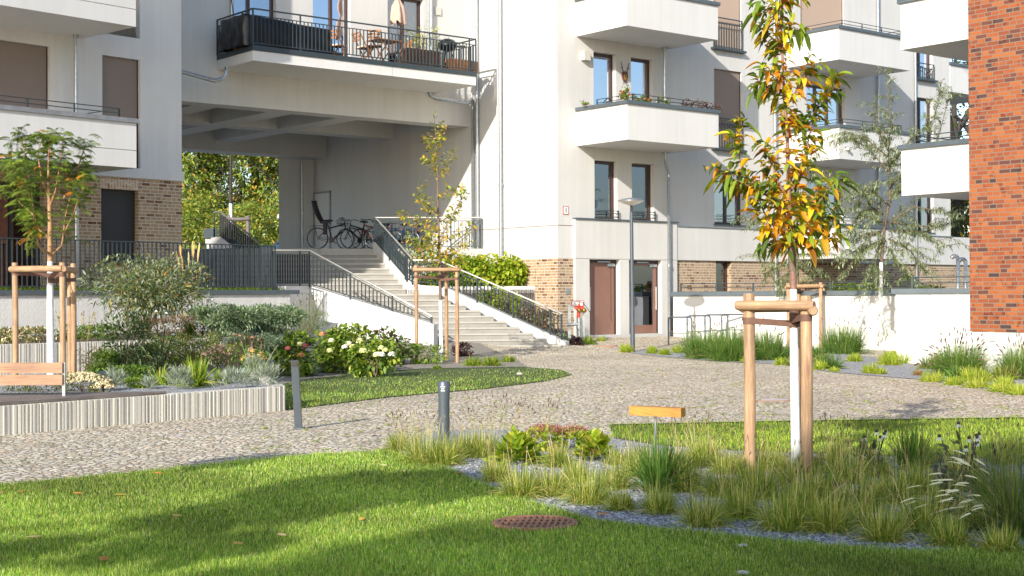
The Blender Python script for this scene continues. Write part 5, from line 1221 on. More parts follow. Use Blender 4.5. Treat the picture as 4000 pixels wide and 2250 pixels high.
# ---- stones, fallen leaves
for i, (x, y, s_) in enumerate(((2903, 2130, .024), (2901, 2238, .03), (2030, 1462, .055))):
    c = G(x, y, .03); rr = random.Random(i); vs = []; K = 7
    for j, (zz, rd) in enumerate(((0, .8), (.35, 1), (.75, .7), (.95, .25))):
        for k in range(K): a_ = 2*math.pi*k/K; q = s_*rd*(.8+.4*rr.random()); vs.append((c.x+q*math.cos(a_)*1.3, c.y+q*math.sin(a_), c.z-.01+s_*zz*.9))
    fs = [(j*K+k, j*K+(k+1) % K, (j+1)*K+(k+1) % K, (j+1)*K+k) for j in range(3) for k in range(K)]+[tuple(3*K+k for k in range(K))]
    m_ = MB(); m_.add(vs, fs); tag(m_.build('stone', 'stone_pale'), ['small pale stone on the front lawn below the tall stakes', 'small pale stone at the very bottom edge of the lawn', 'flat pale stone lying on the middle lawn'][i], 'stone')
c = GG(388, 1425, .3); m_ = MB(); c = P(405, 1450, 21.2); m_.lathe(v3((c.x, c.y, .28)), [(.22, 0), (.2, .1), (.1, .2), (.02, .23)], 6); tag(m_.build('rock', 'anthracite'), 'dark pointed rock among the plants behind the bench', 'rock')
# steel edging between lawn and cobbles
m_ = MB(); pts = [G(x, y, .02) for x, y in ((2390, 1661), (3000, 1648), (3600, 1639), (4300, 1629))]; m_.tube(pts, .012, 5); tag(m_.build('lawn_edging', 'black_metal'), 'thin dark edging strip between the right lawn and the cobbles', 'edging')
# ================================================================== VEGETATION
def nrm(a): return a/np.maximum(np.linalg.norm(a, axis=-1, keepdims=True), 1e-9)
def A3(*v): return np.array(v, float)
UP = A3(0, 0, 1)
WIDE = ((0, .1), (.2, .78), (.45, 1), (.75, .8), (1, .04)); BLADE = ((0, 1), (.35, .9), (.7, .6), (1, .05)); BL2 = ((0, 1), (.55, .75), (1, .08))
LEAF = ((0, .08), (.22, .8), (.5, 1), (.78, .62), (1, .03)); OVAL = ((0, .15), (.3, .95), (.65, .9), (1, .06)); DIAM = ((0, .12), (.45, 1), (1, .05))
def strips(base, d, side, L, W, curve, prof, col, fold=0.):
    """ribbons (grass blades, leaves) along a bending spine; returns verts, quads, colours"""
    n = len(base); L = np.broadcast_to(L, n)[:, None]; W = np.broadcast_to(W, n)[:, None]; cv = np.broadcast_to(curve, n)[:, None]
    side = nrm(side); V = []; k = len(prof)
    for t, w in prof:
        c = base+d*L*t-UP*cv*L*t*t
        if fold:
            nn = nrm(np.cross(side, d)); V += [c-side*W*w*.5+nn*W*w*fold, c, c+side*W*w*.5+nn*W*w*fold]
        else: V += [c-side*W*w*.5, c+side*W*w*.5]
    m = 3 if fold else 2
    V = np.stack(V, 1).reshape(-1, 3); o = (np.arange(n)*m*k)[:, None]; f = []
    for i in range(k-1):
        a = i*m
        f.append(np.stack([a+0, a+1, a+1+m, a+m], -1))
        if fold: f.append(np.stack([a+1, a+2, a+2+m, a+1+m], -1))
    f = np.array(f); Fc = (o[:, :, None]+f[None]).reshape(-1, 4)
    return V, Fc, np.repeat(np.asarray(col), m*k, 0)
def cat3(lst):
    V, Fc, Cc = [], [], []; o = 0
    for v, f, c in lst: V.append(v); Fc.append(f+o); Cc.append(c); o += len(v)
    return np.concatenate(V), np.concatenate(Fc), np.concatenate(Cc)
def pick(pal, n, jit=.12):
    """pal: list of (weight, colour)"""
    w = np.array([p[0] for p in pal], float); c = np.array([p[1] for p in pal]); i = rng.choice(len(pal), n, p=w/w.sum())
    return np.clip(1.38*c[i]*(1+rng.normal(0, jit, (n, 1)))*(1+rng.normal(0, jit*.35, (n, 3))), .002, .82)
def rdir(n): return nrm(rng.normal(size=(n, 3)))
def perp(d): return nrm(np.cross(d, rdir(len(d))))
GREEN = [(3, (.075, .13, .022)), (3, (.11, .18, .03)), (1, (.16, .23, .04)), (1, (.05, .09, .02))]
BLOND = [(4, (.15, .215, .032)), (3, (.25, .30, .05)), (2, (.44, .39, .13)), (1.4, (.56, .49, .23)), (1.4, (.06, .10, .02))]
TALLG = [(4, (.085, .16, .03)), (3, (.12, .20, .045)), (1, (.24, .26, .08)), (1, (.05, .09, .02))]
LIME = [(3, (.22, .29, .022)), (3, (.30, .35, .035)), (2, (.13, .20, .02)), (1, (.38, .34, .05))]
OLIVE = [(3, (.07, .09, .035)), (3, (.10, .12, .05)), (2, (.16, .17, .09)), (1, (.2, .14, .05))]
SILV = [(3, (.22, .27, .21)), (3, (.30, .35, .29)), (2, (.16, .21, .14)), (1, (.38, .42, .36))]
WILLOW = [(3, (.15, .19, .09)), (3, (.23, .27, .15)), (2.5, (.06, .09, .035)), (1.5, (.36, .38, .26))]
AUT = [(4, (.11, .19, .02)), (2, (.18, .27, .025)), (3, (.55, .34, .02)), (2, (.50, .20, .015)), (1, (.60, .42, .04)), (1, (.24, .09, .02))]
YGO = [(4, (.16, .20, .035)), (3, (.22, .26, .045)), (3, (.42, .34, .05)), (2, (.50, .30, .03)), (1, (.08, .09, .03))]
def tuft_mesh(p, h, sp, n, pal, w=.006, lean=.55, droop=.35, base_r=None, hv=.35, prof=BLADE):
    p = np.array(p); base_r = base_r if base_r is not None else sp*.22; a = rng.uniform(0, 2*np.pi, n); r = base_r*np.sqrt(rng.uniform(0, 1, n))
    b = p+np.stack([r*np.cos(a), r*np.sin(a), np.zeros(n)], 1); a2 = a+rng.normal(0, .7, n); tl = np.abs(rng.normal(0, lean, n))
    tl = np.clip(tl, 0, 1.35); d = np.stack([np.sin(tl)*np.cos(a2), np.sin(tl)*np.sin(a2), np.cos(tl)], 1); L = h*(1-hv*rng.uniform(0, 1, n))
    s = np.stack([-np.sin(a2), np.cos(a2), np.zeros(n)], 1)+rng.normal(0, .5, (n, 3))
    return strips(b, d, s, L, w*(.7+.6*rng.uniform(size=n)), droop*rng.uniform(.3, 1.4, n)*(.4+tl), prof, pick(pal, n))
def heads_mesh(p, h, n, sp, stemcol, headcol, hl=.07, hw=.014, lean=.35, droop=.15, sw=.003):
    """thin stems each carrying a seed head"""
    p = np.array(p); a = rng.uniform(0, 2*np.pi, n); tl = np.clip(np.abs(rng.normal(0, lean, n)), 0, 1.2); b = p+np.stack([np.cos(a), np.sin(a), 0*a], 1)*sp*.15
    d = np.stack([np.sin(tl)*np.cos(a), np.sin(tl)*np.sin(a), np.cos(tl)], 1); L = h*(1-.3*rng.uniform(size=n)); cv = droop*(.3+tl)
    st = strips(b, d, perp(d), L, sw, cv, ((0, 1), (.3, 1), (.6, .9), (.85, .8), (1, .7)), pick(stemcol, n))
    tip = b+d*L[:, None]-UP*(cv*L)[:, None]; dt = nrm(d-UP*2*cv[:, None]); hs = []
    for q in range(2): hs.append(strips(tip-dt*.01, dt, perp(dt), hl*(.8+.4*rng.uniform(size=n)), hw, .2, ((0, .5), (.3, 1), (.7, .9), (1, .15)), pick(headcol, n)))
    return st, cat3(hs)
def mk(t, name, geo, mat='leaf'): return npmesh(name, geo[0], geo[1], mat, t, geo[2])
def base_at(x, y, z=None):
    p = GG(x, y) if z is None else G(x, y, z); return p
def tuft(label, x, y, hpx, pal=BLOND, n=300, lean=.5, droop=.4, spread=1., heads=0, head=None, group=None, cat='grass', name='grass_tuft', z=None, w=None, stem=None, hl=.06, hw=.012, hh=1.45):
    p = base_at(x, y, z); m_ = p.y/F; h = hpx*m_
    t = thing(name, label, cat, group); w = w or max(.0035, .75*p.y/1422)
    mk(t, 'blades', tuft_mesh(p, h*1.12, h*spread, n, pal, w, lean, droop, h*spread*.22), 'blade')
    if heads:
        s, hd = heads_mesh(p, h*hh, heads, h*spread, stem or [(1, (.45, .38, .2))], head or [(1, (.12, .08, .05))], hl, hw, .3, .2, max(.0022, .5*p.y/1422))
        mk(t, 'stems', s, 'blade'); mk(t, 'seed_heads', hd, 'blade')
    return t
def blob_points(n, c, rx, ry, rz, clumps=14, cs=.35, shell=.5, top=True):
    """positions gathered in clumps through an ellipsoid"""
    k = rdir(clumps); 
    if top: k[:, 2] = rng.uniform(-.78, 1, clumps)
    k = k*(shell+(1-shell)*rng.uniform(0, 1, (clumps, 1)))**.7; i = rng.integers(0, clumps, n)
    q = k[i]+rng.normal(0, cs, (n, 3))*(.6+.6*rng.uniform(size=(clumps, 1)))[i]
    r = np.linalg.norm(q, axis=1, keepdims=True); q = np.where(r > 1.15, q/r*1.15, q)
    return np.array(c)+q*np.array([rx, ry, rz]), nrm(q*np.array([1/rx, 1/ry, 1/rz])+1e-6)
def shrub_geo(c, rx, ry, rz, n, L, W, pal, clumps=16, cs=.3, droop=.3, prof=LEAF, up=.35, fold=.18, shell=.5, top=True):
    P_, N_ = blob_points(n, c, rx, ry, rz, clumps, cs, shell, top)
    keep = P_[:, 2] > c[2]-rz*1.02; P_, N_ = P_[keep], N_[keep]; n = len(P_)
    d = nrm(N_*.8+rdir(n)*.75+UP*up); l = L*(.6+.7*rng.uniform(size=n))
    return strips(P_, d, np.cross(d, nrm(UP+rdir(n)*.8)), l, W*l/L, droop*rng.uniform(.2, 1.5, n), prof, pick(pal, n), fold)
def stems_geo(mb, p, c, rx, ry, rz, n=8, r=.01):
    for i in range(n):
        a = 2*math.pi*i/n+random.random(); e = Vector((c[0]+rx*.7*math.cos(a)*random.random(), c[1]+ry*.7*math.sin(a)*random.random(), c[2]+rz*.6*random.random()))
        mb.tube([Vector(p), Vector(p)*.5+e*.5+Vector((random.uniform(-.05, .05), 0, .05)), e], [r, r*.7, r*.3], 5, cap=False)
def shrub(label, x, y, wpx, hpx, pal=GREEN, n=900, L=.05, W=.02, z=None, Y=None, depth=.8, clumps=18, cs=.28, droop=.3, name='shrub', cat='shrub', prof=LEAF, mat='leaf', group=None, up=.35, stemmat='bark_brown', stems=8, fold=.18, lift=.0, shell=.5):
    """x, y: photo position of the foot; wpx, hpx: visible width and height"""
    p = base_at(x, y, z) if Y is None else P(x, y, Y)
    m_ = p.y/F; w, h = wpx*m_, hpx*m_; t = thing(name, label, cat, group); c = (p.x, p.y, p.z+h*(.5+lift/2))
    if stems:
        m2 = MB(); stems_geo(m2, p, c, w*.45, w*.4*depth, h*.45, stems, max(.006, h*.012)); m2.build('stems', stemmat, t)
    mk(t, 'foliage', shrub_geo(c, w*.5, w*.5*depth, h*.5*(1-lift*.6), n, L, W, pal, clumps, cs, droop, prof, up, fold, shell), mat)
    return t, p, m_
def ball_geo(c, r, n, pal, s=.022):
    d = rdir(n); d[:, 2] = np.where(d[:, 2] < -.4, -d[:, 2], d[:, 2]); b = np.array(c)+d*np.array([r, r, r*.8])*(.86+.16*rng.uniform(size=(n, 1)))
    t = perp(d); return strips(b-t*s*.5+d*.002, nrm(t+d*.25), np.cross(t, d), s, s*.95, 0, ((0, .5), (.5, 1), (1, .5)), pick(pal, n, .07))
# ---- lawns: mown blades over the whole sheet, denser near the viewer
def inpoly(X, Y, poly):
    ins = np.zeros(len(X), bool); n = len(poly)
    for i in range(n):
        x1, y1 = poly[i]; x2, y2 = poly[(i+1) % n]
        c = ((y1 > Y) != (y2 > Y)) & (X < (x2-x1)*(Y-y1)/((y2-y1) if abs(y2-y1) > 1e-9 else 1e-9)+x1); ins ^= c
    return ins
def lawn_blades(name, label, poly, ymin, ymax, n, h=.04, pal=None, off=.012, wk=1., xr=(-150, 4150)):
    # sample uniformly in image rows so that near and far look equally dense
    xs_ = rng.uniform(*xr, n*3)
    Yv = 1/rng.uniform(1/ymax, 1/ymin, n*3)*1.0; X = (xs_-2000)/F*Yv
    k = inpoly(X, Yv, poly) & ((X-mc.x)**2+(Yv-mc.y)**2 > (Rm+.006)**2); X, Yv = X[k][:n], Yv[k][:n]; m = len(X); far_ = (X-mc.x)**2+(Yv-mc.y)**2 > (Rm+.15)**2; X = X+far_*rng.normal(0, .035, m); Yv = Yv+far_*rng.normal(0, .05, m)
    b = np.stack([X, Yv, np.full(m, off-.004)], 1); a = rng.uniform(0, 2*np.pi, m); tl = np.abs(rng.normal(0, .45, m)); d = np.stack([np.sin(tl)*np.cos(a), np.sin(tl)*np.sin(a), np.cos(tl)], 1)
    # slow patches of lighter, yellower turf
    pz_ = 1.5*np.sin(X*.9+1.3*np.sin(Yv*.7))*np.sin(Yv*1.3+X*.4)+np.sin(X*1.7+Yv*.9)+np.sin(X*.6-Yv*2.1+1)+np.sin(X*4.1+Yv*3.3)*.6
    c = pick(pal or [(4, (.15, .25, .032)), (3, (.24, .345, .048)), (2, (.39, .45, .095)), (1, (.56, .53, .24)), (1.8, (.055, .10, .02))], m, .3)*(1+.12*pz_[:, None])
    L = h*(.45+.9*rng.uniform(size=m))*(1+.22*np.sin(X*23+3*np.sin(Yv*9))*np.sin(Yv*17+2*np.sin(X*11))); W = np.maximum(.0028, .5*Yv/1422)*wk
    g = strips(b, d, np.stack([-np.sin(a), np.cos(a), 0*a], 1)+rng.normal(0, .4, (m, 3)), L, W, .35*rng.uniform(size=m), BL2, np.clip(c, 0, 1))
    return tag(npmesh(name, g[0], g[1], 'blade', None, g[2]), label, 'grass', kind='stuff')
lawn_blades('lawn_grass', 'mown green grass of the front lawn', LAWN1, 7.7, 15.5, 420000, .04)
lawn_blades('lawn_grass', 'bright sunlit grass of the lawn strip behind the front gravel bed', LAWN2, 12.2, 18.9, 60000, .05, [(3, (.20, .28, .03)), (3, (.27, .36, .04)), (2, (.36, .40, .07)), (1, (.12, .2, .02))])
for xr_ in ((-2500, -150), (4150, 6400)):
    lawn_blades('lawn_grass', 'mown green grass of the front lawn beyond the picture edge', LAWN1, 5, 15.5, 60000, .04, xr=xr_, wk=1.6)
lawn_blades('lawn_grass', 'grass of the right lawn strip beyond the picture edge', LAWN2, 12, 19, 20000, .05, xr=(4150, 6400), wk=1.5)
lawn_blades('lawn_grass', 'mown grass of the tongue-shaped middle lawn', LAWN3, 19, 32, 60000, .05)
# ragged verge where lawn meets cobbles and gravel
# loose stones on the gravel bed
def stones_geo(poly, ymin, ymax, n, s, off=.008):
    Yv = 1/rng.uniform(1/ymax, 1/ymin, n*3); X = (rng.uniform(1400, 4150, n*3)-2000)/F*Yv; k = inpoly(X, Yv, poly); X, Yv = X[k][:n], Yv[k][:n]; m = len(X)
    o = np.array([[1, 0, 0], [0, 1, 0], [-1, 0, 0], [0, -1, 0], [0, 0, 1], [0, 0, -1]], float); sc = s*(.5+rng.uniform(size=(m, 1, 1)))*np.stack([rng.uniform(.6, 1.3, (m, 1)), rng.uniform(.6, 1.3, (m, 1)), rng.uniform(.4, .8, (m, 1))], 2)
    a = rng.uniform(0, 6.28, m); ca, sa = np.cos(a), np.sin(a); V = o[None]*sc; V = np.stack([V[..., 0]*ca[:, None]-V[..., 1]*sa[:, None], V[..., 0]*sa[:, None]+V[..., 1]*ca[:, None], V[..., 2]], 2)
    V += np.stack([X, Yv, np.full(m, off)], 1)[:, None]; f = np.array([[0, 1, 4], [1, 2, 4], [2, 3, 4], [3, 0, 4]]); Fc = (np.arange(m)*6)[:, None, None]+f[None]
    g_ = rng.choice([.10, .17, .26, .36, .5], m)[:, None]*np.array([[1, 1.0, 1.03]]); return V.reshape(-1, 3), Fc.reshape(-1, 3), np.repeat(g_, 6, 0)
m, n, l, b = _new('pebble'); a = node(n, 'ShaderNodeAttribute', attribute_name='Col'); l.new(a.outputs[0], b.inputs[0]); b.inputs['Roughness'].default_value = .8
g = stones_geo(BED1, 8.4, 15, 26000, .012); tag(npmesh('gravel_stones', g[0], g[1], 'pebble', None, g[2]), 'loose grey crushed stone of the front planting bed', 'gravel', kind='stuff')
# ---- front bed grasses
FB = 'fine blond-green grass tufts in the front gravel bed'
near = [(1310, 1252, 95), (1388, 1248, 85), (1482, 1268, 100), (1562, 1285, 62), (1660, 1292, 75), (1770, 1325, 105), (1862, 1305, 95), (1975, 1335, 120), (2082, 1338, 115), (2225, 1362, 110), (2325, 1338, 120), (2390, 1375, 90), (1250, 1212, 80), (1450, 1215, 70), (1545, 1230, 80), (1720, 1235, 110), (1815, 1250, 95), (1905, 1255, 105), (2055, 1262, 100), (2160, 1285, 105), (2250, 1268, 90), (2135, 1215, 85), (1000, 1136, 60), (1072, 1168, 95), (1120, 1170, 90), (1172, 1150, 80), (1215, 1150, 75), (1330, 1160, 50), (1405, 1175, 70), (1600, 1200, 75), (1935, 1180, 75), (2040, 1190, 70), (2200, 1200, 80), (2300, 1245, 90), (2450, 1330, 90), (2520, 1392, 90), (2010, 1290, 90), (1700, 1180, 60), (1850, 1190, 60), (2105, 1160, 55), (2380, 1275, 85)]
WH = ['blond grass tuft at the lawn edge directly above the rusty grate', 'blond grass tuft second from the grate along the lawn edge', 'rounded grass tuft at the lawn edge, third from the grate', 'small bleached straw tuft between two greener tufts at the lawn edge', 'low yellow-green tuft below the tall green miscanthus', 'dense shaded tuft at the bed edge left of the tree stakes', 'dense shaded tuft just left of the white trunk foot', 'large spiky tuft in front of the right tree stake', 'bright-edged tuft at the bed edge below the right stake', 'low tuft alone on gravel at the front bed edge', 'tall wispy tuft rooted at the shaded front bed edge', 'dark tuft at the lowest point of the bed edge', 'wispy tuft where the lawn narrows the bed, left part', 'small wispy tuft behind the bed edge, under the lime leaves', 'wispy tuft left of the tall green miscanthus', 'wispy tuft between miscanthus and left tree stake', 'shaded tuft at the foot of the left tree stake', 'shaded tuft between the left stake and the trunk', 'shaded tuft right behind the front stake foot', 'wispy tuft in the gravel right of the stakes', 'thin tuft in mid bed behind the wispy shaded one', 'grass tuft close behind the right stake', 'leftmost tuft of the front bed, beside the cobbles', 'bright upright tuft left of the round bollard', 'dense tuft at the foot of the round bollard', 'blond tuft just right of the round bollard', 'blond tuft between bollard and lime-leaved plant', 'short tuft in front of the lime-leaved plant', 'thin tuft between the two lime-leaved plants', 'tuft below the timber marker post', 'tuft behind the stakes, left of the trunk', 'tuft behind the stakes, right of the trunk', 'tuft in the shadow edge right of the stakes', 'tuft left of the shaded coneflowers', 'tuft beside the white-plumed fountain grass', 'dark tuft in the bottom right corner', 'tuft in front of the white trunk foot', 'low tuft right of the miscanthus', 'low tuft beside the left stake, towards the lawn', 'low tuft at the sunlit lawn edge right of the stakes', 'tuft in front of the dark coneflower stems']
for (x, y, h), lab in zip(near, WH):
    seeds = 10 if y < 1220 else 6
    tuft(lab, x*1.5528, y*1.5528, h*1.5528*rng.uniform(1.08, 1.35), BLOND, n=760, lean=.8, droop=.7, spread=1.4, heads=seeds, head=[(1, (.13, .085, .05)), (1, (.34, .27, .15))], group=FB, hl=.05, hw=.008, w=.005, hh=1.35)
for i in range(40):
    x, y = rng.uniform(2250, 3950), rng.uniform(1800, 2060)
    if y > 1800+ (x-1700)*.16 or y < 1790: continue
    tuft('grass tuft merging into its neighbours in the middle of the front bed', x, y, rng.uniform(95, 150), BLOND, n=600, lean=.8, droop=.7, spread=1.35, heads=7, head=[(1, (.13, .085, .05)), (1, (.34, .27, .15))], group='filling grass tufts of the front bed', hl=.05, hw=.008, w=.0042, hh=1.35)
# blond haze of seed stalks on the left part of the bed
for (x, y, h, lab) in ((1040, 1150, 150, 'airy cluster of blond seed stalks left of the round bollard'), (1230, 1140, 170, 'airy cluster of blond seed stalks right of the round bollard'), (1345, 1130, 150, 'airy blond seed stalks above the lime-leaved plant'), (2100, 1150, 120, 'dark seed stalks leaning over the cobbles, right of the stakes'), (1730, 1150, 130, 'blond seed stalks left of the left tree stake')):
    p = G(x*1.5528, y*1.5528); t = thing('seed_stalks', lab, 'grass', 'seed stalks above the front bed'); hh_ = h*1.5528*p.y/F
    s, hd = heads_mesh(p, hh_, 46, hh_*1.4, [(1, (.48, .40, .2)), (1, (.35, .3, .15))], [(1, (.16, .11, .06)), (1, (.07, .05, .04))], .05, .009, .42, .25, .0024); mk(t, 'stems', s, 'blade'); mk(t, 'seed_heads', hd, 'blade')
def miscanthus(label, x, y, h, n=260, pal=TALLG, w=.012):
    p = G(x*1.5528, y*1.5528); t = thing('tall_grass', label, 'grass'); hh_ = h*1.5528*p.y/F
    mk(t, 'blades', tuft_mesh(p, hh_*1.1, hh_, n, pal, w, .48, .5, hh_*.16, .5), 'blade'); return t
miscanthus('tall broad-bladed green grass clump below the timber marker', 1655, 1240, 175, 560); miscanthus('tall upright blue-green grass clump at the edge of the right lawn', 2295, 1185, 150, 260)
# white-plumed fountain grass
p = G(2560*1.5528, 1350*1.5528); t = thing('fountain_grass', 'arching fountain grass with long pale plumes in the bottom right corner', 'grass')
mk(t, 'blades', tuft_mesh(p, .95, .9, 700, OLIVE+GREEN, .006, .7, .6, .16), 'blade')
n_ = 34; a = rng.uniform(2.4, 3.9, n_); tl = rng.uniform(.25, .95, n_); b = np.tile(np.array(p), (n_, 1)); d = np.stack([np.sin(tl)*np.cos(a), np.sin(tl)*np.sin(a)*.6, np.cos(tl)], 1); L = rng.uniform(.5, .95, n_)
mk(t, 'stems', strips(b, d, perp(d), L, .003, .35, ((0, 1), (.3, 1), (.7, 1), (1, 1)), pick([(1, (.3, .3, .15))], n_)), 'blade')
tip = b+d*L[:, None]-UP*(.35*L)[:, None]; dt = nrm(d-UP*.7); mk(t, 'plumes', cat3([strips(tip-dt*.01, dt, perp(dt), .10, .011, .25, ((0, .4), (.2, 1), (.75, .9), (1, .2)), pick([(1, (.62, .60, .48))], n_, .05)) for _ in range(3)]), 'petal')
# lime-leaved rosettes, sedums
def rosette(label, x, y, wpx, hpx, pal=LIME, n=170, L=.16, W=.085, name='leafy_perennial', cat='plant', z=None):
    p = base_at(x, y, z); m_ = p.y/F; t = thing(name, label, cat); w, h = wpx*m_, hpx*m_; u = rng.uniform(0, 1, n); a = rng.uniform(0, 6.28, n)
    b = np.array(p)+np.stack([np.cos(a)*w*.3*u, np.sin(a)*w*.3*u, h*.62*(1-u**2)*rng.uniform(.3, 1, n)], 1); tl = .25+.9*u+rng.normal(0, .15, n); d = np.stack([np.sin(tl)*np.cos(a), np.sin(tl)*np.sin(a), np.cos(tl)], 1)
    mk(t, 'leaves', strips(b, d, np.stack([-np.sin(a), np.cos(a), rng.normal(0, .25, n)], 1), L*(.6+.6*rng.uniform(size=n)), W*(.6+.6*rng.uniform(size=n)), .3, LEAF, pick(pal, n, .1), .16), 'leaf'); return t, p, m_
rosette('bright lime broad-leaved plant, left one in the front bed', 1302*1.5528, 1165*1.5528, 250, 165, n=230); rosette('bright lime broad-leaved plant below the red-brown sedum, right one', 1498*1.5528, 1160*1.5528, 200, 150, n=170)
def sedum(label, x, y, wpx, hpx, col, leafpal=LIME, n=60):
    p = base_at(x, y); m_ = p.y/F; w, h = wpx*m_, hpx*m_; t = thing('sedum', label, 'plant'); c = (p.x, p.y, p.z+h*.4)
    mk(t, 'leaves', shrub_geo(c, w*.5, w*.4, h*.42, 420, .06, .03, leafpal, 12, .3), 'leaf'); g_ = []
    for i in range(n):
        a_ = rng.uniform(0, 6.28); r_ = math.sqrt(rng.uniform()); q = (p.x+w*.5*r_*math.cos(a_), p.y+w*.4*r_*math.sin(a_), p.z+h*(.98-.28*r_*r_)+rng.normal(0, .015))
        k = 22; dd = rdir(k)*np.array([.045, .045, .014]); bb = np.array(q)+dd; g_.append(strips(bb, nrm(rdir(k)+UP), rdir(k), .014, .014, 0, DIAM, pick(col, k)))
    mk(t, 'flower_heads', cat3(g_), 'petal'); return t
SEDC = [(2, (.26, .10, .075)), (2, (.20, .075, .06)), (1, (.34, .17, .11))]
sedum('flat red-brown sedum heads behind the left lime plant', 1372*1.5528, 1135*1.5528, 150, 100, SEDC); sedum('faded red-brown sedum between the two lime plants at the path edge', 1445*1.5528, 1130*1.5528, 140, 85, SEDC+[(2, (.35, .25, .1))])
# coneflowers
def cones(label, x, y, hpx, n, petal=(.62, .60, .5), z=None, spread=.35, hc=(.03, .018, .012), leafn=90, pal=OLIVE):
    p = base_at(x, y, z); m_ = p.y/F; h = hpx*m_; t = thing('coneflower', label, 'flower'); s_ = MB(); cm = MB(); pg = []
    for i in range(n):
        a_ = rng.uniform(0, 6.28); r_ = spread*h*math.sqrt(rng.uniform()); e = p+Vector((r_*math.cos(a_), r_*math.sin(a_)*.6, h*rng.uniform(.6, 1))); s_.tube([p+Vector((r_*.2*math.cos(a_), r_*.2*math.sin(a_), 0)), (p+e)/2+Vector((r_*.1, 0, .03)), e], .0035*max(1, p.y/14), 4, cap=False); rr_ = .016*max(1, p.y/20); cm = MB(); cm.lathe(e, [(rr_*.7, -rr_*.3), (rr_, 0), (rr_*.9, rr_*.8), (rr_*.3, rr_*1.3)], 8); fh = cm.build('flower_head', 'bark_dark', t)
        if petal:
            k = 9; aa = np.arange(k)*6.28/k; d = np.stack([np.cos(aa)*.7, np.sin(aa)*.7, -.6+0*aa], 1); mk(fh, 'petals', strips(np.tile(np.array(e), (k, 1)), nrm(d), np.stack([-np.sin(aa), np.cos(aa), 0*aa], 1), .045*max(1, p.y/20), .014*max(1, p.y/20), .1, OVAL, pick([(1, petal)], k)), 'petal')
    s_.build('stems', 'bark_dark', t)
    mk(t, 'leaves', shrub_geo((p.x, p.y, p.z+h*.3), h*.25, h*.25, h*.35, leafn, .11, .03, pal, 8, .35), 'leaf'); return t
cones('pale coneflowers with drooping petals at the right end of the front bed', 2420*1.5528, 1235*1.5528, 270, 8); cones('pale coneflowers on dark stems right of the tree stakes', 2195*1.5528, 1200*1.5528, 180, 6); cones('black seed heads of spent coneflowers in the shaded right part of the bed', 2380*1.5528, 1290*1.5528, 200, 9, None, spread=.25)
tuft('dark wispy grass with black seed heads among the coneflowers', 2480*1.5528, 1260*1.5528, 190, OLIVE+GREEN, n=300, lean=.45, droop=.3, heads=22, head=[(1, (.04, .03, .03))], stem=[(1, (.1, .09, .05))], hh=1.3)
tuft('brown dry grass at the foot of the sedum', 1400*1.5528, 1165*1.5528, 90, [(1, (.3, .2, .1)), (1, (.42, .32, .16))], n=160, lean=.4)
# ---- front tree: explicit limbs, drooping leaves turning yellow and orange
tr = thing('young_tree', 'tall young tree with white-painted trunk and large green, yellow and orange leaves, in front right', 'tree')
YT = 12.75; mb = MB()
def q8(x, y, dy=0.): return P(2700+x/3.5778, 550+y/3.5778, YT+dy)
def q5(x, y, dy=0.): return P(2700+x/1.3169, y/1.3169, YT+dy)
foot = P(3108, 1500, YT); foot.z = -.02
low = [foot, P(3104, 1500, YT), P(3100, 1250, YT), P(3099, 1130, YT)]
mbw = MB(); mbw.tube(low, [.044, .040, .036, .033], 14); mbw.build('painted_trunk', 'trunk_white', tr)
mb.tube([low[-1], P(3097, 1050, YT), P(3091, 955, YT), q8(1380, 1150), q8(1368, 800), q8(1352, 300), q8(1345, -100), q5(480, 520), q5(470, 300), q5(462, 100), q5(452, -80), q5(445, -260)], [.031, .029, .027, .022, .019, .017, .015, .013, .011, .009, .007, .004], 9, cap=False)
limbs = [
 [q8(1400, 1449), q8(1230, 1260, -.1), q8(1090, 1130, -.2), q8(1000, 960, -.25), q8(960, 830, -.3), q8(880, 660, -.3)],
 [q8(1450, 1430), q8(1560, 1250, -.1), q8(1690, 1010, -.15), q8(1830, 800, -.25), q8(1960, 640, -.3), q8(2060, 560, -.35)],
 [q8(1350, 830), q8(1290, 700, .05), q8(1220, 600, .1), q8(1150, 380, .15), q8(1080, 180, .2), q8(1010, 80, .2)],
 [q8(1400, 700), q8(1480, 550, .1), q8(1540, 350, .1), q8(1600, 160, .15), q8(1650, -60, .15), q5(640, 560, .2), q5(700, 470, .2), q5(745, 410, .25)],
 [q8(1330, 1150), q8(1280, 880, -.15), q8(1100, 790, -.25), q8(900, 680, -.3), q8(700, 585, -.35), q8(540, 520, -.4), q8(400, 440, -.4), q8(310, 400, -.4)],
 [q8(1000, 750, -.25), q8(760, 480, -.2), q8(700, 320, -.2), q8(650, 130, -.2), q8(600, -30, -.2), q5(260, 620, -.2)],
 [q8(1440, 1300), q8(1650, 1130, .1), q8(1850, 1060, .2), q8(2000, 1100, .3)],
 [q8(1440, 1449), q8(1640, 1440, -.05), q8(1800, 1420, -.1), q5(760, 1200, -.1)],
 [q8(1380, 1449), q8(1200, 1420, .1), q8(1040, 1400, .2)],
 [q8(1372, 900), q8(1560, 860, .2), q8(1680, 800, .3), q8(1780, 700, .35)],
 [q5(478, 560), q5(520, 500, -.05), q5(560, 440, -.1), q5(610, 360, -.15), q5(630, 320, -.15)],
 [q5(476, 470), q5(410, 440, .1), q5(350, 450, .15)], [q5(474, 400), q5(420, 360, -.1), q5(360, 370, -.15)], [q5(470, 260), q5(420, 200, .1), q5(350, 140, .12)], [q5(466, 180), q5(520, 140, -.1), q5(560, 150, -.12)],
 [q5(462, 110), q5(410, 60, -.1), q5(340, 30, -.12)], [q5(455, 20), q5(510, -30, .1), q5(540, -60, .12)], [q5(480, 620), q5(540, 600, .1), q5(580, 620, .15)]]
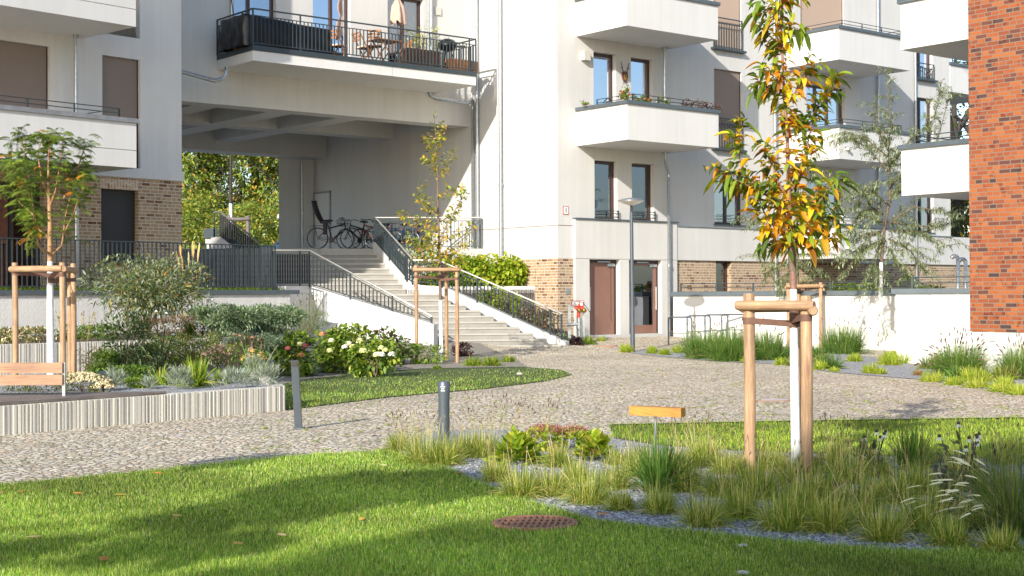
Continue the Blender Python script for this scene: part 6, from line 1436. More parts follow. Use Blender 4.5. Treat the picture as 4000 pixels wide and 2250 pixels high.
for lb_ in limbs: mb.tube(lb_, [.0125*(1-.75*i/(len(lb_)-1)) for i in range(len(lb_))], 7, cap=False)
mb.build('branches', 'bark_red', tr)
mb = MB(); mb.tube([P(3096, 1060, YT), P(3095, 1025, YT), P(3092, 965, YT), P(3089, 925, YT)], [.031, .036, .036, .028], 10, cap=False); mb.build('trunk', 'bark_brown', tr)
def along(poly, s):
    out = []; tg = []
    for a_, b_ in zip(poly, poly[1:]):
        L_ = (b_-a_).length; k = max(1, int(L_/s))
        for j in range(k): out.append(a_+(b_-a_)*((j+random.random())/k)); tg.append((b_-a_).normalized())
    return out, tg
def leafy(polys, s, L, W, pal_fn, droop=.5, spread=.9, prof=LEAF, fold=.2, jitter=.03, down=.3, endb=0):
    B_, T_, FR = [], [], []
    for poly in polys:
        o_, g_ = along(poly, s); B_ += o_; T_ += g_; FR += [i/max(1, len(o_)-1) for i in range(len(o_))]
        for _ in range(endb): B_.append(poly[-1]); T_.append((poly[-1]-poly[-2]).normalized()); FR.append(1.)
    B_ = np.array([tuple(v) for v in B_]); T_ = np.array([tuple(v) for v in T_]); FR = np.array(FR); n = len(B_)
    d = nrm(T_*.45+perp(T_)*spread+rdir(n)*.15-UP*down*rng.uniform(0, 1, (n, 1))); l = L*(.55+.6*rng.uniform(size=n))
    s_ = nrm(np.cross(d, UP+rdir(n)*.55))
    return strips(B_+rng.normal(0, jitter, (n, 3)), d, s_, l, W*l/L, droop*rng.uniform(.2, 1.4, n), prof, pal_fn(n, FR, B_), fold)
def autumn(n, fr, B_):
    g_ = pick([(4, (.10, .155, .018)), (3, (.17, .23, .022)), (2, (.05, .085, .012))], n); o_ = pick([(3, (.56, .33, .012)), (3, (.46, .18, .01)), (2, (.58, .40, .02)), (1, (.20, .075, .012)), (1, (.32, .32, .02))], n)
    pr = .72-.45*fr; r_ = rng.uniform(size=n)[:, None] < pr[:, None]; return np.where(r_, o_, g_)
geo = [leafy(limbs, .0076, .145, .052, autumn, .6, endb=5, jitter=.04, prof=WIDE, down=.1, fold=.3), leafy([[P(3091, 960, YT), q8(1380, 1150), q8(1368, 800)]], .03, .16, .06, lambda n, f, b: autumn(n, f*0, b)), leafy([[q8(1352, 300), q8(1345, -100), q5(480, 520), q5(470, 300), q5(462, 100), q5(452, -80), q5(445, -260)]], .0095, .14, .045, lambda n, f, b: autumn(n, f*.5, b), .55, down=.55)]
mk(tr, 'leaves', cat3(geo), 'leaf_shiny')
# ---- rear young tree in front of the stairs
tr = thing('young_tree', 'slender young tree with sparse small green and orange leaves in front of the stairs', 'tree'); YM = 32.6
def qm(x, y, dy=0.): return P(x*1.5528, y*1.5528, YM+dy)
ft_ = qm(1112, 925); ft_.z = .02; mb = MB(); mb.tube([ft_, qm(1110, 860), qm(1109, 790), qm(1108, 755)], [.052, .047, .043, .04], 12); mb.build('painted_trunk', 'trunk_white', tr)
mb = MB(); mb.tube([qm(1108, 755), qm(1106, 660), qm(1104, 600), qm(1102, 520), qm(1101, 430), qm(1098, 380), qm(1095, 320), qm(1091, 285)], [.038, .032, .028, .024, .018, .013, .008, .004], 8)
lm = [[(1106, 640), (1060, 620), (1030, 600)], [(1106, 650), (1150, 620), (1180, 612)], [(1104, 610), (1150, 590), (1185, 570)], [(1104, 600), (1060, 560), (1005, 540)], [(1103, 560), (1140, 540), (1170, 480)], [(1102, 540), (1070, 510), (1052, 500)], [(1102, 500), (1130, 480), (1160, 478)], [(1101, 450), (1120, 430), (1138, 380)], [(1101, 440), (1085, 410), (1070, 400)], [(1099, 400), (1085, 370), (1072, 345)], [(1098, 370), (1110, 345), (1113, 320)], [(1106, 665), (1075, 655), (1045, 640)], [(1105, 620), (1125, 560), (1150, 530)], [(1103, 575), (1080, 560), (1060, 470)], [(1106, 640), (1135, 640), (1160, 655)], [(1105, 630), (1085, 600), (1075, 590)]]
lm3 = [[qm(x, y, (i % 5-2)*.12*j) for j, (x, y) in enumerate(l_)] for i, l_ in enumerate(lm)]
for l_ in lm3: mb.tube(l_, [.012, .008, .004], 5, cap=False)
mb.build('branches', 'bark_brown', tr)
mk(tr, 'leaves', cat3([leafy(lm3, .011, .105, .065, lambda n, f, b: pick(YGO, n), .3, prof=OVAL, jitter=.06, endb=6), leafy([[qm(1101, 430), qm(1098, 380), qm(1095, 320), qm(1091, 285)]], .018, .1, .055, lambda n, f, b: pick(GREEN+YGO, n), .3, prof=OVAL, jitter=.05)]), 'leaf')
# ---- left tree with pinnate leaves
tr = thing('young_tree', 'small multi-stemmed tree with feathery pinnate leaves and orange bark, at the left', 'tree'); YL = 21.6
def ql(x, y, dy=0.): return P(x*1.5528, y*1.5528, YL+dy)
ft_ = ql(128, 940); ft_.z = .28; mb = MB(); mb.tube([ft_, ql(127, 860), ql(126, 740), ql(126, 658)], [.062, .056, .048, .042], 12); mb.build('painted_trunk', 'trunk_white', tr)
mb = MB(); mb.tube([ql(126, 658), ql(126, 640), ql(126, 560), ql(123, 480), ql(122, 420), ql(125, 350)], [.042, .044, .036, .026, .018, .007], 9)
ls = [[(126, 640), (100, 622), (90, 590), (85, 540), (70, 480), (55, 420)], [(127, 645), (155, 618), (160, 590), (163, 550), (175, 500), (195, 440)], [(126, 600), (100, 580), (88, 550), (75, 460), (60, 380), (50, 345)], [(125, 520), (140, 480), (150, 420), (160, 370), (155, 345)], [(124, 500), (105, 450), (95, 390), (105, 350)], [(160, 590), (185, 540), (205, 480), (215, 440)], [(85, 540), (50, 510), (30, 470)], [(75, 460), (45, 430), (30, 400)], [(160, 500), (190, 440), (205, 395), (215, 365)]]
ls3 = [[ql(x, y, ((i*3) % 7-3)*.1*j) for j, (x, y) in enumerate(l_)] for i, l_ in enumerate(ls)]
for l_ in ls3: mb.tube(l_, [max(.005, .02*(1-.8*i/(len(l_)-1))) for i in range(len(l_))], 6, cap=False)
mb.build('branches', 'bark_orange', tr)
B_ = []; T_ = []
for l_ in ls3+[[ql(123, 480), ql(122, 420), ql(125, 350)]]:
    o_, g_ = along(l_[1:] if len(l_) > 3 else l_, .034); B_ += o_; T_ += g_; B_ += [l_[-1]]*7; T_ += [(l_[-1]-l_[-2]).normalized()]*7
B_ = np.array([tuple(v) for v in B_]); T_ = np.array([tuple(v) for v in T_]); B_ = np.repeat(B_, 2, 0); T_ = np.repeat(T_, 2, 0); B_ += rng.normal(0, .06, B_.shape); k = B_[:, 2] > P(0, 960, YL).z; B_, T_ = B_[k], T_[k]; n_ = len(B_)
d = nrm(T_*.4+perp(T_)*.8+UP*.4); L = .21*(.7+.6*rng.uniform(size=n_)); cv = .55*rng.uniform(.5, 1.2, n_); sd = nrm(np.cross(d, UP)); cl = pick([(4, (.085, .13, .02)), (3, (.14, .19, .025)), (2, (.05, .08, .015)), (.35, (.42, .17, .02))], n_); gl = []
for t_ in np.linspace(.15, 1, 9):
    c = B_+d*(L*t_)[:, None]-UP*(cv*L*t_*t_)[:, None]; dd = nrm(d-UP*(2*cv*t_)[:, None])
    for s_ in (-1, 1):
        ld = nrm(sd*s_+dd*.55-UP*.25); gl.append(strips(c, ld, np.cross(ld, UP+.3*rdir(n_)), .075*(1.15-.4*abs(t_-.5)), .017, .35, DIAM, cl))
mk(tr, 'leaves', cat3(gl), 'leaf')
# ---- silver-leaved trees on the right
def willow(label, Y, limbs_, n_twig, trunk_pts, whitef, seed, sp=.8, Ln=.09, Wn=.02, pal=WILLOW):
    rr = random.Random(seed); t_ = thing('silver_tree', label, 'tree', 'silver-leaved trees on the right')
    def qq(x, y, dy=0.): return P(x*1.5528, y*1.5528, Y+dy)
    tp_ = [qq(*q_) for q_ in trunk_pts]; tp_[0].z = whitef; m_ = MB(); m_.tube(tp_[:2], [.055, .05], 10); m_.build('painted_trunk', 'trunk_white', t_)
    m_ = MB(); m_.tube(tp_[1:], [.048*(1-.7*i/len(tp_)) for i in range(len(tp_)-1)], 7); tw = []
    for i, l_ in enumerate(limbs_):
        z_ = [qq(x, y, rr.uniform(-.9, .9)*j/len(l_)*1.2) for j, (x, y) in enumerate(l_)]; m_.tube(z_, [max(.006, .025*(1-.8*j/(len(z_)-1))) for j in range(len(z_))], 5, cap=False); tw.append(z_)
        for a_, b_ in zip(z_, z_[1:]):
            for _ in range(n_twig):
                s0 = a_+(b_-a_)*rr.random(); dr = Vector((rr.uniform(-1, 1), rr.uniform(-1, 1), rr.uniform(-.2, .7))).normalized()+(b_-a_).normalized()*.5; ln = rr.uniform(.3, .8)*sp
                p1_ = s0+dr*ln*.5; p2_ = s0+dr*ln-Vector((0, 0, ln*.35)); tw.append([s0, p1_, p2_]); m_.tube([s0, p1_, p2_], [.007, .005, .003], 4, cap=False)
    m_.build('branches', 'bark_brown', t_); mk(t_, 'leaves', leafy(tw, .0115, Ln*1.3, Wn*1.25, lambda n, f, b: pick(pal, n), .35, spread=.7, prof=DIAM, fold=0., jitter=.02, down=.35, endb=2), 'leaf'); return t_
willow('silver-leaved tree on the terrace beside the red brick building, tallest of the two', 37.8, [[(2240, 480), (2235, 380), (2240, 300), (2232, 180)], [(2235, 380), (2215, 340), (2200, 260)], [(2235, 430), (2180, 370), (2130, 345)], [(2240, 400), (2180, 350), (2125, 330)], [(2240, 420), (2290, 350), (2350, 300), (2370, 200)], [(2240, 470), (2300, 400), (2355, 370), (2390, 230)], [(2240, 520), (2180, 470), (2150, 520)], [(2240, 560), (2300, 520), (2420, 540)], [(2225, 560), (2160, 540), (2130, 590)], [(2225, 600), (2180, 620), (2120, 690)], [(2235, 580), (2300, 580), (2390, 620)], [(2235, 600), (2290, 630), (2330, 690)], [(2225, 600), (2200, 650), (2210, 730)], [(2225, 540), (2190, 520), (2170, 480)], [(2240, 500), (2270, 480), (2280, 430)], [(2235, 620), (2260, 660), (2300, 710)], [(2225, 580), (2190, 590), (2150, 640)], [(2240, 560), (2330, 570), (2370, 570)]], 9, [(2215, 710), (2217, 660), (2225, 580), (2238, 500), (2240, 450)], 1.5, 5)
willow('smaller silver-leaved tree behind the large autumn tree, red-barked and staked', 40.8, [[(2005, 600), (1960, 560), (1930, 540)], [(2005, 620), (1950, 640), (1905, 650)], [(2005, 600), (2050, 520), (2100, 450)], [(2005, 590), (2060, 560), (2110, 540)], [(2005, 560), (2020, 480), (2050, 430)], [(2005, 640), (2060, 640), (2100, 620)], [(2005, 560), (1990, 500), (1960, 470)], [(2005, 660), (1960, 670), (1920, 690)], [(2005, 680), (1980, 700), (1990, 740)], [(2005, 540), (2060, 470), (2120, 480)], [(2005, 650), (2040, 680), (2070, 690)], [(2005, 580), (1930, 560), (1880, 555)], [(2005, 520), (2010, 440), (2040, 400)]], 7, [(2008, 870), (2007, 760), (2006, 680), (2005, 600), (2005, 540)], .1, 9)
# ---- far trees beyond the passage
def bgtree(label, x, Y, z0, w, h, n, pal, leaf=.22, trunk=True, name='leafy_tree', cat='tree', group=None, clumps=60, cs=.13, gap=0., z_c=None):
    p = P(x, 1155, Y); t_ = thing(name, label, cat, group); c = (p.x, Y, z0+h*.56)
    if trunk:
        m_ = MB(); m_.tube([(p.x, Y, z0-.1), (p.x+.1, Y, z0+h*.3), (p.x, Y, z0+h*.75)], [w*.045, w*.035, w*.01], 8)
        for i in range(9):
            a_ = i*2.4; m_.tube([(p.x, Y, z0+h*(.2+.05*i)), (p.x+w*.22*math.cos(a_), Y+w*.2*math.sin(a_), z0+h*(.36+.05*i)), (p.x+w*.4*math.cos(a_), Y+w*.4*math.sin(a_), z0+h*(.46+.05*i))], [w*.02, w*.012, w*.004], 5, cap=False)
        m_.build('trunk', 'bark_dark', t_)
    mk(t_, 'crown', shrub_geo(c, w*.5, w*.5, h*.5, n, leaf, leaf*.5, pal, clumps, cs, .4, DIAM, .1, 0., .45, False), 'leaf'); return t_
FARP = [(4, (.13, .19, .03)), (3, (.20, .26, .045)), (1.5, (.36, .34, .05)), (1, (.38, .22, .04)), (2, (.06, .09, .02))]
LZf = LZ
for i, (x, Y, w, h, n) in enumerate(((560, 84, 12, 14, 24000), (800, 88, 11, 15, 24000), (1000, 92, 8, 13, 9000), (1130, 86, 9, 12, 16000), (700, 78, 6, 4.5, 6200), (900, 76, 7, 3.6, 6200), (1060, 74, 5, 4.4, 5600))):
    bgtree(['large yellowing tree beyond the passage, leftmost', 'large yellowing tree in the middle beyond the passage', 'loose tree letting the sky through beyond the passage', 'tree beyond the passage, next to the pier', 'low green bush at the left below the far trees', 'low bush in the middle below the far trees', 'low bush by the parked car below the far trees'][i], x, Y, LZ-.3, w, h, n, FARP, .25 if i < 4 else .2, trunk=i < 4, clumps=80 if i < 4 else 40, cs=.12, group='trees and bushes beyond the passage', name='leafy_tree' if i < 4 else 'bush', cat='tree' if i < 4 else 'bush')
# dark young tree standing in the shade just beyond the passage
t = thing('young_tree', 'dark bare-stemmed young tree silhouetted beyond the passage', 'tree'); m_ = MB(); Yd = 58.
def qd(x, y): return P(700+x/2.156, 600+y/2.156, Yd)
m_.tube([qd(436, 640), qd(434, 420)], [.08, .075], 8); m_.build('painted_trunk', 'trunk_white', t); m_ = MB()
m_.tube([qd(434, 420), qd(434, 200), qd(436, 0), qd(436, -120)], [.075, .06, .045, .02], 7); dl_ = [[qd(434, 400), qd(370, 320), qd(320, 260)], [qd(434, 380), qd(500, 310), qd(530, 220)], [qd(434, 300), qd(380, 200), qd(350, 120)], [qd(434, 250), qd(480, 180), qd(500, 80)], [qd(436, 150), qd(400, 60), qd(380, -20)], [qd(436, 120), qd(480, 40), qd(510, -30)], [qd(434, 400), qd(500, 370), qd(560, 360)]]
for l_ in dl_: m_.tube(l_, [.03, .02, .008], 5)
m_.build('branches', 'bark_dark', t); mk(t, 'leaves', leafy(dl_, .05, .2, .07, lambda n, f, b: pick([(2, (.06, .08, .02)), (1, (.12, .12, .03))], n), .5, endb=4, jitter=.15), 'leaf')
# dark trees at the right beyond the white building
for i, (x, Y, w, h, n) in enumerate(((3730, 66, 9, 15, 9000), (3880, 70, 10, 15, 6000))): bgtree(['dark yellow-flecked tree seen between white wall and red brick building', 'second dark tree behind the red brick building edge'][i], x, Y, .0, w, h, n, [(5, (.04, .055, .015)), (2, (.07, .085, .02)), (2, (.35, .26, .03))], .3, clumps=70)
# ---- tall grasses and low plants along the right
def rgrass(label, x, y, hpx, wk=1.25, n=600, heads=40, pal=TALLG, hc=(.10, .06, .045), droop=.4, lean=.38, hl=.11):
    p = GG(x*1.5528, y*1.5528); t = thing('pennisetum', label, 'grass'); h = hpx*1.18*1.5528*p.y/F; wd_ = .6*p.y/1422
    mk(t, 'blades', tuft_mesh(p, h*1.05, h*wk, int(n*1.5), pal, wd_*.8, lean*1.25, droop*1.2, h*wk*.34, .5), 'blade')
    if heads:
        s, hd = heads_mesh(p, h*1.12, heads, h*wk, [(1, (.3, .28, .12))], [(1, hc), (1, tuple(v*1.7 for v in hc))], hl, .025, lean*1.35, .35, wd_*.4); mk(t, 'stems', s, 'blade'); mk(t, 'seed_heads', hd, 'blade')
    return t
rgrass('tall green grass clump left of the left front stake, before the bicycle stands', 1765, 902, 88, 1.1, 700, 16); rgrass('tall green grass clump behind the left front stake', 1840, 908, 100, 1.1, 800, 22); rgrass('tall green grass clump just left of the white front trunk', 1925, 905, 92, 1.1, 700, 20); rgrass('tall grass clump right of the white front trunk', 2120, 890, 90, 1.2, 800, 16, droop=.5); rgrass('wispy tall grass clump against the smooth white terrace wall', 2238, 880, 85, .7, 380, 14)
rgrass('broad fountain grass with purple-brown plumes before the white wall at the right', 2412, 945, 100, 1.15, 1300, 95, lean=.55, droop=.45); rgrass('fountain grass with purple-brown plumes cut by the right edge of the picture', 2568, 952, 95, 1.1, 900, 60, lean=.5)
YG = [(3, (.20, .28, .03)), (3, (.30, .34, .05)), (1, (.4, .38, .08))]
for i, (x, y, h) in enumerate(((1575, 886, 28), (1640, 890, 26), (1672, 893, 24), (1705, 888, 26), (1750, 900, 22), (1810, 907, 24), (1880, 912, 24), (1965, 918, 28), (2065, 930, 30), (2100, 936, 18), (2190, 940, 34), (2215, 942, 24), (2150, 910, 30), (2240, 905, 34), (1990, 900, 26), (2310, 945, 20), (2345, 960, 34), (2400, 968, 30), (2460, 975, 34), (2520, 985, 36), (2565, 992, 38))):
    tuft(['low yellow-green tuft at the lamp post foot', 'low tuft right of the lamp post', 'second low tuft right of the lamp post', 'low tuft at the bed tip near the first bicycle stand', 'low tuft below the tall grass, leftmost', 'low tuft below the tall grass, second', 'low tuft below the tall grass behind the left stake', 'low tuft between left stake and white trunk at the cobble edge', 'round bright tuft right of the front stakes at the cobble edge', 'flat tuft beside the pale shaft cover', 'bright tuft alone at the cobble edge below the white wall', 'flat tuft at the cobble edge near the white wall', 'bright tuft behind the pale shaft cover', 'bright tuft in the corner of the white terrace wall', 'bright tuft seen between the front stakes', 'brown dry tuft beside the broad fountain grass', 'green verge tuft left of the broad fountain grass', 'green verge tuft below the broad fountain grass', 'green verge tuft right of the broad fountain grass', 'green verge tuft near the right picture edge', 'green verge tuft at the right picture edge'][i], x*1.5528, y*1.5528, h*1.5528, YG if i != 15 else [(1, (.3, .2, .1))], n=320, lean=.75, droop=.6, spread=1.7 if i < 16 else 3.2, w=.02 if i < 16 else .016, group='low yellow-green tufts along the cobble edge')
for i in range(30):
    x = rng.uniform(2700, 3950); yb_ = np.interp(x, [2700, 3050, 3250, 3600, 4000], [1402, 1424, 1455, 1484, 1540]); y = yb_-rng.uniform(4, 62)
    if 3230 < x < 3400 and y < 1440: continue
    tuft('low yellow-green plant filling the right bed between the grass clumps', x, y, rng.uniform(44, 88), [YG, TALLG, YG+OLIVE][i % 3], n=340, lean=.8, droop=.6, spread=rng.uniform(1.6, 2.6), w=.018, group='low filling plants of the right bed', name='bedding_plant', cat='plant')
# weeds sprouting in the joints of the cobbles
Yv = 1/rng.uniform(1/34, 1/14., 900); X = (rng.uniform(-100, 4100, 900)-2000)/F*Yv
ok_ = ~(inpoly(X, Yv, LAWN1) | inpoly(X, Yv, LAWN2) | inpoly(X, Yv, LAWN3) | inpoly(X, Yv, BED1) | inpoly(X, Yv, BED3) | inpoly(X, Yv, BED4) | (X < -.62-.172*Yv*1.02+.35)); X, Yv = X[ok_][:420], Yv[ok_][:420]
W_ = [tuft_mesh((x, y, gz(x, y)), rng.uniform(.015, .045), .1, int(rng.integers(10, 34)), GREEN+YG+[(1, (.3, .2, .08))], .007, .9, .4, rng.uniform(.02, .09)) for x, y in zip(X, Yv)]
g = cat3(W_); tag(npmesh('joint_weeds', g[0], g[1], 'blade', None, g[2]), 'small weeds and moss growing in the joints of the cobbled path', 'weeds', kind='stuff')
# ---- lawn of the terrace behind the fence
n_ = 9000; u = rng.uniform(-20, aR, n_); o = rng.uniform(-1.2, -.05, n_); b = np.array([tuple(WR.pt(a_, CT-.02, o_)) for a_, o_ in zip(u, o)]); d = nrm(rdir(n_)*.5+UP)
g = strips(b, d, rdir(n_), .16*rng.uniform(.4, 1, n_), .018, .2, BL2, pick(GREEN+LIME[:1], n_)); tag(npmesh('terrace_grass', g[0], g[1], 'blade', None, g[2]), 'grass growing at the foot of the left bar fence', 'grass', kind='stuff')
# ---- planter behind the bench
ZP = .30
def sp_(x, y): return x*1.5528, y*1.5528
GREY = [(3, (.20, .23, .19)), (2, (.28, .31, .27)), (1, (.13, .15, .11))]
def lav(label, x, y, w, h, stalks=0, z=ZP, pal=GREY, n=650):
    X, Y_ = sp_(x, y); t, p, m_ = shrub(label, X, Y_, w*1.5528, h*1.5528, pal, n, .10, .011, z=z, prof=DIAM, fold=0, up=.9, clumps=26, cs=.2, droop=.05, name='lavender', cat='plant', stems=0)
    if stalks:
        s, hd = heads_mesh(p, h*1.5528*m_*1.9, stalks, w*m_*1.5, [(1, (.3, .32, .2))], [(1, (.3, .27, .2)), (1, (.16, .14, .12))], .07, .022, .4, .1, .008); mk(t, 'stalks', s, 'blade'); mk(t, 'flower_spikes', hd, 'petal')
    return t
lav('silver-grey lavender mound at the right end of the front planter', 670, 975, 75, 50, 0); lav('silver-grey lavender mound, second from the right end of the front planter', 588, 978, 72, 48); lav('grey lavender mound in the middle of the front planter', 452, 980, 56, 50); lav('small grey tuft in the gravel of the planter', 380, 978, 30, 22, n=250); lav('grey lavender beside the cream flowers', 290, 980, 40, 45, n=350)
lav('lavender with tall spent spikes leaning out by the square bollard', 640, 955, 40, 60, 12, n=300)
X, Y_ = sp_(492, 975)
for (x, y, h, n_) in ((492, 972, 95, 260), (408, 968, 60, 150), (555, 965, 55, 120), (300, 948, 35, 90)):
    tuft({492: 'large daylily clump of arching green blades in the planter', 408: 'daylily clump left of the grey lavender', 555: 'daylily clump behind the lavender mounds', 300: 'small strap-leaved clump behind the cream flowers'}[x], x*1.5528, y*1.5528, h*1.5528, [(3, (.16, .24, .03)), (2, (.24, .32, .04)), (1, (.42, .40, .08)), (1, (.08, .13, .02))], n=n_, lean=.6, droop=.7, spread=1.0, z=ZP, w=.022, name='daylily', cat='plant')
def mound(label, x, y, w, h, pal, n, L=.045, W=.022, z=ZP, flowers=None, name='perennial', cat='plant', mat='leaf', **k):
    t, p, m_ = shrub(label, x*1.5528, y*1.5528, w*1.5528, h*1.5528, pal, n, L, W, z=z, name=name, cat=cat, mat=mat, **k)
    if flowers:
        pal_, cnt, r_ = flowers; g_ = []
        for i in range(cnt):
            a_ = rng.uniform(0, 6.28); rr_ = math.sqrt(rng.uniform()); q = (p.x+w*.76*m_*rr_*math.cos(a_), p.y+w*.6*m_*rr_*math.sin(a_), p.z+h*1.5528*m_*(1.02-.45*rr_*rr_)); g_.append(ball_geo(q, r_*rng.uniform(.7, 1.2), 16, pal_, r_*.9))
        mk(t, 'flower_heads', cat3(g_), 'petal')
    return t
CREAM = [(3, (.62, .55, .38)), (2, (.50, .42, .28)), (1, (.4, .3, .2))]
mound('cream flower cushion right of the bench back', 205, 985, 150, 45, OLIVE, 500, flowers=(CREAM, 190, .022)); mound('cream flowers spilling beside the planter rock', 260, 990, 60, 28, OLIVE, 260, flowers=(CREAM, 90, .02)); mound('cream flowers glimpsed under the bench back', 70, 985, 170, 32, OLIVE, 420, flowers=(CREAM, 110, .02))
mound('brown-green heath cushion behind the right stake', 225, 945, 78, 68, [(2, (.13, .085, .05)), (2, (.09, .10, .04)), (1, (.2, .15, .08))], 900, .05, .012); mound('green groundcover in the middle of the planter', 330, 960, 120, 40, GREEN, 900, .05, .028)
t, p, m_ = shrub('dark loose shrub with glossy leaves rising from the planter', 318*1.5528, 945*1.5528, 150*1.5528, 150*1.5528, [(3, (.045, .075, .025)), (2, (.07, .11, .035)), (1, (.18, .2, .09))], 1400, .09, .03, z=ZP, clumps=26, cs=.26, mat='leaf_shiny')
mound('olive shrub behind the daylilies', 400, 935, 130, 85, OLIVE+GREEN, 1500, .05, .02); mound('pale green perennial right of the daylilies', 565, 930, 120, 60, [(2, (.14, .17, .06)), (2, (.3, .22, .12)), (1, (.1, .13, .04))], 1100, .05, .02, flowers=([(1, (.34, .2, .13)), (1, (.5, .4, .3))], 60, .03)); mound('yellow-green groundcover in front of the daylilies', 350, 975, 70, 24, LIME[:3]+GREEN, 450, .04, .025)
cones('pink coneflowers with drooping petals above the planter', 600*1.5528, 950*1.5528, 180, 5, (.40, .18, .12), z=ZP, pal=GREEN); cones('white coneflowers in the dark shrub', 395*1.5528, 940*1.5528, 250, 7, (.6, .62, .5), z=ZP, pal=GREEN); mound('round ochre seed cushion at the planter end', 640, 940, 60, 60, GREEN, 500, .05, .025, flowers=([(1, (.5, .33, .1))], 22, .035))
for (x, y, w, h, pal, lab) in ((440, 930, 130, 88, [(3, (.09, .13, .03)), (2, (.16, .19, .06)), (1, (.3, .2, .1))], 'loose green perennial mass behind the grey lavender'), (520, 928, 110, 92, [(3, (.12, .17, .04)), (2, (.2, .22, .08)), (1, (.4, .32, .2))], 'tall airy perennial behind the large daylily'), (345, 940, 110, 70, GREEN+OLIVE, 'green undergrowth around the dark glossy shrub'), (620, 925, 90, 78, [(2, (.16, .11, .07)), (2, (.1, .14, .04)), (1, (.4, .3, .18))], 'brown-headed perennial at the corner of the upper planter wall'), (270, 945, 80, 60, GREEN, 'dark green undergrowth right of the heath cushion')):
    mound(lab, x, y, w, h, pal, 2200, .06, .022, clumps=34, cs=.22)
# ---- upper planter
ZU = .78
def ushrub(label, x, ybase, w, h, pal, n, L, W, Y, name='shrub', cat='shrub', **k):
    p_ = P(x*1.5528, ybase*1.5528, Y); yb = 1155-(ZU-1.6)*F/Y
    return shrub(label, x*1.5528, yb, w*1.5528, h*1.5528, pal, n, L, W, Y=Y, name=name, cat=cat, **k)
t, p, m_ = ushrub('large arching butterfly bush with grey-green leaves before the left wall', 372, 840, 300, 195, [(3, (.055, .085, .03)), (2, (.10, .13, .06)), (2, (.26, .29, .20)), (1, (.3, .26, .07))], 4600, .12, .03, 28.3, clumps=34, cs=.27, droop=.5, depth=.6, lift=.1, shell=.25)
n_ = 80; a = rng.uniform(0, 6.28, n_); tl = rng.uniform(.2, 1.3, n_); b = np.tile(A3(p.x, p.y, p.z+.55), (n_, 1)); d = np.stack([np.sin(tl)*np.cos(a)*1.2, np.sin(tl)*np.sin(a)*.6, np.cos(tl)], 1); L = rng.uniform(.7, 1.15, n_)*1.12
gs = [strips(b, d, perp(d), L, .012, .12, ((0, 1), (.5, 1), (1, .6)), pick([(1, (.25, .28, .16))], n_))]; tip = b+d*L[:, None]-UP*(.12*L)[:, None]
for q in range(14):
    f_ = .55+.45*rng.uniform(size=n_); c = b+d*(L*f_)[:, None]-UP*(.12*L*f_*f_)[:, None]; dd = nrm(d*.5+rdir(n_)); gs.append(strips(c, dd, perp(dd), .11, .024, .5, DIAM, pick([(2, (.10, .14, .05)), (2, (.30, .33, .24))], n_)))
mk(t, 'shoots', cat3(gs), 'leaf'); k = rng.choice(n_, 18); dt = nrm(d[k]+UP*.1); mk(t, 'spent_flowers', cat3([strips(tip[k], dt, perp(dt), .17, .04, .25, ((0, .9), (.5, .8), (1, .1)), pick([(2, (.16, .08, .035)), (1, (.45, .2, .05))], 18)) for _ in range(2)]), 'petal')
JUN = [(3, (.13, .19, .11)), (3, (.22, .28, .17)), (2, (.06, .10, .055)), (1.5, (.33, .38, .26))]
for (x, yb, w, h, Y, lab) in ((560, 850, 170, 78, 28.2, 'blue-green spreading juniper hanging over the upper planter wall, left part'), (680, 850, 170, 72, 29.4, 'blue-green juniper cushion behind the hydrangeas, right part')):
    t, p, m_ = ushrub(lab, x, yb, w, h, JUN, 11000, .08, .022, Y, 'juniper', 'shrub', prof=DIAM, fold=0., clumps=44, cs=.17, up=.25, depth=.55, stems=5)
mound('juniper fringe spilling down the planter wall', 610, 0, 1, 1, JUN, 5) if False else None
p = P(600*1.5528, 850*1.5528, 27.7); c_ = (p.x, p.y, .70); 
t = thing('juniper', 'juniper branches spilling over the corner of the upper planter wall', 'shrub'); mk(t, 'foliage', shrub_geo((p.x, p.y+.1, .66), .85, .45, .26, 6000, .08, .022, JUN, 30, .2, .3, DIAM, .0, 0., .5, False), 'leaf')
lav('lavender bush with many dark spikes before the white stair wall', 785, 0, 90, 50, 0) if False else None
t, p, m_ = ushrub('lavender bush bristling with dark spent spikes before the white stair wall', 778, 0, 95, 55, [(2, (.15, .19, .12)), (2, (.24, .28, .2))], 1500, .10, .012, 31.5, 'lavender', 'plant', prof=DIAM, fold=0., up=.9, clumps=30, cs=.2, stems=0)
s, hd = heads_mesh(p, .95, 85, .9, [(1, (.22, .22, .12))], [(1, (.12, .1, .08)), (1, (.2, .2, .16))], .06, .02, .42, .08, .009); mk(t, 'stalks', s, 'blade'); mk(t, 'flower_spikes', hd, 'petal')
ushrub('brown heather band between butterfly bush and planter wall', 400, 0, 190, 55, [(3, (.17, .10, .055)), (2, (.11, .07, .04)), (1, (.1, .12, .05))], 2200, .07, .012, 27.6, 'heather', 'plant', prof=DIAM, fold=0., up=.9, clumps=40, cs=.22, depth=.35, stems=0)
for (x, w, h, Y, pal, lab) in ((95, 120, 34, 25.3, OLIVE+CREAM, 'mixed dry perennials behind the left stakes'), (10, 90, 40, 24.3, CREAM+OLIVE, 'cream dry flower heads at the left picture edge, upper planter'), (225, 150, 38, 26.2, LIME[2:3]+GREEN, 'low green groundcover in the upper planter right of the stakes')):
    ushrub(lab, x, 0, w, h, pal, 1300, .055, .025, Y, 'perennial', 'plant', clumps=30, cs=.22, depth=.4, stems=0)
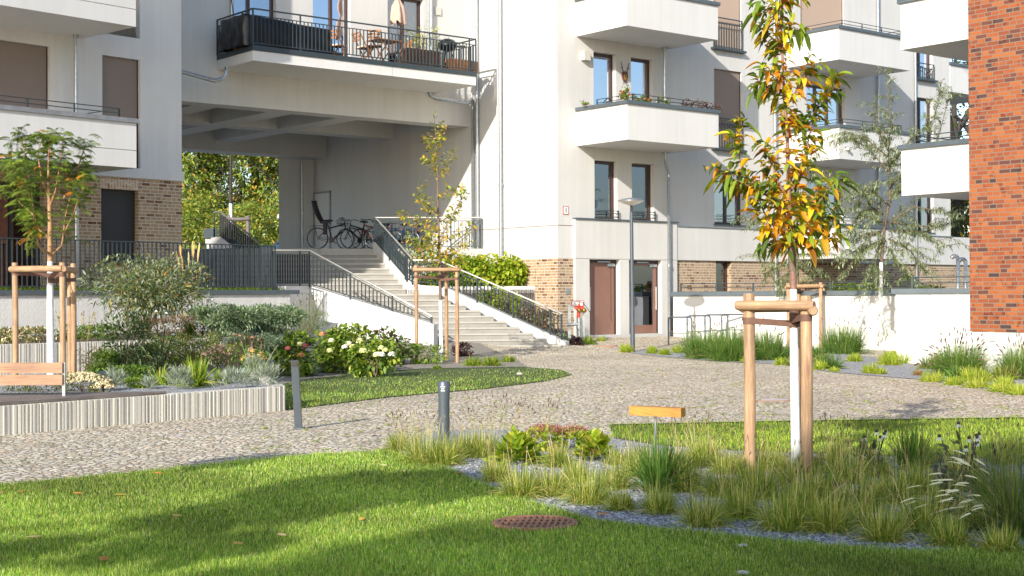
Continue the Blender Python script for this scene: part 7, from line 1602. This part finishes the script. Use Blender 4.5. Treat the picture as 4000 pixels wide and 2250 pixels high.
p = P(192*1.5528, 1000, 26.); tt = thing('flower_stalks', 'dry flower stalks standing before the left white wall', 'plant'); s, hd = heads_mesh((p.x, p.y, ZU), .6, 22, 1.6, [(1, (.3, .24, .1))], [(1, (.3, .24, .1))], .06, .03, .35, .1, .009); mk(tt, 'stems', s, 'blade'); mk(tt, 'seed_heads', hd, 'petal')
# feather reed grass with ochre spikes, white anemones
p = P(475*1.5528, 1000, 29.3); tt = thing('reed_grass', 'ochre feather-grass spikes standing in front of the bar fence', 'grass'); s, hd = heads_mesh((p.x, p.y, ZU), 1.75, 12, .5, [(1, (.42, .3, .12))], [(1, (.55, .40, .18))], .34, .035, .16, .05, .011); mk(tt, 'stems', s, 'blade'); mk(tt, 'seed_heads', hd, 'petal'); mk(tt, 'blades', tuft_mesh((p.x, p.y, ZU), .6, .4, 160, GREEN, .012, .4), 'blade')
tt = thing('anemone', 'white anemones on thin stems right of the butterfly bush', 'flower'); p = P(510*1.5528, 1000, 29.8); s, hd = heads_mesh((p.x, p.y, ZU), .85, 34, .9, [(1, (.1, .13, .06))], [(1, (.1, .13, .06))], .02, .01, .42, .1, .009); mk(tt, 'stems', s, 'blade')
g_ = []
for i in range(30): a_ = rng.uniform(0, 6.28); r_ = .45*math.sqrt(rng.uniform()); g_.append(ball_geo((p.x+r_*math.cos(a_)*1.2, p.y+r_*math.sin(a_)*.6, ZU+rng.uniform(.5, .85)), .035, 7, [(1, (.75, .74, .72))], .05))
mk(tt, 'petals', cat3(g_), 'petal'); mk(tt, 'leaves', shrub_geo((p.x, p.y, ZU+.3), .5, .3, .35, 500, .07, .035, [(1, (.04, .06, .025)), (1, (.08, .11, .04))], 14, .3), 'leaf')
# ---- hydrangea bed
def hyd(label, x, y, w, h, pal, balls, bpal, Y, z, n=900, L=.10, W=.062, rb=.066, depth=.55, bh=(.75, 1.02)):
    yb = 1155-(z-1.6)*F/Y; t, p, m_ = shrub(label, x*1.5528, yb, w*1.5528, h*1.5528, pal, n, L, W, Y=Y, name='hydrangea', cat='shrub', depth=depth, clumps=26, cs=.24, droop=.35, prof=LEAF, up=.2)
    for i in range(balls):
        a_ = rng.uniform(3.3, 6.1) if rng.uniform() < .8 else rng.uniform(0, 6.28); u_ = rng.uniform(-.95, .95); zz = rng.uniform(*bh)*(1-.25*u_*u_); q = (p.x+u_*w*.776*m_*.9, p.y-w*.776*m_*depth*(1.12-.45*u_*u_-.35*(zz-.4)**2), p.z+h*1.5528*m_*zz*.97)
        g = ball_geo(q, rb*rng.uniform(.75, 1.15), 130, bpal[int(rng.integers(0, len(bpal)))], .026); mk(t, 'flower_head', g, 'petal')
    return t
WHB = [[(1, (.72, .72, .55)), (1, (.6, .62, .42))], [(1, (.78, .78, .68))], [(1, (.6, .62, .3))]]; ROS = [[(1, (.45, .13, .13))], [(1, (.5, .26, .1))], [(1, (.42, .3, .14))]]
HG = [(3, (.10, .17, .025)), (3, (.17, .245, .03)), (2, (.05, .085, .018)), (1.6, (.33, .36, .045))]
hyd('white-flowered hydrangea with round heads, right end of the middle bed', 945, 930, 115, 95, HG, 7, WHB, 27.6, .03, 1100, bh=(.35, .9)); hyd('white hydrangea with a tall yellow-green shoot, centre of the middle bed', 880, 920, 120, 118, HG, 8, WHB, 28.6, .03, 1200, bh=(.55, .95)); hyd('hydrangea with faded ochre and rust heads before the planter wall', 745, 925, 95, 105, HG+[(2, (.07, .1, .03))], 4, ROS+WHB[2:], 27.6, .03, 900, bh=(.5, .9)); hyd('hydrangea with pink and orange heads before the ribbed wall', 830, 905, 85, 112, HG, 5, ROS+WHB[:1], 29.2, .04, 800, bh=(.75, 1.))
hyd('dark-leaved hydrangea behind the white one, against the white stair wall', 985, 890, 90, 88, [(2, (.05, .07, .03)), (2, (.09, .15, .03)), (1, (.12, .06, .04))], 0, WHB, 31.5, .06, 700)
p = P(897*1.5528, 1300, 29.0); t = thing('hydrangea_shoot', 'tall drooping yellow-green shoot above the white hydrangea', 'plant'); m_ = MB(); tp_ = [v3((p.x-.05, p.y, .5)), P(893*1.5528, 870*1.5528, 29), P(899*1.5528, 818*1.5528, 29)]; m_.tube(tp_, .012, 6); m_.build('stem', 'bark_brown', t); mk(t, 'leaves', leafy([tp_[1:]], .022, .17, .075, lambda n, f, b: pick(LIME+HG, n), .9, down=.7, endb=6), 'leaf')
p2_ = P(752*1.5528, 1300, 27.8); t = thing('hydrangea_shoot', 'bright yellow shoot in front of the ribbed planter wall', 'plant'); m_ = MB(); tp_ = [v3((p2_.x, p2_.y, .4)), P(754*1.5528, 870*1.5528, 27.8), P(757*1.5528, 838*1.5528, 27.8)]; m_.tube(tp_, .012, 6); m_.build('stem', 'bark_brown', t); mk(t, 'leaves', leafy([tp_[1:]], .03, .15, .08, lambda n, f, b: pick([(1, (.55, .55, .04)), (1, (.4, .5, .05))], n), .7, down=.5, endb=6), 'leaf')
HOS = [(3, (.20, .27, .19)), (3, (.28, .34, .25)), (2, (.13, .19, .11)), (1, (.5, .5, .28))]
for (x, y, w, h, lab) in ((700, 948, 80, 42, 'hosta with blue-green leaves beside the square bollard, left'), (765, 947, 75, 42, 'hosta clump just right of the square bollard'), (868, 938, 90, 46, 'hosta clump in the middle of the bed edge'), (952, 934, 85, 62, 'large blue-green hosta below the white hydrangea'), (820, 940, 60, 30, 'small hosta between two larger ones')):
    rosette(lab, x*1.5528, y*1.5528, w*1.5528*1.2, h*1.5528, HOS, 150, .17, .13, 'hosta', 'plant', z=.03)
for (x, y, w, h, pal, lab) in ((1075, 918, 90, 50, GREEN+LIME[:1], 'green groundcover at the foot of the slim tree stakes'), (1010, 905, 60, 40, GREEN, 'low green plants between hydrangeas and stakes'), (1160, 905, 50, 40, [(2, (.06, .03, .035)), (1, (.1, .05, .04))], 'dark purple heuchera at the stakes'), (1040, 885, 70, 30, HG, 'groundcover against the foot of the stair wall')):
    mound(lab, x, y, w, h, pal, 700, .07, .035, z=.05)
for (x, y, h, lab) in ((1235, 922, 36, 'spreading yellow-green sedge at the bed tip by the cobbles'), (1190, 922, 34, 'sedge clump right of the slim stakes'), (1280, 912, 24, 'last small sedge at the bed tip'), (1100, 930, 16, 'tiny sedge in front of the slim stakes')):
    tuft(lab, x*1.5528, y*1.5528, h*1.5528, YG+GREEN, n=380, lean=.8, droop=.6, spread=2.2, w=.016, name='sedge', cat='grass')
# ---- raised bed right of the stairs
def bsh(label, x, yb, w, h, pal, n, L, W, Y, z, **k):
    return shrub(label, x*1.5528, 1155-(z-1.6)*F/Y, w*1.5528, h*1.5528, pal, n, L, W, Y=Y, **k)
ZB = 1.78
bsh('yellow-green hydrangea mass at the right end of the raised bed', 1250, 0, 125, 84, LIME, 2400, .13, .10, 42.0, ZB, name='hydrangea', clumps=16, cs=.3, depth=.4, droop=.5, shell=.2); bsh('yellow-green hydrangea mass left of the pipe on the raised bed', 1160, 0, 135, 78, LIME+HG[:2], 2300, .13, .10, 42.0, ZB, name='hydrangea', clumps=16, cs=.3, depth=.35, droop=.5, shell=.2)
bsh('darker flowering shrub behind the yellow hydrangeas near the double pipes', 1150, 0, 110, 92, [(2, (.10, .14, .05)), (2, (.2, .22, .1)), (1, (.4, .36, .22))], 1500, .09, .05, 43.2, ZB, clumps=30, cs=.24, depth=.3)
t, p, m_ = bsh('loose white-flowering shrub beside the upper stair railing', 1040, 0, 120, 120, [(3, (.13, .19, .05)), (2, (.2, .26, .08)), (1, (.3, .15, .1))], 1700, .08, .05, 42.6, ZB, clumps=30, cs=.24, depth=.35)
g_ = [ball_geo((p.x+rng.normal(0, .45), p.y-.25+rng.normal(0, .15), ZB+rng.uniform(.25, .95)), .05, 8, [(1, (.74, .72, .66))], .06) for _ in range(46)]; mk(t, 'blossoms', cat3(g_), 'petal')
bsh('low green plants under the yellow hydrangeas, above the white wall', 1120, 0, 130, 30, HG, 900, .09, .05, 41.4, ZB, clumps=26, cs=.22, depth=.25, stems=0)
# sloping bed between railing and wall
for (x, w, h, Y, z, pal, n, lab) in ((1255, 34, 52, 40.7, 1.15, LIME, 300, 'small yellow-green hydrangea behind the lower railing, left'), (1297, 30, 48, 40.5, .95, LIME, 280, 'small yellow-green hydrangea behind the lower railing, right'), (1330, 50, 46, 40.2, .72, [(2, (.17, .10, .07)), (2, (.12, .14, .06)), (1, (.3, .25, .2))], 600, 'reddish shrub behind the lower railing'), (1375, 60, 48, 39.9, .48, [(2, (.2, .11, .08)), (2, (.13, .15, .06)), (1, (.3, .27, .2))], 700, 'reddish shrub at the lower end of the stair railing'), (1420, 36, 26, 39.4, .2, HOS, 260, 'pale hosta at the stair wall end'), (1450, 30, 18, 39.2, .18, [(1, (.05, .025, .03))], 260, 'dark purple plant at the stair wall end'), (1225, 40, 24, 41.0, 1.35, HG, 240, 'low green plant at the top of the sloping bed')):
    bsh(lab, x, 0, w, h*1.25, pal, int(n*1.4), .075, .045, Y, z, clumps=14, cs=.28, depth=.6, stems=4)
tuft('green sedge beside the red standpipe', 1478*1.5528, 865*1.5528, 28*1.5528, YG+GREEN, n=320, lean=.8, droop=.6, spread=2.4, w=.018, name='sedge')
tuft('thin sedge before the brown door', 1515*1.5528, 858*1.5528, 18*1.5528, YG, n=90, lean=.6, droop=.5, spread=1.8, w=.015, name='sedge')
# ---- balcony flowers
def bflower(label, xa, xb, W, o, z, pal, n, fl=None, h=.25, spill=.0):
    t = thing('balcony_flowers', label, 'flowers'); a0_, a1_ = W.s(xa, 400, o), W.s(xb, 400, o); u = rng.uniform(a0_, a1_, n); zz = z+h*rng.uniform(-spill, 1, n)*(.5+.5*np.sin(u*9)**2)
    b = np.array([tuple(W.pt(a_, 0, o+rng.normal(0, .05))) for a_ in u]); b[:, 2] = zz; d = nrm(rdir(n)+UP*.5); mk(t, 'foliage', strips(b, d, perp(d), .08, .035, .3, DIAM, pick(pal, n)), 'leaf')
    if fl: k = n//5; mk(t, 'blossoms', strips(b[:k]+rdir(k)*.03, rdir(k), rdir(k), .05, .05, 0, OVAL, pick(fl, k)), 'petal')
zr = SOF+1.13
bflower('leafy red-flowering plant at the balcony corner', 2425, 2458, WA, 2.0, zr, GREEN, 260, [(1, (.6, .05, .04))], .42); bflower('red geraniums along the middle balcony railing', 2475, 2540, WA, 1.95, zr, GREEN, 260, [(1, (.6, .06, .04)), (1, (.6, .2, .15))], .2); bflower('pale pink balcony flowers right of the geraniums', 2570, 2612, WA, 1.95, zr, GREEN+OLIVE, 160, [(1, (.7, .5, .5))], .28); bflower('withered dark plants hanging over the right end of the middle balcony', 2660, 2815, WA, 2.0, zr, [(2, (.06, .03, .025)), (1, (.12, .06, .04))], 420, None, .25, .45); bflower('small pink flowers at the left end of the middle balcony', 2270, 2300, WA, .5, zr, GREEN, 60, [(1, (.6, .15, .2))], .12)
t = thing('balcony_shrub', 'airy yellow-green shrub in the brown planter box', 'shrub'); c = GF.pt(gp(1650, 1.6), BZ+.95, 1.6); mk(t, 'foliage', shrub_geo(tuple(c), .42, .25, .52, 420, .09, .03, [(2, (.3, .32, .08)), (1, (.16, .2, .06)), (1, (.42, .38, .16))], 14, .3), 'leaf'); m_ = MB(); stems_geo(m_, c-v3((0, 0, .5)), c, .4, .2, .5, 6, .008); m_.build('stems', 'bark_brown', t)
# terrace plants behind the low railing
for (x, w, h, Y, pal, lab) in ((1590*1.27, 60, 42, 43.0, [(2, (.30, .09, .08)), (2, (.1, .12, .05))], 'reddish shrub on the terrace behind the low railing'), (2170, 100, 34, 42.5, GREEN+LIME[:1], 'green plants on the terrace behind the low railing'), (2110, 90, 30, 43.5, GREEN, 'low green plants on the terrace near the dark brick recess'), (2330, 90, 26, 36, GREEN+OLIVE, 'plants on the terrace beside the red brick building')):
    bsh(lab, x, 0, w, h, pal, 500, .07, .04, Y, 1.6, clumps=18, cs=.25, depth=.4, stems=3)
# vent pipes at the right
for i, (x, yt) in enumerate(((3742, 1000), (3772, 1012))):
    p = P(x, yt, 38); t = thing('vent_pipe', ['galvanised vent pipe with bent top beside the brick building, taller one', 'galvanised vent pipe with bent top touching the brick building edge'][i], 'pipe'); m_ = MB(); m_.tube([v3((p.x, p.y, 1.2)), v3((p.x, p.y, p.z-.1))]+arc_pts(v3((p.x, p.y, p.z-.1)), p, p-v3((.12, 0, 0)), 6)+[p-v3((.17, 0, .05))], .055, 10); m_.build('pipe', 'galvanised', t)
# ---- fallen leaves
sp2 = [(15, 1238), (52, 1237), (183, 1238), (65, 1350), (433, 1293), (587, 1362), (1247, 1233), (958, 1167), (320, 1243), (1660, 940), (1160, 1185), (1938, 1180), (2210, 1140), (700, 1340), (250, 1400), (390, 1187), (1740, 1300), (1500, 1290), (910, 1300)]
LV = ['fallen orange leaf at the left lawn edge, nearest the picture corner', 'fallen orange leaf on the lawn, second from the left edge', 'fallen orange leaf on the lawn below the bench end', 'fallen brown leaf low on the left lawn', 'fallen leaf in the middle of the left lawn', 'fallen leaf on the lawn left of the grate', 'fallen leaf at the gravel edge above the grate', 'fallen leaf on the lawn near the cobble edge, left of the bollard grasses', 'fallen leaf on the lawn below the square bollard', 'fallen rust leaf on the cobbles above the timber marker', 'fallen leaf on the gravel by the bollard grasses', 'fallen brown leaf on the gravel between the tree stakes', 'fallen leaf on the right lawn behind the bed', 'fallen leaf on the shaded lawn left of centre', 'fallen leaf near the bottom left corner of the lawn', 'fallen leaf where lawn meets the cobbles at the left', 'fallen leaf on gravel below the timber marker', 'fallen leaf on the bed edge right of the grate', 'fallen leaf on the lawn just left of the grate']
for i, (x, y) in enumerate(sp2):
    p = G(x*1.5528, y*1.5528, .045); a_ = rng.uniform(0, 6.28); d = A3(math.cos(a_), math.sin(a_), .2)[None]; g = strips(np.array(p)[None], nrm(d), np.array([[-math.sin(a_), math.cos(a_), .1]]), .11, .05, .25, LEAF, pick([(1, (.62, .34, .06)), (1, (.5, .2, .04)), (1, (.55, .42, .18))], 1), .15)
    o = npmesh('fallen_leaf', g[0], g[1], 'leaf', None, g[2]); tag(o, LV[i], 'leaf', 'fallen leaves scattered on lawn and cobbles')
# ---- trees behind the viewpoint that throw the shade on the front lawn
def caster(label, lobes, trunk, seed=0, n=3000, leaf=.3, tr=.12, limbs_=()):
    t = thing('shade_tree', label, 'tree'); g_ = []; k = 1/math.tan(math.radians(25.5)); sh = Vector((-.41, -.91, 0)).normalized(); m_ = MB(); base = v3((*trunk, 0)); m_.tube([base, base+v3((0, 0, 5))], [tr*2, tr*1.5], 8)
    for (sx, sy, r_, h_, dn) in lobes:
        c = v3((sx, sy, 0))+sh*(h_*k)+v3((0, 0, h_)); g_.append(shrub_geo(tuple(c), r_, r_, r_, int(n*dn), leaf, leaf*.6, GREEN, 90 if leaf > .2 else 14, .16, .3, DIAM, .1, 0., .3, False)); m_.tube([base+v3((0, 0, 4)), (base+v3((0, 0, 5))+c)/2+v3((0, 0, .5)), c], [tr, tr*.5, tr*.2], 6)
    
    for poly, h_ in limbs_:
        m_.tube([v3(G(x, y))+sh*((h_+.3*i_)*k)+v3((0, 0, h_+.3*i_)) for i_, (x, y) in enumerate(poly)], [.05, .04, .035, .03, .02][:len(poly)], 6)
    m_.build('trunk', 'bark_brown', t); mk(t, 'crown', cat3(g_), 'leaf_dense'); return t
caster('large leafy tree standing behind the viewpoint, shading the front lawn', [(.1, 6.0, 2.15, 8.5, 1.2), (1.6, 6.9, 2.1, 8.5, 1), (2.2, 8.0, 2.2, 8.8, 1), (3.8, 10.4, 1.8, 9., 1.), (6.4, 11.6, 2.2, 9.2, 1.1), (4.8, 9, 2.2, 8.6, 1), (3.2, 6., 2.3, 8, 1), (5.8, 7.2, 2.5, 9, 1), (1.2, 2.6, 2.4, 7.6, 1)], (-3.5, -9), n=12000)
caster('smaller airy tree behind the viewpoint, dappling the left of the lawn', [(-1.75, 10.7, .3, 6.5, .2), (-1.35, 10.9, .26, 6.6, .15), (-1.15, 11.9, .34, 6.6, .2), (-.75, 12.1, .3, 6.4, .16), (-2.15, 10.4, .2, 6.2, .1), (-.45, 11.6, .22, 6.4, .1), (-2.6, 14.0, .2, 6.2, .06), (-3.1, 8.9, .16, 6., .06), (-2.2, 9.15, .16, 6., .06), (-1.75, 9.05, .14, 6., .05), (-1.5, 12.0, .3, 6.6, .15)], (-16, -6), n=3400, leaf=.24, tr=.03, limbs_=[([(-60, 2200), (200, 2170), (420, 2150), (560, 2105), (640, 2130)], 5.5), ([(-60, 2150), (150, 2120), (330, 2100), (520, 2115)], 5.7), ([(0, 2230), (120, 2210), (330, 2220)], 5.5)])
